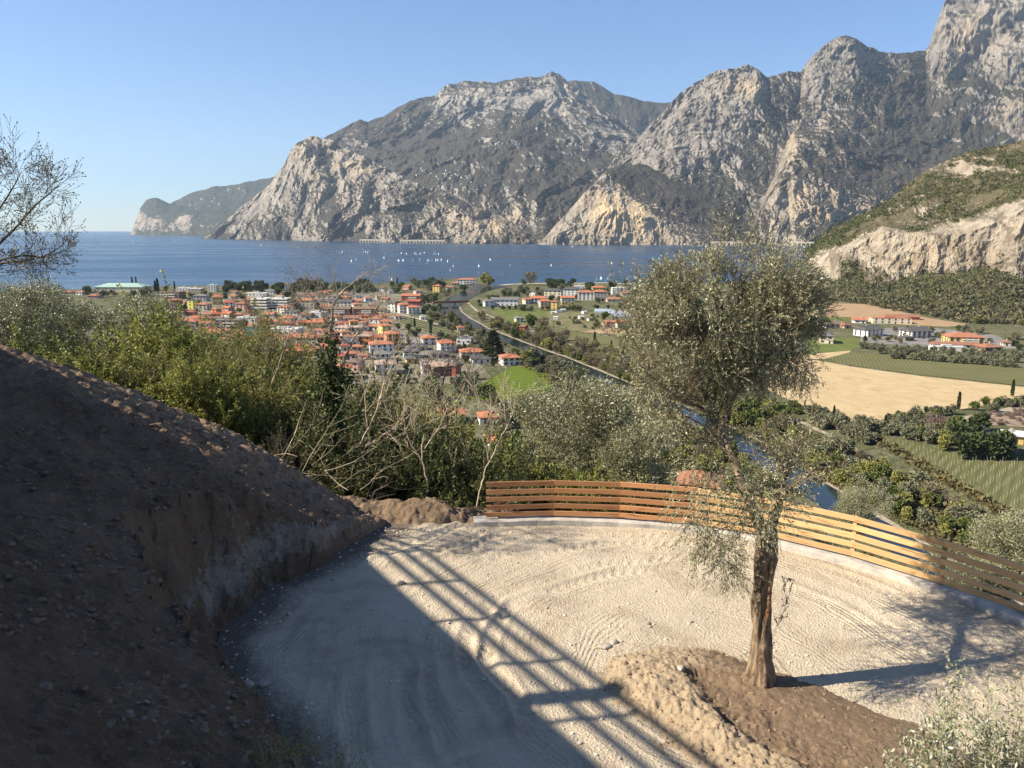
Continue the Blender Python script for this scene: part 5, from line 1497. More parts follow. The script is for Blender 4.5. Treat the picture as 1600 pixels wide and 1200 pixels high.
# --- landmarks with labels of their own: (cx, base y, width, height, wall, roof, kind, label ...)
Hh = house
Hh(186, 456, 76, 15, 'cream', 'pale green copper', 'hip', 0, 26, 'long hall under a pale green copper roof on the lake shore', 2, 'hall')
for i in range(0):
    pass
office(405, 484, 28, 18, 4, 'white tiered office block with dark window bands, the one nearer the copper roofed hall')
office(437, 483, 28, 17, 4, 'white tiered office block with dark window bands, the one nearer the river')
Hh(265, 467, 38, 12, 'brown', 'brown', 'flat', -8, 16, 'brown flat roofed terraced block behind the red roofed house with white columns', 3, 'apartment block', flags='lb')
Hh(270, 487, 26, 22, 'red', 'rust', 'hip', 12, 12, 'dark red house with rust roof above a row of white columns', 3, 'house', flags='b')
Hh(299, 483, 12, 14, 'bright yellow', 'grey', 'flat', -10, 9, 'bright lemon yellow block, the brightest building of the town', 3, 'house')
Hh(316, 485, 22, 13, 'beige', 'orange', 'hip', -10, 10, 'windowless ochre house touching the lemon yellow block', 3, 'house')
Hh(313, 471, 22, 12, 'grey', 'grey', 'hip', -5, 10, 'pale grey villa with a low grey roof behind the lemon yellow block', 3)
Hh(338, 476, 20, 16, 'yellow', 'orange', 'hip', 20, 12, 'yellow villa with a tall orange hip roof before the dark lakeside trees', 2)
Hh(357, 479, 16, 10, 'white', 'red', 'gable', 10, 12, 'long pale house with thin red roof edge next to the yellow villa', 2)
Hh(379, 484, 22, 14, 'pink', 'rust', 'hip', -10, 12, 'pinkish red house with rust roof beside the crane', 3)
Hh(400, 463, 34, 6, 'white', 'white', 'flat', -4, 12, 'flat white roof block directly behind the tiered offices', 1)
Hh(332, 456, 14, 11, 'white', 'white', 'flat', -4, 9, 'white stepped tower block on the shore among round trees', 4, 'apartment block')
Hh(285, 454, 20, 5, 'white', 'white', 'flat', -2, 14, 'low white pavilion with wide flat roof at the lake shore', 1, 'pavilion')
Hh(304, 455, 20, 5, 'grey', 'white', 'flat', -2, 14, 'low grey lakeside pavilion beside the wide white one', 1, 'pavilion')
Hh(448, 456, 6, 14, 'cream', 'orange', 'hip', 8, 5, 'slender cream bell tower with an orange cap at the lake edge', 4, 'tower', 'bell_tower', flags='n')
Hh(552, 464, 7, 10, 'cream', 'grey', 'flat', 8, 6, 'short cream tower house rising from the lakeside trees', 3, 'tower', 'tower_house')
Hh(444, 490, 24, 14, 'cream', 'orange', 'hip', -22, 10, 'cream house with orange roof right under the tiered office block', 3, flags='b')
Hh(479, 483, 28, 18, 'beige', 'orange', 'hip', -5, 12, 'wide beige house under a broad orange hip roof behind the brick terrace', 3)
Hh(504, 472, 52, 10, 'beige', 'brown', 'flat', -4, 12, 'long stepped apartment row with brown balconies behind the brick terraces', 3, 'apartment block', flags='lb')
Hh(532, 479, 38, 12, 'white', 'dark grey', 'gable', -4, 12, 'white row house with dark roof just above the brick terraces', 2)
Hh(526, 492, 44, 14, 'brick', 'brown', 'gable', -3, 11, 'brick red terrace with arched fronts, the longer of the pair', 3, 'apartment block', flags='b')
Hh(570, 492, 36, 14, 'brick', 'brown', 'gable', -3, 11, 'brick red terrace with arched fronts, the shorter one nearer the river', 3, 'apartment block', flags='b')
Hh(396, 526, 24, 17, 'teal', 'grey', 'flat', -2, 14, 'windowless teal industrial hall beside the playing field', 1, 'industrial hall', nowin=True)
Hh(444, 522, 48, 10, 'white', 'white', 'flat', -9, 16, 'long white flat roofed workshop behind the big orange roofed complex', 1, 'workshop')
Hh(384, 505, 30, 10, 'white', 'white', 'flat', 0, 12, 'low white works building with a red gable block on it', 1, 'workshop')
Hh(395, 499, 6, 7, 'red', 'red', 'flat', 0, 5, 'small bright red block standing on the low white works', 1, 'annex', nowin=True)
Hh(356, 514, 42, 15, 'brown', 'grey', 'flat', -5, 10, 'three storey brown balcony block with a red brick end', 3, 'apartment block', flags='lb')
Hh(379, 512, 7, 12, 'brick', 'rust', 'flat', -5, 8, 'narrow red brick stair block ending the brown balcony block', 3, 'annex')
Hh(290, 512, 38, 16, 'beige', 'orange', 'hip', -4, 14, 'broad beige villa under the widest orange hip roof by the silvery olive', 2)
Hh(437, 545, 34, 22, 'cream', 'orange', 'hip', -14, 13, 'orange roofed wing of the big complex nearest the playing field', 2, flags='b')
Hh(474, 538, 52, 18, 'beige', 'orange', 'hip', -5, 14, 'central block of the orange roofed complex, with a second roof on top', 2)
Hh(470, 556, 50, 16, 'orange', 'orange', 'hip', -4, 14, 'lowest wing of the orange roofed complex, nearest the thicket', 2)
Hh(507, 549, 18, 13, 'beige', 'orange', 'hip', 10, 9, 'small orange roofed end wing of the big complex', 2)
Hh(598, 526, 20, 21, 'yellow', 'orange', 'gable', 28, 11, 'tall narrow yellow house with paired windows, uphill of the orange cube house', 3)
Hh(611, 541, 28, 25, 'orange', 'orange', 'hip', 18, 12, 'tall bright orange cube house with a blank side and three small windows', 3)
Hh(570, 538, 23, 18, 'orange', 'pinkish', 'hip', -6, 10, 'orange walled house with a faded pinkish roof next to the light blue one', 2)
Hh(594, 556, 42, 25, 'pale blue', 'orange', 'hip', 14, 12, 'light blue house under an orange roof with many dormers', 3)
Hh(596, 565, 30, 18, 'white', 'grey', 'hip', 10, 11, 'white house with grey hip roof tucked before the light blue house', 2)
Hh(600, 585, 38, 24, 'white', 'pinkish', 'hip', 12, 13, 'big white house with faded beige hip roof nearest the thicket', 2, flags='b')
Hh(553, 580, 26, 20, 'pink', 'brown', 'hip', -12, 11, 'dusky pink house with brown roof beyond the ivy tree', 2)
Hh(534, 594, 30, 26, 'yellow', 'orange', 'hip', 14, 11, 'ochre yellow house with a ragged orange roof right behind the ivy tree', 2)
Hh(668, 539, 26, 16, 'white', 'orange', 'hip', 16, 11, 'white house with orange pyramid roof beside the dark cypress', 2)
Hh(696, 552, 31, 22, 'white', 'orange', 'hip', 18, 12, 'white two storey house with orange roof and blue solar panel', 3, flags='sb')
Hh(726, 538, 26, 11, 'white', 'grey', 'flat', -8, 11, 'low white bungalow with a flat grey roof among olives', 1)
Hh(654, 548, 26, 11, 'beige', 'dark grey', 'hip', 8, 11, 'dark hip roofed house between the mint house and the pyramid roofed one', 1)
Hh(641, 560, 30, 17, 'mint', 'dark grey', 'hip', 12, 12, 'mint green house with dark hip roof', 2)
Hh(642, 568, 24, 11, 'yellow', 'dark grey', 'hip', 14, 10, 'low yellowish annex house with dark roof before the mint house', 1)
Hh(687, 560, 30, 13, 'beige', 'dark grey', 'hip', 5, 11, 'low house with nearly black hip roof below the solar panel house', 1)
Hh(737, 559, 42, 16, 'white', 'orange', 'hip', 10, 12, 'long low white house with a wide orange hip roof before the big cedar', 2)
Hh(750, 568, 34, 14, 'white', 'dark grey', 'hip', 12, 11, 'white house with dark slate roof beside the bright lawn', 1)
Hh(796, 571, 34, 19, 'white', 'orange', 'hip', 14, 12, 'white house with orange roof standing alone on the corner of the bright lawn', 2)
Hh(667, 585, 26, 22, 'white', 'pinkish', 'gable', 12, 11, 'white balcony wing of the dark red apartment house', 2, flags='sb')
Hh(688, 588, 36, 24, 'dark red', 'pinkish', 'hip', 8, 13, 'dark red apartment house with faded roof behind the thorny tree', 3, 'apartment block')
Hh(708, 588, 22, 22, 'red', 'brown', 'hip', -14, 10, 'plain red end house with brown roof nearest the bright lawn', 3)
Hh(719, 519, 12, 10, 'cream', 'orange', 'hip', 8, 7, 'tiny orange roofed cottage by the river bend', 1)
Hh(729, 446, 30, 12, 'white', 'orange', 'hip', -4, 12, 'white lakeside hotel with balconies at the river mouth', 3, 'hotel', flags='b')
Hh(711, 446, 12, 6, 'white', 'orange', 'hip', 5, 10, 'small white house attached beside the lakeside hotel', 2)
Hh(683, 457, 14, 13, 'yellow', 'orange', 'hip', -16, 10, 'solitary yellow house with orange roof on the tongue between river and lake', 3)
Hh(642, 470, 30, 12, 'red', 'orange', 'gable', -3, 12, 'row of red walled flats with orange roof above the bridge', 3, 'apartment block', flags='b')
Hh(647, 478, 20, 11, 'dark red', 'red', 'gable', -3, 10, 'dark red flats stepping down before the orange roofed row', 2, 'apartment block')
Hh(614, 488, 17, 18, 'white', 'dark grey', 'gable', -20, 10, 'white gabled house with dark roof near the terraced vineyard', 3)
Hh(629, 489, 22, 17, 'white', 'orange', 'hip', 25, 11, 'white house with orange roof and stacked balconies near the terraced vineyard', 3, flags='b')
Hh(645, 491, 22, 15, 'white', 'orange', 'hip', 15, 11, 'white balcony house with orange roof nearest the bridge', 3, flags='b')
Hh(763, 479, 18, 12, 'white', 'grey', 'hip', 14, 11, 'white two winged house with grey roof at the end of the white row', 2)
Hh(789, 478, 42, 14, 'white', 'grey', 'gable', -3, 11, 'long white row of gabled houses above the river meadow', 2, 'apartment block')
Hh(823, 475, 14, 10, 'cream', 'orange', 'gable', 24, 9, 'cream gabled house beside the long white row', 2)
Hh(841, 474, 24, 12, 'white', 'orange', 'gable', -5, 11, 'white house with orange roof behind the ochre pair', 3)
Hh(852, 481, 20, 14, 'beige', 'orange', 'hip', 10, 10, 'ochre beige house, the wider of the ochre pair', 3)
Hh(867, 483, 12, 14, 'yellow', 'orange', 'hip', -14, 8, 'golden yellow narrow house, the brighter of the ochre pair', 3)
Hh(887, 472, 21, 10, 'white', 'orange', 'gable', 3, 9, 'white house with reddish roof above the yellow garage', 2)
Hh(887, 477, 20, 6, 'yellow', 'grey', 'flat', 3, 6, 'low yellow garage row before the reddish roofed house', 1, 'garage')
Hh(865, 465, 30, 15, 'cream', 'dark grey', 'hip', -12, 13, 'three storey cream school with dark roof behind the ochre pair', 3, 'school')
Hh(893, 462, 26, 14, 'white', 'dark grey', 'hip', -8, 13, 'white building with broad dark roof beside the cream school', 3)
Hh(916, 469, 26, 16, 'white', 'orange', 'hip', -3, 12, 'white apartment house with orange roof, the one with the grey middle wing', 4, 'apartment block')
Hh(938, 470, 20, 18, 'grey', 'orange', 'hip', -3, 12, 'grey apartment house joined to the white one', 4, 'apartment block')
Hh(936, 455, 21, 9, 'yellow', 'orange', 'hip', 2, 12, 'yellow house showing its orange roof over the grey apartment house', 3)
Hh(968, 460, 24, 11, 'white', 'white', 'flat', 2, 12, 'white cubic houses near the beach trees', 3, 'apartment block')
Hh(962, 472, 28, 8, 'cream', 'orange', 'hip', 3, 10, 'cream bungalow row with orange roofs beside the grey apartment house', 1)
Hh(979, 462, 16, 7, 'white', 'orange', 'hip', 3, 10, 'small orange roofed house half hidden by the tall olive', 2)
Hh(811, 504, 15, 10, 'white', 'grey', 'hip', 12, 9, 'white farmhouse with grey roof on the corner of the river meadow', 2)
Hh(818, 516, 12, 9, 'red', 'rust', 'gable', -24, 8, 'little red walled barn by the gravel path', 1, 'barn')
Hh(952, 512, 20, 13, 'pink', 'rust', 'hip', 14, 9, 'salmon pink farmhouse joined to an orange roofed barn', 2)
Hh(971, 513, 20, 14, 'white', 'orange', 'gable', 8, 12, 'white gabled barn with orange roof next to the salmon farmhouse', 2, 'barn')
Hh(1294, 537, 28, 18, 'cream', 'grey', 'hip', -18, 12, 'cream villa with grey hip roof alone on the green meadow', 2)
Hh(1362, 526, 42, 18, 'white', 'dark grey', 'gable', 24, 14, 'white block with a dark sloping roof before the tan field', 3, 'apartment block')
Hh(1436, 528, 42, 18, 'white', 'dark grey', 'gable', 14, 14, 'white block with dark roof and a bright corner above the olive rows', 3, 'apartment block')
Hh(1395, 506, 60, 10, 'cream', 'orange', 'flat', -8, 12, 'long cream farm row with a red strip roof before the tan field', 2, 'apartment block')
Hh(1412, 500, 50, 8, 'red', 'rust', 'gable', -8, 10, 'long rust red shed roof behind the cream farm row', 1, 'shed')
Hh(1512, 538, 56, 19, 'yellow', 'orange', 'hip', -10, 15, 'yellow farm inn with orange roofs and balconies beside the olive rows', 3, 'inn', flags='b')
Hh(1495, 545, 66, 10, 'white', 'rust', 'gable', -7, 8, 'long low barn with a rust tiled roof before the yellow inn', 1, 'barn')
Hh(1485, 549, 52, 7, 'white', 'white', 'flat', -7, 8, 'white awning roof running along the front of the long low barn', 1, 'canopy', nowin=True)
Hh(1548, 549, 30, 9, 'brown', 'rust', 'hip', 8, 12, 'rust roofed stable at the far end of the yellow inn', 1, 'stable')
Hh(1225 + 78, 512, 34, 10, 'white', 'brown', 'gable', 8, 11, 'white and brown house partly behind the tall olive crown', 2)
Hh(1322, 513, 16, 8, 'pink', 'rust', 'hip', 14, 9, 'small pink house between the cream villa and the tan field', 1)
Hh(1592, 694, 26, 20, 'yellow', 'white', 'gable', -18, 9, 'yellow cottage with a pale sheet roof behind the garden trees', 1, 'cottage')
Hh(1540, 684, 20, 8, 'white', 'dark grey', 'flat', -14, 8, 'low dark flat roof with a white chimney among the garden trees', 1, 'shed')
# --- further roofs between the landmarks
MORE = [(272, 500, 22, 9, 'beige', 'rust'), (305, 503, 26, 11, 'beige', 'orange'), (323, 496, 15, 8, 'cream', 'orange'), (355, 497, 20, 11, 'cream', 'orange'), (373, 497, 15, 9, 'pink', 'orange'), (339, 502, 17, 8, 'beige', 'brown'),
 (318, 512, 20, 11, 'cream', 'orange'), (283, 527, 17, 10, 'beige', 'orange'), (299, 530, 17, 18, 'pink', 'brown'), (328, 532, 34, 19, 'cream', 'orange'), (354, 522, 18, 8, 'beige', 'rust'), (340, 509, 14, 9, 'orange', 'orange'), (419, 496, 19, 9, 'white', 'orange'), (448, 504, 26, 12, 'cream', 'orange'), (431, 508, 20, 8, 'beige', 'orange'),
 (470, 509, 18, 9, 'yellow', 'red'), (494, 513, 36, 15, 'yellow', 'orange'), (522, 501, 22, 10, 'cream', 'orange'), (548, 502, 24, 10, 'beige', 'rust'), (538, 518, 34, 12, 'cream', 'pinkish'), (562, 518, 24, 11, 'grey', 'pinkish'), (478, 497, 16, 9, 'beige', 'rust'), (495, 496, 26, 9, 'white', 'white'), (457, 492, 20, 8, 'white', 'dark grey'),
 (547, 540, 24, 13, 'white', 'dark grey'), (586, 505, 20, 11, 'white', 'orange'), (604, 508, 22, 10, 'cream', 'orange'), (585, 516, 18, 10, 'cream', 'orange'), (622, 499, 14, 7, 'white', 'rust'), (574, 471, 15, 8, 'pale blue', 'orange'), (590, 468, 9, 8, 'cream', 'pinkish'), (560, 466, 12, 7, 'white', 'grey'), (596, 455, 14, 8, 'white', 'brown'),
 (636, 453, 14, 8, 'pink', 'orange'), (653, 459, 16, 7, 'white', 'rust'), (610, 459, 10, 6, 'white', 'white'), (504, 461, 16, 7, 'cream', 'rust'), (475, 464, 14, 6, 'white', 'rust'), (516, 459, 8, 6, 'yellow', 'orange'), (422, 459, 12, 7, 'white', 'grey'), (290, 463, 12, 8, 'yellow', 'orange'), (366, 460, 12, 6, 'beige', 'rust'),
 (40, 460, 22, 6, 'beige', 'rust'), (75, 461, 16, 7, 'cream', 'orange'), (105, 460, 18, 6, 'beige', 'rust'), (125, 461, 14, 7, 'white', 'rust'), (60, 464, 18, 6, 'beige', 'brown'), (145, 466, 16, 7, 'pink', 'rust'),
 (703, 452, 12, 6, 'white', 'rust'), (660, 500, 10, 6, 'white', 'white'), (706, 572, 14, 8, 'grey', 'dark grey'), (833, 463, 12, 5, 'white', 'white'), (906, 452, 16, 6, 'white', 'white'), (1002, 470, 14, 8, 'yellow', 'orange'), (1345, 505, 20, 8, 'white', 'orange'), (1420, 533, 16, 7, 'brown', 'dark grey'), (1575, 541, 14, 6, 'beige', 'rust'), (1284, 508, 12, 8, 'white', 'brown'), (1262, 505, 16, 10, 'white', 'red')]
for i, (cx, yb, w, h, wa, rf) in enumerate(MORE):
    Hh(cx, yb, w, h, wa, rf, 'flat' if rf == 'white' else ('hip' if i % 3 else 'gable'))
RM = random.Random(4)
TP_ = [(268, 535), (268, 492), (330, 492), (470, 494), (600, 498), (612, 512), (600, 560), (545, 566), (500, 560), (420, 530), (400, 540)]
def in_poly(px, py, P):
    c_ = False
    for (x0, y0), (x1, y1) in zip(P, P[1:] + P[:1]):
        if (y0 > py) != (y1 > py) and px < (x1 - x0) * (py - y0) / (y1 - y0) + x0: c_ = not c_
    return c_
n_ = 0
for _ in range(9000):
    if n_ >= 80: break
    cx, yb = RM.uniform(262, 615), RM.uniform(462, 566)
    if not (in_poly(cx, yb, TP_) or (yb < 494 and 462 < yb and RM.random() < .25)): continue
    w = RM.uniform(14, 21) * (.75 + .5 * (yb - 460) / 100)
    if any(abs(cx - q['cx']) < (w + q['w']) * .42 and abs(yb - q['yb']) < 6.0 for q in HOUSES): continue
    if 362 < cx < 410 and yb > 538: continue
    Hh(cx, yb, w, w * RM.uniform(.45, .62), RM.choice(['cream', 'white', 'beige', 'pink', 'cream', 'yellow', 'orange']), RM.choice(['orange', 'orange', 'rust', 'orange', 'brown', 'red']), RM.choice(['hip', 'hip', 'gable'])); n_ += 1
# orange roofs seen through the thicket, on the foot of the slope
for (px_, py_, w, h, lb) in [(705, 650, 44, 24, 'orange roofed house glimpsed through the bare twigs below the dark red apartment house'), (762, 652, 34, 20, 'orange roofed house glimpsed through the twigs next to the broad olive'), (775, 690, 30, 18, 'orange roofed hut low in the thicket behind the fence end')]:
    Hh(px_, py_ + 12, w, h, 'white', 'orange', 'hip', 8, 10, lb, 2)
# brick hut below the fence
hx = PD(1094, 738, 42)
o = empty('brick_hut', (hx.x, hx.y, hx.z - 1.6), math.radians(-20), 'small brick hut with rusty red tiled roof just beyond the fence, behind the tall olive', 'hut')
m = MB(); m.box(-1.0, 1.0, -.9, .9, -2.5, 1.1); link('wall', m.mesh('wall', [M_W['brick']]), o)
link('roof', roof_mesh(2.0, 1.8, .55, .25, 'hip', M_R['rust'], .08), o, (0, 0, 1.11))
link('door', DOOR_, o, (.1, -.9, -1.3))

def relation(a, L):
    dx, dy = a['cx'] - L['cx'], a['yb'] - L['yb']
    if abs(dx) > abs(dy) * 1.3: return 'right of' if dx > 0 else 'left of'
    return 'in front of' if dy > 0 else 'behind'
SHORT = {}
for hh in HOUSES:
    if hh['label']:
        t_ = hh['label'].split()
        SHORT[id(hh)] = hh['label']
LANDS = [(401, 480, 'white tiered offices'), (299, 483, 'lemon yellow block'), (186, 456, 'copper roofed hall'), (338, 476, 'yellow villa'), (396, 526, 'teal hall'), (474, 540, 'big orange roofed complex'), (526, 492, 'long brick terrace'), (570, 492, 'short brick terrace'), (611, 541, 'orange cube house'), (594, 556, 'light blue house'), (688, 588, 'dark red apartment house'), (641, 560, 'mint house'), (729, 446, 'lakeside hotel'), (683, 457, 'solitary yellow house'), (643, 491, 'bridge'), (356, 514, 'brown balcony block'), (290, 512, 'broad beige villa'), (448, 456, 'bell tower'), (552, 464, 'cream tower house'), (444, 522, 'white workshop'), (598, 526, 'narrow yellow house'), (865, 465, 'cream school'), (1512, 538, 'yellow inn'), (1294, 537, 'cream villa'), (1436, 528, 'white dark-roofed block'), (332, 456, 'white shore tower'), (479, 483, 'wide beige house')]
used = {}
def autolabel(hh, cand_n=0):
    ds = sorted(LANDS, key=lambda L: (L[0] - hh['cx']) ** 2 + ((L[1] - hh['yb']) * 2) ** 2)
    L = ds[cand_n]
    rel_ = relation(hh, dict(cx=L[0], yb=L[1]))
    size = 'large' if hh['W'] > 20 else ('small' if hh['W'] < 11 else '')
    rt = {'flat': 'flat %s roof', 'hip': '%s hip roof', 'gable': '%s gabled roof'}[hh['kind']] % hh['roof']
    return ' '.join(('%s %s house with %s %s the %s' % (size, hh['wall'], rt, rel_, L[2])).split())
used = {hh['label'] for hh in HOUSES if hh['label']}
for hh in HOUSES:
    if not hh['label']:
        for k in range(5):
            lb = autolabel(hh, k)
            if lb not in used: break
        hh['label'] = lb; used.add(lb)
    hh['o']['label'] = hh['label']
    hh['o']['group'] = 'houses of the lakeside town' if hh['cx'] < 1000 else 'farm buildings by the tan fields'

# crane, bridge, greenhouse, allotment sheds, poles, lake road galleries
p = G(385, 492)
o = empty('crane', (p.x, p.y, 2), 0, 'thin red and yellow building crane mast between the pinkish house and the offices', 'crane')
m = MB()
for k in range(8): m.box(-.6, .6, -.6, .6, k * 2.6, k * 2.6 + 2.3)
link('mast', m.mesh('mast', [M_R['rust']]), o)
m = MB(); m.box(-3, 9, -.4, .4, 20.6, 21.4); link('jib', m.mesh('jib', [M_W['yellow']]), o)
m_rust = m_simple('rusty_steel', (0.23, 0.085, 0.045), .8, .2)
a_, b_ = G(676, 478), G(732, 476)
o = empty('river_bridge', (a_ + b_) / 2, 0, 'rust red girder bridge crossing the river near the white row', 'bridge')
d_ = (b_ - a_); L_ = d_.length; an = math.atan2(d_.y, d_.x); o.rotation_euler = (0, 0, an)
m = MB(); m.box(-L_ / 2, L_ / 2, -2.2, 2.2, 3.0, 3.5); link('deck', m.mesh('deck', [m_kerb]), o)
for s_ in (-1, 1):
    m = MB(); m.box(-L_ / 2, L_ / 2, s_ * 2.2 - .15, s_ * 2.2 + .15, 2.6, 4.6); link('girder', m.mesh('girder', [m_rust]), o)
m = MB(); m.box(-1, 1, -2, 2, -1, 3.0); link('pier', m.mesh('pier', [m_kerb]), o, (L_ * .12, 0, 0))
m_gh = m_simple('greenhouse_film', (0.30, 0.34, 0.38), .35, .15, .5, 0, .4)
for i, (px_, py_, w) in enumerate([(944, 489, 30), (965, 492, 40), (978, 497, 36)]):
    p = G(px_, py_); mpp = (p.y * cp + 83 * sp) / FPX; a = w * mpp
    m = MB(); prof = [(-6, 0), (-6, 2.2), (-4, 3.6), (0, 4.4), (4, 3.6), (6, 2.2), (6, 0)]
    m.add([(-a / 2, y, z) for y, z in prof] + [(a / 2, y, z) for y, z in prof], [(j, j + 1, j + 8, j + 7) for j in range(6)] + [tuple(range(7)), tuple(range(13, 6, -1))])
    o = link('greenhouse', m.mesh('greenhouse', [m_gh]), None, (p.x, p.y, 1.9 + i * .02), math.radians(-9))
    tag(o, ['long plastic greenhouse tunnel, the farthest of the three behind the garden tree', 'middle plastic greenhouse tunnel above the salmon farmhouse', 'nearest plastic greenhouse tunnel beside the tall olive'][i], 'greenhouse', 'greenhouse tunnels')
SHL = ['white shed with sloping roof, foremost on the allotments', 'pale shed near the river meadow hedge', 'white caravan like shed in the middle of the allotments', 'long white lean-to at the allotment edge', 'small tan shed by the ochre pair', 'white shed above the dark garden beds', 'grey shed beside the garden path', 'lone shed nearest the greenhouses']
for i, (px_, py_, w) in enumerate([(857, 503, 9), (868, 499, 7), (864, 491, 6), (873, 489, 9), (880, 487, 7), (908, 498, 8), (922, 501, 9), (913, 490, 8)]):
    p = G(px_, py_); mpp = (p.y * cp + 83 * sp) / FPX; a = w * mpp
    o = empty('garden_shed', (p.x, p.y, 2.1), math.radians(-10 + 7 * i), SHL[i], 'shed', 'allotment sheds')
    m = MB(); m.box(-a / 2, a / 2, -1.6, 1.6, 0, 2.1); link('wall', m.mesh('wall', [M_W['white' if i % 2 else 'cream']]), o)
    link('roof', roof_mesh(a, 3.2, .7, .25, 'gable', M_R['white' if i % 3 else 'grey'], .1), o, (0, 0, 2.11))
m_pole = m_simple('weathered_pole', (.12, .10, .08), .9, .2)
for (px_, yb, h, lb) in [(865, 519, 15, 'wooden utility pole beside the bare riverside scrub'), (885, 527, 17, 'wooden utility pole at the corner of the vineyard patch'), (1594, 640, 24, 'grey lamp pole on the field road by the tan field'), (1367, 533, 12, 'short pole before the white dark roofed block')]:
    p = G(px_, yb); mpp = (p.y * cp + 83 * sp) / FPX
    o = empty('utility_pole', (p.x, p.y, 2), 0, lb, 'pole')
    link('pole', np_mesh('pole', *tubes([([(0, 0, -1), (0, 0, h * mpp)], [.35, .25])], 6), [m_pole]), o)
    m = MB(); m.box(-1.1, 1.1, -.12, .12, h * mpp - 1.2, h * mpp - .9); link('crossarm', m.mesh('crossarm', [m_pole]), o)
GL = ['white rock-shed gallery of the lake road under the crag, the shorter one', 'long white rock-shed gallery of the lake road under the great mountain', 'white rock-shed gallery at the water beyond the tall olive', 'small white gallery beside the pale cliff hill']
for i, (x0_, x1_, Dg) in enumerate([(563, 612, 4700), (626, 696, 4480), (1112, 1165, 3900), (1232, 1278, 3860)]):
    A_ = PD(x0_, 382, Dg); B_ = PD(x1_, 382, Dg - 60)
    A_.z = B_.z = 8
    L_ = (B_ - A_).length
    o = empty('road_gallery', (A_ + B_) / 2, math.atan2((B_ - A_).y, (B_ - A_).x), GL[i], 'gallery', 'lake road galleries')
    m = MB(); m.box(-L_ / 2, L_ / 2, -8, 20, 6, 13)
    link('roof', m.mesh('gallery_roof', [M_W['beige']]), o)
    m = MB()
    n_ = int(L_ / 18)
    for k in range(n_): m.box(-L_ / 2 + L_ * k / n_, -L_ / 2 + L_ * k / n_ + 5, -7.5, -3, -8, 6)
    link('pillar_row', m.mesh('pillars', [M_W['beige']]), o)

# mountain village and far hamlets: tiny houses, boats on the lake
m = MB(); m.box(-9, 9, -7, 7, -8, 9, 0); m.box(-10, 10, -8, 8, 9, 11, 1); TINY = m.mesh('tiny_house', [M_W['white'], M_R['rust']])
RV = random.Random(9)
def on_mountain(px, py, D0, D1):
    """first point where the sight line meets a mountain; used once to find ground for the hamlet houses"""
    return PD(px, py, D0)
dg = bpy.context.evaluated_depsgraph_get() if False else None
from mathutils.bvhtree import BVHTree
def bvh(nm_):
    me = bpy.data.objects[nm_].data
    return BVHTree.FromPolygons([v.co for v in me.vertices], [tuple(p.vertices) for p in me.polygons])
def hamlet(mesh_names, pts_, label, group, s=1.0):
    trees = [bvh(n) for n in mesh_names]
    for (px_, py_) in pts_:
        x, f, u = ray(px_, py_)
        dd = Vector((x, f, u)).normalized()
        hit = None
        for tr_ in trees:
            h_ = tr_.ray_cast(Vector((0, 0, EYE)), dd)
            if h_[0] is not None and (hit is None or h_[3] < hit[3]): hit = h_
        if hit is None: continue
        o = link('mountain_house', TINY, None, hit[0], RV.uniform(0, 3))
        o.scale = (s,) * 3
        tag(o, label, 'house', group)
hamlet(['crag_mountain', 'great_mountain'], [(RV.gauss(705, 24), RV.gauss(274, 7)) for _ in range(34)], 'tiny white house of the village on the mountain terrace', 'houses of the mountain village', .55)
hamlet(['headland_mountain', 'far_ridge_mountain'], [(RV.uniform(295, 345), RV.gauss(318, 5)) for _ in range(12)] + [(RV.uniform(355, 385), RV.gauss(299, 2)) for _ in range(6)], 'tiny white house on the far bluish ridge', 'houses on the far ridge', 1.1)

m_sail = m_simple('white_sail', (.85, .85, .82), .7, .05)
def boat_mesh():
    h_ = MB()
    h_.add([(-3.5, 0, .8), (-2.2, -1.1, .8), (2.8, -1.0, .8), (2.8, 1.0, .8), (-2.2, 1.1, .8), (-2.6, 0, -.2), (2.5, -.5, -.2), (2.5, .5, -.2)], [(0, 1, 2, 3, 4), (0, 5, 6, 2, 1), (0, 4, 3, 7, 5), (5, 7, 6), (2, 6, 7, 3)])
    s_ = MB()
    s_.add([(-.3, .05, 1.4), (3.0, .35, 1.5), (-.2, 0, 10.5), (-.3, .12, 1.4), (3.0, .42, 1.5), (-.2, .07, 10.5)], [(0, 1, 2), (3, 5, 4), (0, 3, 4, 1), (1, 4, 5, 2), (2, 5, 3, 0)])
    j_ = MB()
    j_.add([(-3.4, .05, 1.0), (-.6, -.3, 1.3), (-.5, 0, 8.5), (-3.4, .1, 1.0), (-.6, -.24, 1.3), (-.5, .06, 8.5)], [(0, 1, 2), (3, 5, 4), (0, 3, 4, 1), (1, 4, 5, 2), (2, 5, 3, 0)])
    k_ = np_mesh('mast', *tubes([([(-.35, 0, .8), (-.35, 0, 11)], [.08, .05])], 4), [m_sail])
    return h_.mesh('hull', [m_sail]), s_.mesh('mainsail', [m_sail]), j_.mesh('jib', [m_sail]), k_
HUL, MSL, JIB, MST = boat_mesh()
def boat(px_, py_, s, label, group, sails=True):
    p = G(px_, py_, 0.0)
    o = empty('sailboat', (p.x, p.y, 0.02), RV.uniform(0, 6.28), label, 'sailboat', group)
    o.scale = (s * .62,) * 3
    link('hull', HUL, o)
    link('mast', MST, o)
    if sails:
        link('mainsail', MSL, o); link('foresail', JIB, o)
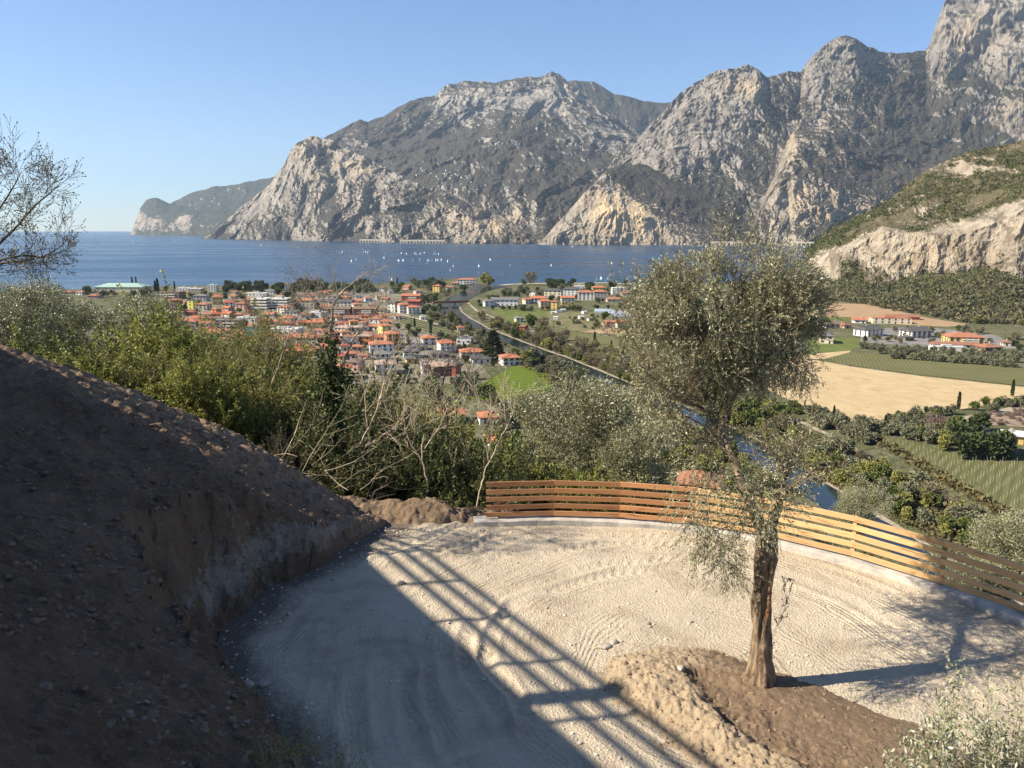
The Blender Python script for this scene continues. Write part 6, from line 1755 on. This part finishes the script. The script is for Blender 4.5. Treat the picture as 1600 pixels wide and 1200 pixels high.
for (px_, py_) in [(RV.uniform(600, 690), RV.gauss(397, 1.0)) for _ in range(20)] + [(RV.uniform(612, 705), RV.gauss(408, 1.6)) for _ in range(18)] + [(RV.uniform(520, 580), RV.gauss(394, 1.2)) for _ in range(14)] + [(549, 409), (556, 406), (577, 410), (585, 409), (600, 404)]:
    boat(px_, py_, 1.1, 'tiny white sail in the regatta pack in the middle of the lake', 'regatta sailboats')
for (px_, py_) in [(383, 385), (395, 384), (408, 384), (488, 395), (466, 389), (208, 378), (214, 378), (275, 378), (163, 377)]:
    boat(px_, py_, 1.5, 'tiny white sail far out towards the open lake', 'far sailboats')
BL = [(704, 424, 1.0), (708, 417, .9), (748, 417, 1.0), (748, 428, 1.0), (766, 407, 1.1), (820, 401, 1.0), (797, 415, .7), (861, 396, 1.6), (861, 416, 1.0), (878, 416, 1.0), (849, 424, .6), (894, 386, 1.3), (785, 430, .8), (612, 438, .8), (1002, 428, .8)]
BLT = ['sailboat just off the lakeside hotel', 'small sail behind the one off the lakeside hotel', 'sail standing above the river mouth', 'nearest sail before the tall poplar at the river mouth', 'lone sail between the regatta and the river mouth', 'sail midway below the great mountain ravine', 'low dinghy off the beach', 'largest lone white sail under the yellow cliff', 'sail of the pair off the beach park, nearer the river', 'sail of the pair off the beach park, nearer the tall olive', 'small dinghy before the beach pines', 'sail close under the yellow cliff shore', 'dinghy off the white beach', 'small sail off the town pines', 'sail glimpsed at the olive crown edge']
for (px_, py_, s), lb in zip(BL, BLT): boat(px_, py_, s, lb, 'sailboats off the town')
for (px_, py_, lb) in [(932, 438, 'moored yacht with tall white sails, first of the row off the beach'), (939, 437, 'moored yacht with tall white sails, second of the row off the beach'), (950, 437, 'moored yacht with tall white sails, the one apart at the row end'), (946, 440, 'yacht with bare mast in the row off the beach')]:
    boat(px_, py_, 1.05, lb, 'yachts off the beach', 'bare' not in lb)
# ------------------------------------------------------------------ trees of the valley
mt = lambda n, a, c_, tr=.1: leafmat(n, a, c_, None, .7, .1, tr)
L_DK = mt('pine_foliage', (0.041, 0.057, 0.024), (0.101, 0.119, 0.049))
L_GR = mt('broadleaf_foliage', (0.074, 0.095, 0.027), (0.169, 0.189, 0.057))
L_OL = mt('olive_foliage', (0.115, 0.119, 0.068), (0.243, 0.236, 0.149))
L_BR = mt('bare_crown_twigs', (0.13, 0.112, 0.066), (0.23, 0.195, 0.118))
L_YG = mt('spring_foliage', (0.162, 0.169, 0.041), (0.297, 0.284, 0.088))
L_CY = mt('cypress_foliage', (0.024, 0.038, 0.016), (0.061, 0.078, 0.030))
L_PU = mt('purple_twigs', (0.176, 0.121, 0.101), (0.270, 0.203, 0.169))
def cone_tree(seed, r, h, n, L, W, lm, layered=False):
    rng = np.random.default_rng(seed)
    t = rng.random(n) ** .8
    prof = (1 - t) ** .8 if layered else np.sin(np.clip(t * .93 + .07, 0, 1) * np.pi) ** .45 * (1 - t * .55)
    if layered: prof = prof * (0.72 + .35 * ((t * 9) % 1.0 < .5))
    a = rng.random(n) * 6.283; rr = r * prof * rng.uniform(.55, 1.05, n)
    pos = np.stack([rr * np.cos(a), rr * np.sin(a), .4 + t * h], 1)
    dr = np.stack([np.cos(a) * (.9 if layered else .35), np.sin(a) * (.9 if layered else .35), np.full(n, -.1 if layered else .9)], 1) + rng.normal(0, .3, (n, 3))
    V, F = leaves(pos, dr, L, W, rng)
    tint = np.clip(rng.uniform(0, 1, n) * .6 + .4 * vnoise(pos[:, 0], pos[:, 1], pos[:, 2] * .5, seed), 0, 1)
    return veg_mesh('cone', [([(0, 0, -.5), (0, 0, h * .5)], [r * .16, r * .08])], 5, m_obark, V, F, tint, lm)
TREES = {
 'green': ('green_tree', [proto_crown(201 + i, 3.2, 3.0, 1300, .95, .6, L_GR, m_dtwig, 1.8, .22, clump=.5) for i in range(3)], 7.5),
 'dark': ('dark_tree', [proto_crown(211 + i, 3.2, 3.2, 1300, .95, .6, L_DK, m_dtwig, 1.6, .25, clump=.5) for i in range(3)], 7.5),
 'olive': ('olive_tree', [proto_crown(221 + i, 2.7, 2.0, 1200, .75, .42, L_OL, m_obark, 1.1, .2, clump=.5) for i in range(3)], 5.0),
 'bare': ('bare_tree', [proto_crown(231 + i, 3.0, 2.9, 1100, 1.0, .22, L_BR, m_dtwig, 1.5, .18, clump=.8, lobes=9) for i in range(3)], 7.0),
 'spring': ('budding_tree', [proto_crown(241 + i, 2.8, 3.0, 1200, .8, .5, L_YG, m_dtwig, 1.6, .2, clump=.5) for i in range(2)], 7.2),
 'purple': ('bare_tree', [proto_crown(251, 3.4, 2.4, 1600, .9, .16, L_PU, m_dtwig, 1.2, .2, clump=.8, lobes=9)], 6.0),
 'cypress': ('cypress', [cone_tree(261, 1.1, 11, 900, .8, .45, L_CY)], 11.2),
 'cedar': ('cedar', [cone_tree(271, 5.0, 13, 2600, 1.3, .7, L_CY, True)], 13.0),
 'pine': ('umbrella_pine', [proto_crown(281 + i, 4.2, 1.5, 1300, .95, .6, L_DK, m_dtwig, 4.2, .3, clump=.5) for i in range(2)], 7.2),
}
RT = random.Random(314)
TREE_N = [0]
def vtree(kind, px, py, hpx, label, group=None, zb=1.95):
    nm, pr, H = TREES[kind]
    p = G(px, py); mpp = (p.y * cp - (p.z - EYE) * sp) / FPX
    s = hpx * mpp / H
    k = RT.randrange(len(pr))
    TREE_N[0] += 1
    return plant(nm, pr[k], (p.x, p.y, zb), RT.uniform(0, 6.28), (s * RT.uniform(.88, 1.15), s * RT.uniform(.88, 1.15), s), label, 'tree', group)
def inside(px, py, P):
    c_ = False
    for (x0, y0), (x1, y1) in zip(P, P[1:] + P[:1]):
        if (y0 > py) != (y1 > py) and px < (x1 - x0) * (py - y0) / (y1 - y0) + x0: c_ = not c_
    return c_
KW = {'green': 'leafy green tree', 'dark': 'dark evergreen tree', 'olive': 'grey green olive tree', 'bare': 'brownish leafless tree', 'spring': 'yellow green budding tree', 'pine': 'umbrella pine', 'cypress': 'slim dark cypress', 'purple': 'purplish bare tree', 'cedar': 'dark cedar'}
HB = [(h_['cx'], h_['yb'], h_['w'], h_['h']) for h_ in HOUSES]
def clear(px, py, hp):
    for cx, yb, w, h in HB:
        if abs(px - cx) < w * .5 + hp * .25 and yb - 1.5 < py - hp * .0 + 0 and py - hp < yb - h * .35 and py > yb - 3: return False
        if abs(px - cx) < w * .5 and yb - 6 < py < yb + 1: return False
    return True
def zone(P, n, kinds, h0, h1, where, tries=14):
    xs_ = [p[0] for p in P]; ys_ = [p[1] for p in P]
    done = 0
    for _ in range(n * tries):
        if done >= n: break
        px, py = RT.uniform(min(xs_), max(xs_)), RT.uniform(min(ys_), max(ys_))
        if not inside(px, py, P): continue
        h = RT.uniform(h0, h1)
        if not clear(px, py, h): continue
        k = RT.choice(kinds)
        vtree(k, px, py, h, KW[k] + ' ' + where, KW[k].split()[-2 if k != 'pine' else 0] + ' trees ' + where)
        done += 1
zone([(352, 462), (352, 451), (500, 449), (500, 463)], 44, ['dark', 'dark', 'pine', 'green', 'bare'], 11, 16, 'in the lakeside park behind the white tiered offices')
zone([(500, 463), (500, 448), (680, 446), (700, 452), (660, 462)], 44, ['dark', 'olive', 'pine', 'green', 'bare'], 9, 14, 'in the lakeside belt behind the brick terraces')
zone([(10, 466), (10, 456), (262, 452), (262, 464)], 26, ['dark', 'green', 'bare', 'olive'], 8, 13, 'along the shore road beside the copper roofed hall')
zone([(262, 535), (262, 466), (350, 462), (500, 466), (600, 470), (610, 500), (560, 560), (400, 560)], 60, ['green', 'olive', 'dark', 'bare', 'spring'], 7, 13, 'in the gardens between the town roofs')
zone([(560, 600), (560, 520), (620, 505), (660, 520), (740, 535), (790, 560), (770, 590), (700, 605)], 66, ['olive', 'olive', 'green', 'dark', 'bare'], 8, 14, 'among the houses beside the bright lawn')
zone([(625, 480), (640, 470), (690, 455), (735, 447), (742, 449), (700, 464), (690, 478), (690, 500), (650, 492)], 46, ['bare', 'olive', 'green', 'dark'], 7, 11, 'on the wooded tongue between the river and the town')
zone([(650, 505), (693, 490), (745, 520), (790, 536), (800, 556), (745, 535), (700, 520)], 48, ['olive', 'olive', 'green', 'bare'], 8, 13, 'on the town bank of the river')
zone([(742, 476), (775, 462), (800, 452), (850, 455), (850, 468), (790, 462), (750, 482)], 36, ['olive', 'bare', 'green', 'dark'], 6, 10, 'between the river mouth and the white row')
zone([(745, 490), (770, 500), (830, 522), (880, 535), (880, 552), (845, 540), (790, 522), (750, 502)], 46, ['bare', 'spring', 'bare', 'green'], 8, 15, 'on the meadow bank of the river')
zone([(760, 484), (850, 483), (990, 482), (1000, 470), (990, 478), (900, 486), (850, 488)], 34, ['green', 'olive', 'dark', 'bare'], 6, 10, 'in the hedge before the white row')
zone([(850, 470), (850, 452), (1010, 452), (1010, 478)], 40, ['green', 'olive', 'dark', 'bare'], 6, 10, 'in the gardens around the cream school')
zone([(845, 452), (850, 446), (930, 447), (925, 455)], 20, ['pine', 'dark'], 9, 12, 'in the pine grove behind the beach')
zone([(855, 505), (930, 490), (990, 505), (985, 514), (900, 517)], 26, ['olive', 'green', 'bare'], 5, 8, 'on the allotment gardens')
zone([(820, 530), (860, 518), (900, 530), (1000, 570), (1060, 600), (1000, 605), (900, 562), (850, 545)], 74, ['bare', 'bare', 'bare', 'spring'], 14, 24, 'in the brown scrub between gravel path and river')
zone([(790, 545), (850, 566), (900, 590), (880, 604), (850, 590), (800, 562)], 24, ['olive', 'bare', 'green'], 10, 16, 'lining the river beside the bright lawn')
zone([(1000, 605), (1060, 598), (1190, 640), (1330, 705), (1450, 772), (1560, 828), (1560, 880), (1440, 830), (1330, 775), (1180, 690)], 120, ['bare', 'green', 'spring', 'spring', 'green', 'olive'], 20, 34, 'on the brushy slope above the stony bank')
zone([(700, 730), (640, 600), (780, 625), (880, 610), (960, 660), (1040, 720), (1050, 800), (860, 800)], 60, ['green', 'olive', 'dark', 'bare'], 24, 40, 'at the foot of the slope below the fence')
zone([(1080, 700), (1130, 720), (1230, 790), (1180, 830), (1080, 790)], 12, ['green', 'bare', 'spring'], 22, 34, 'on the near river bank behind the tall olive trunk')
zone([(880, 590), (960, 625), (1040, 660), (1120, 705), (1190, 750), (1270, 805), (1200, 815), (1080, 740), (960, 680), (880, 630)], 46, ['bare', 'green', 'olive', 'spring'], 22, 34, 'on the near river bank below the slope')
zone([(800, 552), (880, 582), (950, 612), (1030, 650), (1020, 660), (940, 625), (870, 592), (800, 562)], 40, ['bare', 'olive', 'spring', 'bare'], 18, 27, 'along the near river bank by the olives')
zone([(790, 518), (850, 541), (900, 558), (1000, 600), (1000, 606), (900, 564), (850, 547), (790, 524)], 60, ['bare', 'spring', 'green', 'bare'], 11, 18, 'hugging the stony far bank of the river')
zone([(1050, 660), (1150, 708), (1150, 728), (1050, 690)], 16, ['bare', 'green', 'spring', 'olive'], 26, 36, 'on the near bank right behind the brick hut')
zone([(1020, 470), (1260, 460), (1280, 485), (1260, 540), (1150, 545), (1030, 520)], 50, ['olive', 'green', 'dark', 'bare'], 7, 12, 'in the gardens behind the tall olive crown')
zone([(1250, 655), (1290, 648), (1345, 664), (1385, 660), (1400, 672), (1370, 700), (1330, 695)], 34, ['olive'], 15, 24, 'between the tan field and the gravel path')
zone([(1385, 660), (1440, 648), (1500, 642), (1600, 624), (1640, 622), (1640, 632), (1500, 652), (1440, 672), (1400, 680)], 40, ['olive', 'olive', 'green'], 12, 20, 'along the field road below the tan field')
zone([(1480, 700), (1500, 672), (1560, 676), (1560, 690), (1600, 700), (1640, 700), (1640, 716), (1530, 718)], 20, ['dark', 'green', 'dark'], 28, 40, 'in the garden around the yellow cottage')
zone([(1400, 692), (1440, 672), (1480, 680), (1480, 705), (1440, 700)], 12, ['olive', 'spring', 'green'], 20, 28, 'at the upper edge of the staked vineyard')
zone([(1280, 470), (1290, 452), (1400, 458), (1640, 470), (1640, 512), (1520, 506), (1420, 488), (1350, 473)], 90, ['olive', 'olive', 'green', 'dark'], 8, 13, 'on the hill foot above the upper tan field')
zone([(1345, 516), (1440, 506), (1590, 528), (1600, 548), (1560, 552), (1440, 540), (1350, 540)], 34, ['olive', 'green', 'dark', 'bare'], 7, 12, 'around the farm buildings')
zone([(1500, 655), (1560, 643), (1640, 636), (1640, 666), (1600, 667), (1540, 664)], 60, ['purple'], 5, 8, 'in rows on the brown orchard plot')
zone([(1190, 625), (1240, 632), (1290, 655), (1240, 650), (1190, 636)], 20, ['green'], 8, 12, 'in the hedge along the tan field')
for r in range(3):
    for i in range(17 - r * 2):
        px = 1350 + r * 22 + i * 15.5 + RT.uniform(-2, 2)
        vtree('olive', px, 545 + r * 7.5 + i * (.85 + .15 * r), RT.uniform(10, 13) + r, 'olive tree in the planted rows behind the striped vineyard', 'olive trees in planted rows')
for (k, px, py, h, lb) in [('cypress', 648, 512, 15, 'small cypress above the pyramid roofed white house'), ('cypress', 673, 526, 25, 'broad dark cypress right behind the pyramid roofed white house'), ('cedar', 771, 562, 44, 'huge dark cedar between the long low house and the river'), ('cypress', 621, 447, 13, 'pointed cypress on the shore above the brick terraces'), ('cypress', 672, 447, 9, 'first of two small cypresses left of the solitary yellow house'), ('cypress', 676, 447, 9, 'second of two small cypresses left of the solitary yellow house'),
    ('cypress', 207, 446, 13, 'taller cypress of the pair behind the copper roof'), ('cypress', 213, 446, 13, 'shorter cypress of the pair behind the copper roof'), ('cypress', 247, 458, 22, 'tall cypress beside the brown terraced block'), ('cypress', 243, 457, 18, 'cypress touching the tall one beside the brown terraced block'), ('cypress', 273, 453, 13, 'dark cypress near the white lake pavilion'), ('spring', 757, 446, 22, 'pale tall poplar at the river mouth'), ('spring', 766, 447, 17, 'lower poplar leaning over the river mouth'), ('bare', 828, 446, 22, 'big round leafless tree on the beach'), ('spring', 818, 446, 12, 'small yellow tree next to the big leafless one on the beach'), ('bare', 478, 452, 18, 'tall brown leafless tree over the lakeside park'), ('green', 978, 447, 12, 'clipped round hedge tree at the beach edge'), ('green', 992, 446, 11, 'second clipped tree at the beach edge, half behind the olive'), ('dark', 956, 452, 15, 'dark pointed fir beside the white cubic houses'),
    ('green', 705, 506, 20, 'bright green willow on the town bank'), ('green', 716, 512, 18, 'green willow at the water beside the bright one'), ('green', 830, 512, 24, 'round dense tree beside the white farmhouse'), ('bare', 845, 522, 28, 'big purplish leafless tree before the little red barn'), ('spring', 770, 515, 16, 'pale parched bush on the river bank below the meadow'), ('green', 945, 500, 15, 'spreading tree before the greenhouses'), ('green', 286, 490, 20, 'dense green tree between the red house and the lemon yellow block'), ('spring', 284, 493, 12, 'yellow green bush before the dense tree by the red house'), ('dark', 410, 522, 20, 'dark fir at the corner of the teal hall'), ('dark', 462, 483, 16, 'dark round tree between the offices and the wide beige house'), ('dark', 452, 473, 18, 'dark fir behind the second tiered office'),
    ('cypress', 929, 539, 20, 'first slim cypress in the vineyard patch'), ('cypress', 955, 550, 17, 'second slim cypress in the vineyard patch'), ('cypress', 1257, 636, 11, 'smallest cypress at the tan field corner'), ('cypress', 1302, 658, 24, 'slim cypress at the low corner of the tan field'), ('cypress', 1382, 674, 25, 'slim cypress between the olives below the tan field'), ('dark', 1451, 650, 17, 'stubby conifer on the edge of the tan field'), ('cypress', 1497, 641, 28, 'tallest cypress standing before the tan field'), ('cypress', 1581, 620, 26, 'cypress by the vineyard end of the tan field'), ('cypress', 1363, 463, 20, 'left trunk of the cypress pair under the pale cliff'), ('cypress', 1388, 469, 22, 'right trunk of the cypress pair under the pale cliff'), ('cypress', 1334, 466, 12, 'short cypress on the hill foot under the pale cliff'),
    ('purple', 1464, 678, 34, 'wide purplish bare tree beside the garden of the yellow cottage'), ('spring', 1475, 702, 26, 'yellow green tree at the top of the staked vineyard'), ('spring', 1270, 728, 30, 'bright yellow green willow on the brushy slope above the river'), ('dark', 1505, 716, 44, 'big round dark green tree over the staked vineyard'), ('dark', 1560, 716, 48, 'biggest dark tree before the yellow cottage')]:
    vtree(k, px, py, h, lb)

# stakes of the vineyard
m_stake = m_simple('vine_stake', (.52, .47, .36), .9, .15)
STK = np_mesh('stake', *tubes([([(0, 0, -.2), (0, 0, 2.0)], [.045, .04])], 4), [m_stake])
VP = [(1395, 695), (1405, 688), (1450, 702), (1510, 716), (1600, 722), (1640, 724), (1640, 840), (1590, 806), (1500, 756), (1430, 715)]
c0 = G(1400, 690); e1 = (G(1600, 800) - G(1400, 690)).normalized(); e1.z = 0; e2 = Vector((-e1.y, e1.x, 0))
cnt = 0
for i in range(60):
    for j in range(-6, 40):
        q = c0 + e1 * (j % 2 * 2.5 + i * 5.2) + e2 * (j * 2.7 if True else 0)
        q.z = 2.0
        t = q.y * cp - (q.z - EYE) * sp
        px = 800 + FPX * q.x / t; py = 600 - FPX * (q.y * sp + (q.z - EYE) * cp) / t
        if px < 1612 and inside(px, py, VP) and cnt < 290:
            o = link('vine_stake', STK, None, (q.x, q.y, 2.1)); o.rotation_euler = (RT.gauss(0, .05), RT.gauss(0, .05), 0)
            tag(o, 'pale wooden stake in the rows of the staked vineyard', 'stake', 'stakes of the vineyard'); cnt += 1

# woods on the pale cliff hill: one mass of crowns
def crowns(name, pts_, s0_, s1_, n_leaf, lm, seed, flat=.8):
    rng = np.random.default_rng(seed)
    n = len(pts_)
    sz_ = rng.uniform(s0_, s1_, n)
    c_ = np.repeat(pts_, n_leaf, 0); S = np.repeat(sz_, n_leaf)[:, None]
    v = rng.normal(size=(n * n_leaf, 3)); v /= np.linalg.norm(v, axis=1, keepdims=True)
    v[:, 2] = np.abs(v[:, 2]) * 1.2 - .25
    pos = c_ + v * S * np.array([.5, .5, .55]) * rng.uniform(.7, 1.05, (n * n_leaf, 1))
    dr = v + rng.normal(0, .6, v.shape)
    V, F = leaves(pos, dr, 1.0, .75, rng)
    # scale every leaf about its foot with its crown
    V = V.reshape(-1, 4, 3); b0 = V[:, :1, :].copy(); V = b0 + (V - b0) * (S * .42)[:, :, None].reshape(-1, 1, 1)
    tint = np.clip(np.repeat(rng.uniform(0, .6, n), n_leaf) + rng.uniform(-.1, .4, n * n_leaf), 0, 1)
    o = link(name, np_mesh(name, V.reshape(-1, 3), F, [lm], False, {'tint': ('FACE', tint)}))
    return o
rngF = np.random.default_rng(6)
L_MQ = mt('hill_scrub_foliage', (0.054, 0.065, 0.027), (0.155, 0.155, 0.065))
P_, rock_, N_ = MTN['cliff_hill']
ok = (rock_ < .45) & (P_[..., 2] > 4) & (fbm(P_[..., 0] / 60, P_[..., 1] / 60, P_[..., 2] / 40, 77, 4) > .42)
idx = np.argwhere(ok[:-3])
sel = idx[rngF.choice(len(idx), min(len(idx), 5200), replace=False)]
pts_ = P_[sel[:, 0], sel[:, 1]] + rngF.normal(0, 1.2, (len(sel), 3)) * [1, 1, .1]
tag(crowns('hill_woods', pts_, 2.5, 6.5, 16, L_MQ, 3), kind='stuff')
P_, rock_, N_ = MTN['hill_foot']
idx = np.argwhere((P_[:-3, :, 2] > 1.5) & (fbm(P_[:-3, :, 0] / 45, P_[:-3, :, 1] / 45, None, 78, 4) > .40))
sel = idx[rngF.choice(len(idx), min(len(idx), 3600), replace=False)]
pts_ = P_[sel[:, 0], sel[:, 1]] + rngF.normal(0, 3.0, (len(sel), 3)) * [1, 1, .05]
tag(crowns('foot_woods', pts_, 2.5, 9.0, 16, mt('foot_wood_foliage', (0.060, 0.062, 0.030), (0.19, 0.17, 0.095)), 4), kind='stuff')
# low scrub and rough grass on the river banks and field margins
SC_ = []
def scat(P, n):
    xs_ = [p[0] for p in P]; ys_ = [p[1] for p in P]; k = 0
    while k < n:
        px, py = rngF.uniform(min(xs_), max(xs_)), rngF.uniform(min(ys_), max(ys_))
        if inside(px, py, P):
            g = G(px, py); SC_.append((g.x, g.y, 2.1)); k += 1
scat([(800, 512), (850, 524), (1000, 575), (1180, 635), (1330, 703), (1450, 768), (1600, 850), (1600, 930), (1440, 832), (1330, 778), (1180, 692), (1000, 606), (890, 556), (800, 522)], 2600)
scat([(700, 500), (760, 524), (850, 566), (1000, 636), (1100, 690), (1200, 760), (1100, 800), (900, 660), (860, 600), (760, 545)], 1300)
scat([(1240, 640), (1380, 700), (1600, 830), (1600, 815), (1400, 700), (1340, 665)], 500)
scat([(690, 450), (740, 446), (700, 465), (640, 480)], 300)
tag(crowns('river_scrub', np.array(SC_), 1.4, 3.4, 12, mt('scrub_foliage', (0.10, 0.085, 0.04), (0.19, 0.165, 0.075)), 5), kind='stuff')

# ------------------------------------------------------------------ stones
def stone_mesh(seed):
    import bmesh
    bm = bmesh.new(); bmesh.ops.create_icosphere(bm, subdivisions=2, radius=1.0)
    R = random.Random(seed); ax = Vector((R.uniform(.7, 1.2), R.uniform(.6, 1.0), R.uniform(.45, .75)))
    pl = [(Vector((R.gauss(0, 1), R.gauss(0, 1), R.gauss(0, 1))).normalized(), R.uniform(.55, .85)) for _ in range(9)]
    for v in bm.verts:
        for n_, d_ in pl:
            e_ = v.co.dot(n_) - d_
            if e_ > 0: v.co -= n_ * e_
        v.co = Vector((v.co.x * ax.x, v.co.y * ax.y, v.co.z * ax.z))
    V = np.array([tuple(v.co) for v in bm.verts]); F = np.array([[l.vert.index for l in f.loops] for f in bm.faces]); bm.free()
    return V, F
STN = [stone_mesh(i) for i in range(6)]
m_stn = m_simple('limestone_rubble', (0.36, 0.32, 0.265), .95, .35, 3.0, .4, .1, 'Object')
def rubble(name, pts_, s0_, s1_, mat, seed, pw=2.5):
    rng = np.random.default_rng(seed)
    Vs, Fs, o_ = [], [], 0
    for p in pts_:
        V, F = STN[rng.integers(6)]
        s = s0_ + (s1_ - s0_) * rng.random() ** pw
        a = rng.random() * 6.283; ca, sa = math.cos(a), math.sin(a)
        W = V * s; W = np.stack([W[:, 0] * ca - W[:, 1] * sa, W[:, 0] * sa + W[:, 1] * ca, W[:, 2]], 1) + np.array(p) + [0, 0, s * .15]
        Vs.append(W); Fs.append(F + o_); o_ += len(V)
    return tag(link(name, np_mesh(name, np.concatenate(Vs), np.concatenate(Fs), [mat], False)), kind='stuff')
def on_hill(cond, n, seed):
    rng = np.random.default_rng(seed)
    X = rng.uniform(-9.5, 0.5, n * 12); Y = rng.uniform(6.5, 19.8, n * 12)
    Z, sd, fc = hill_z(X, Y)
    k = cond(X, Y, Z, sd, fc) & (sd > .02)
    return np.stack([X[k], Y[k], Z[k]], 1)[:n]
rubble('bank_rubble', on_hill(lambda X, Y, Z, sd, fc: (fbm(X * .7, Y * .7, None, 301, 3) > .47) & (sd < 2.6), 900, 1), .010, .05, m_simple('dusty_stone', (0.20, 0.165, 0.13), .97, .35, 3.0, .4, .05), 2, 3.5)
m_clod = m_simple('earth_clod', (0.17, 0.118, 0.08), .97, .3, 5.0, .5, .05)
rubble('soil_clods', on_hill(lambda X, Y, Z, sd, fc: sd > .3, 2600, 3), .012, .085, m_clod, 4, 3.0)
rng = np.random.default_rng(12)
X = rng.uniform(-6, 13, 9000); Y = rng.uniform(6, 21, 9000)
_, sdh, _ = hill_z(X, Y); kd_, ks_ = seg_dist(X, Y, KL)
mzz, sdm, _ = mound_z(X, Y)
pm = (sdh < -.02) & (ks_ < 0) & (kd_ > .3) & (sdm < -.1) & ((rng.random(9000) < .25) | (sdh > -.9) & (rng.random(9000) < .9) | (sdm > -.8) | (kd_ < .8) & (rng.random(9000) < .5))
Z = gravel_z(X, Y)
rubble('loose_gravel', np.stack([X, Y, Z], 1)[pm], .008, .045, m_simple('pale_pebble', (0.48, 0.42, 0.34), .95, .3, 3.0, .2, .1), 6, 3.0)
k = (sdm > .0)
X2 = rng.uniform(.5, 11, 6000); Y2 = rng.uniform(5, 15, 6000); z2, s2, l2 = mound_z(X2, Y2)
k = (s2 > 0) & (rng.random(6000) < .25 + .75 * l2)
rubble('mound_clods', np.stack([X2, Y2, z2], 1)[k], .006, .040, m_simple('dry_clod', (0.26, 0.18, 0.115), .97, .25, 5.0, .5, .05), 7, 2.6)
RR = random.Random(55)
RK = [(626, 912, .09, 'flat stone lying alone where the railing shadow meets the sunlit gravel'), (700, 968 + 6, .05, 'small stone in the shaded tyre tracks'), (388, 1072, .12, 'grey stone at the foot of the shaded bank, the bigger of two'), (412, 1071, .10, 'grey stone at the foot of the shaded bank, the smaller of two'), (945, 1012, .12, 'pale block of limestone beside the soil mound rim'), (960, 1006, .09, 'pale stone leaning on the limestone block'), (1012, 975, .06, 'small stone above the top of the mound'), (1016, 980, .05, 'pebble beside the small stone above the mound'), (1080, 972, .05, 'lone pebble between mound and fence'), (1063, 1062, .10, 'rounded stone inside the hollow of the mound'), (452, 960, .07, 'stone near the grey scrape on the shaded gravel'), (520, 905, .06, 'stone on the shaded gravel under the rock face')]
for (px_, py_, s, lb) in RK:
    g = G(px_, py_, TZ)
    if 1040 < px_ < 1080 and py_ > 1000: g.z = float(mound_z(np.array([g.x]), np.array([g.y]))[0][0])
    V, F = STN[RR.randrange(6)]
    o = link('rock', np_mesh('rock', V * s, F, [m_stn], False), None, (g.x, g.y, g.z + s * .3), RR.uniform(0, 6))
    tag(o, lb, 'rock')
# ------------------------------------------------------------------ haze
b = NB('haze')
b.t.nodes.remove(b.b)
vol = b.n('ShaderNodeVolumePrincipled')
vol.inputs['Color'].default_value = (0.62, 0.80, 1.0, 1)
vol.inputs['Density'].default_value = 2.9e-5
vol.inputs['Anisotropy'].default_value = 0.2
b.l(vol.outputs[0], b.out.inputs['Volume'])
mb = MB()
mb.box(-24500, 26000, -1500, 24000, -60, 2600)
me = mb.mesh('haze', [b.m])
tag(link('haze', me), kind='stuff')
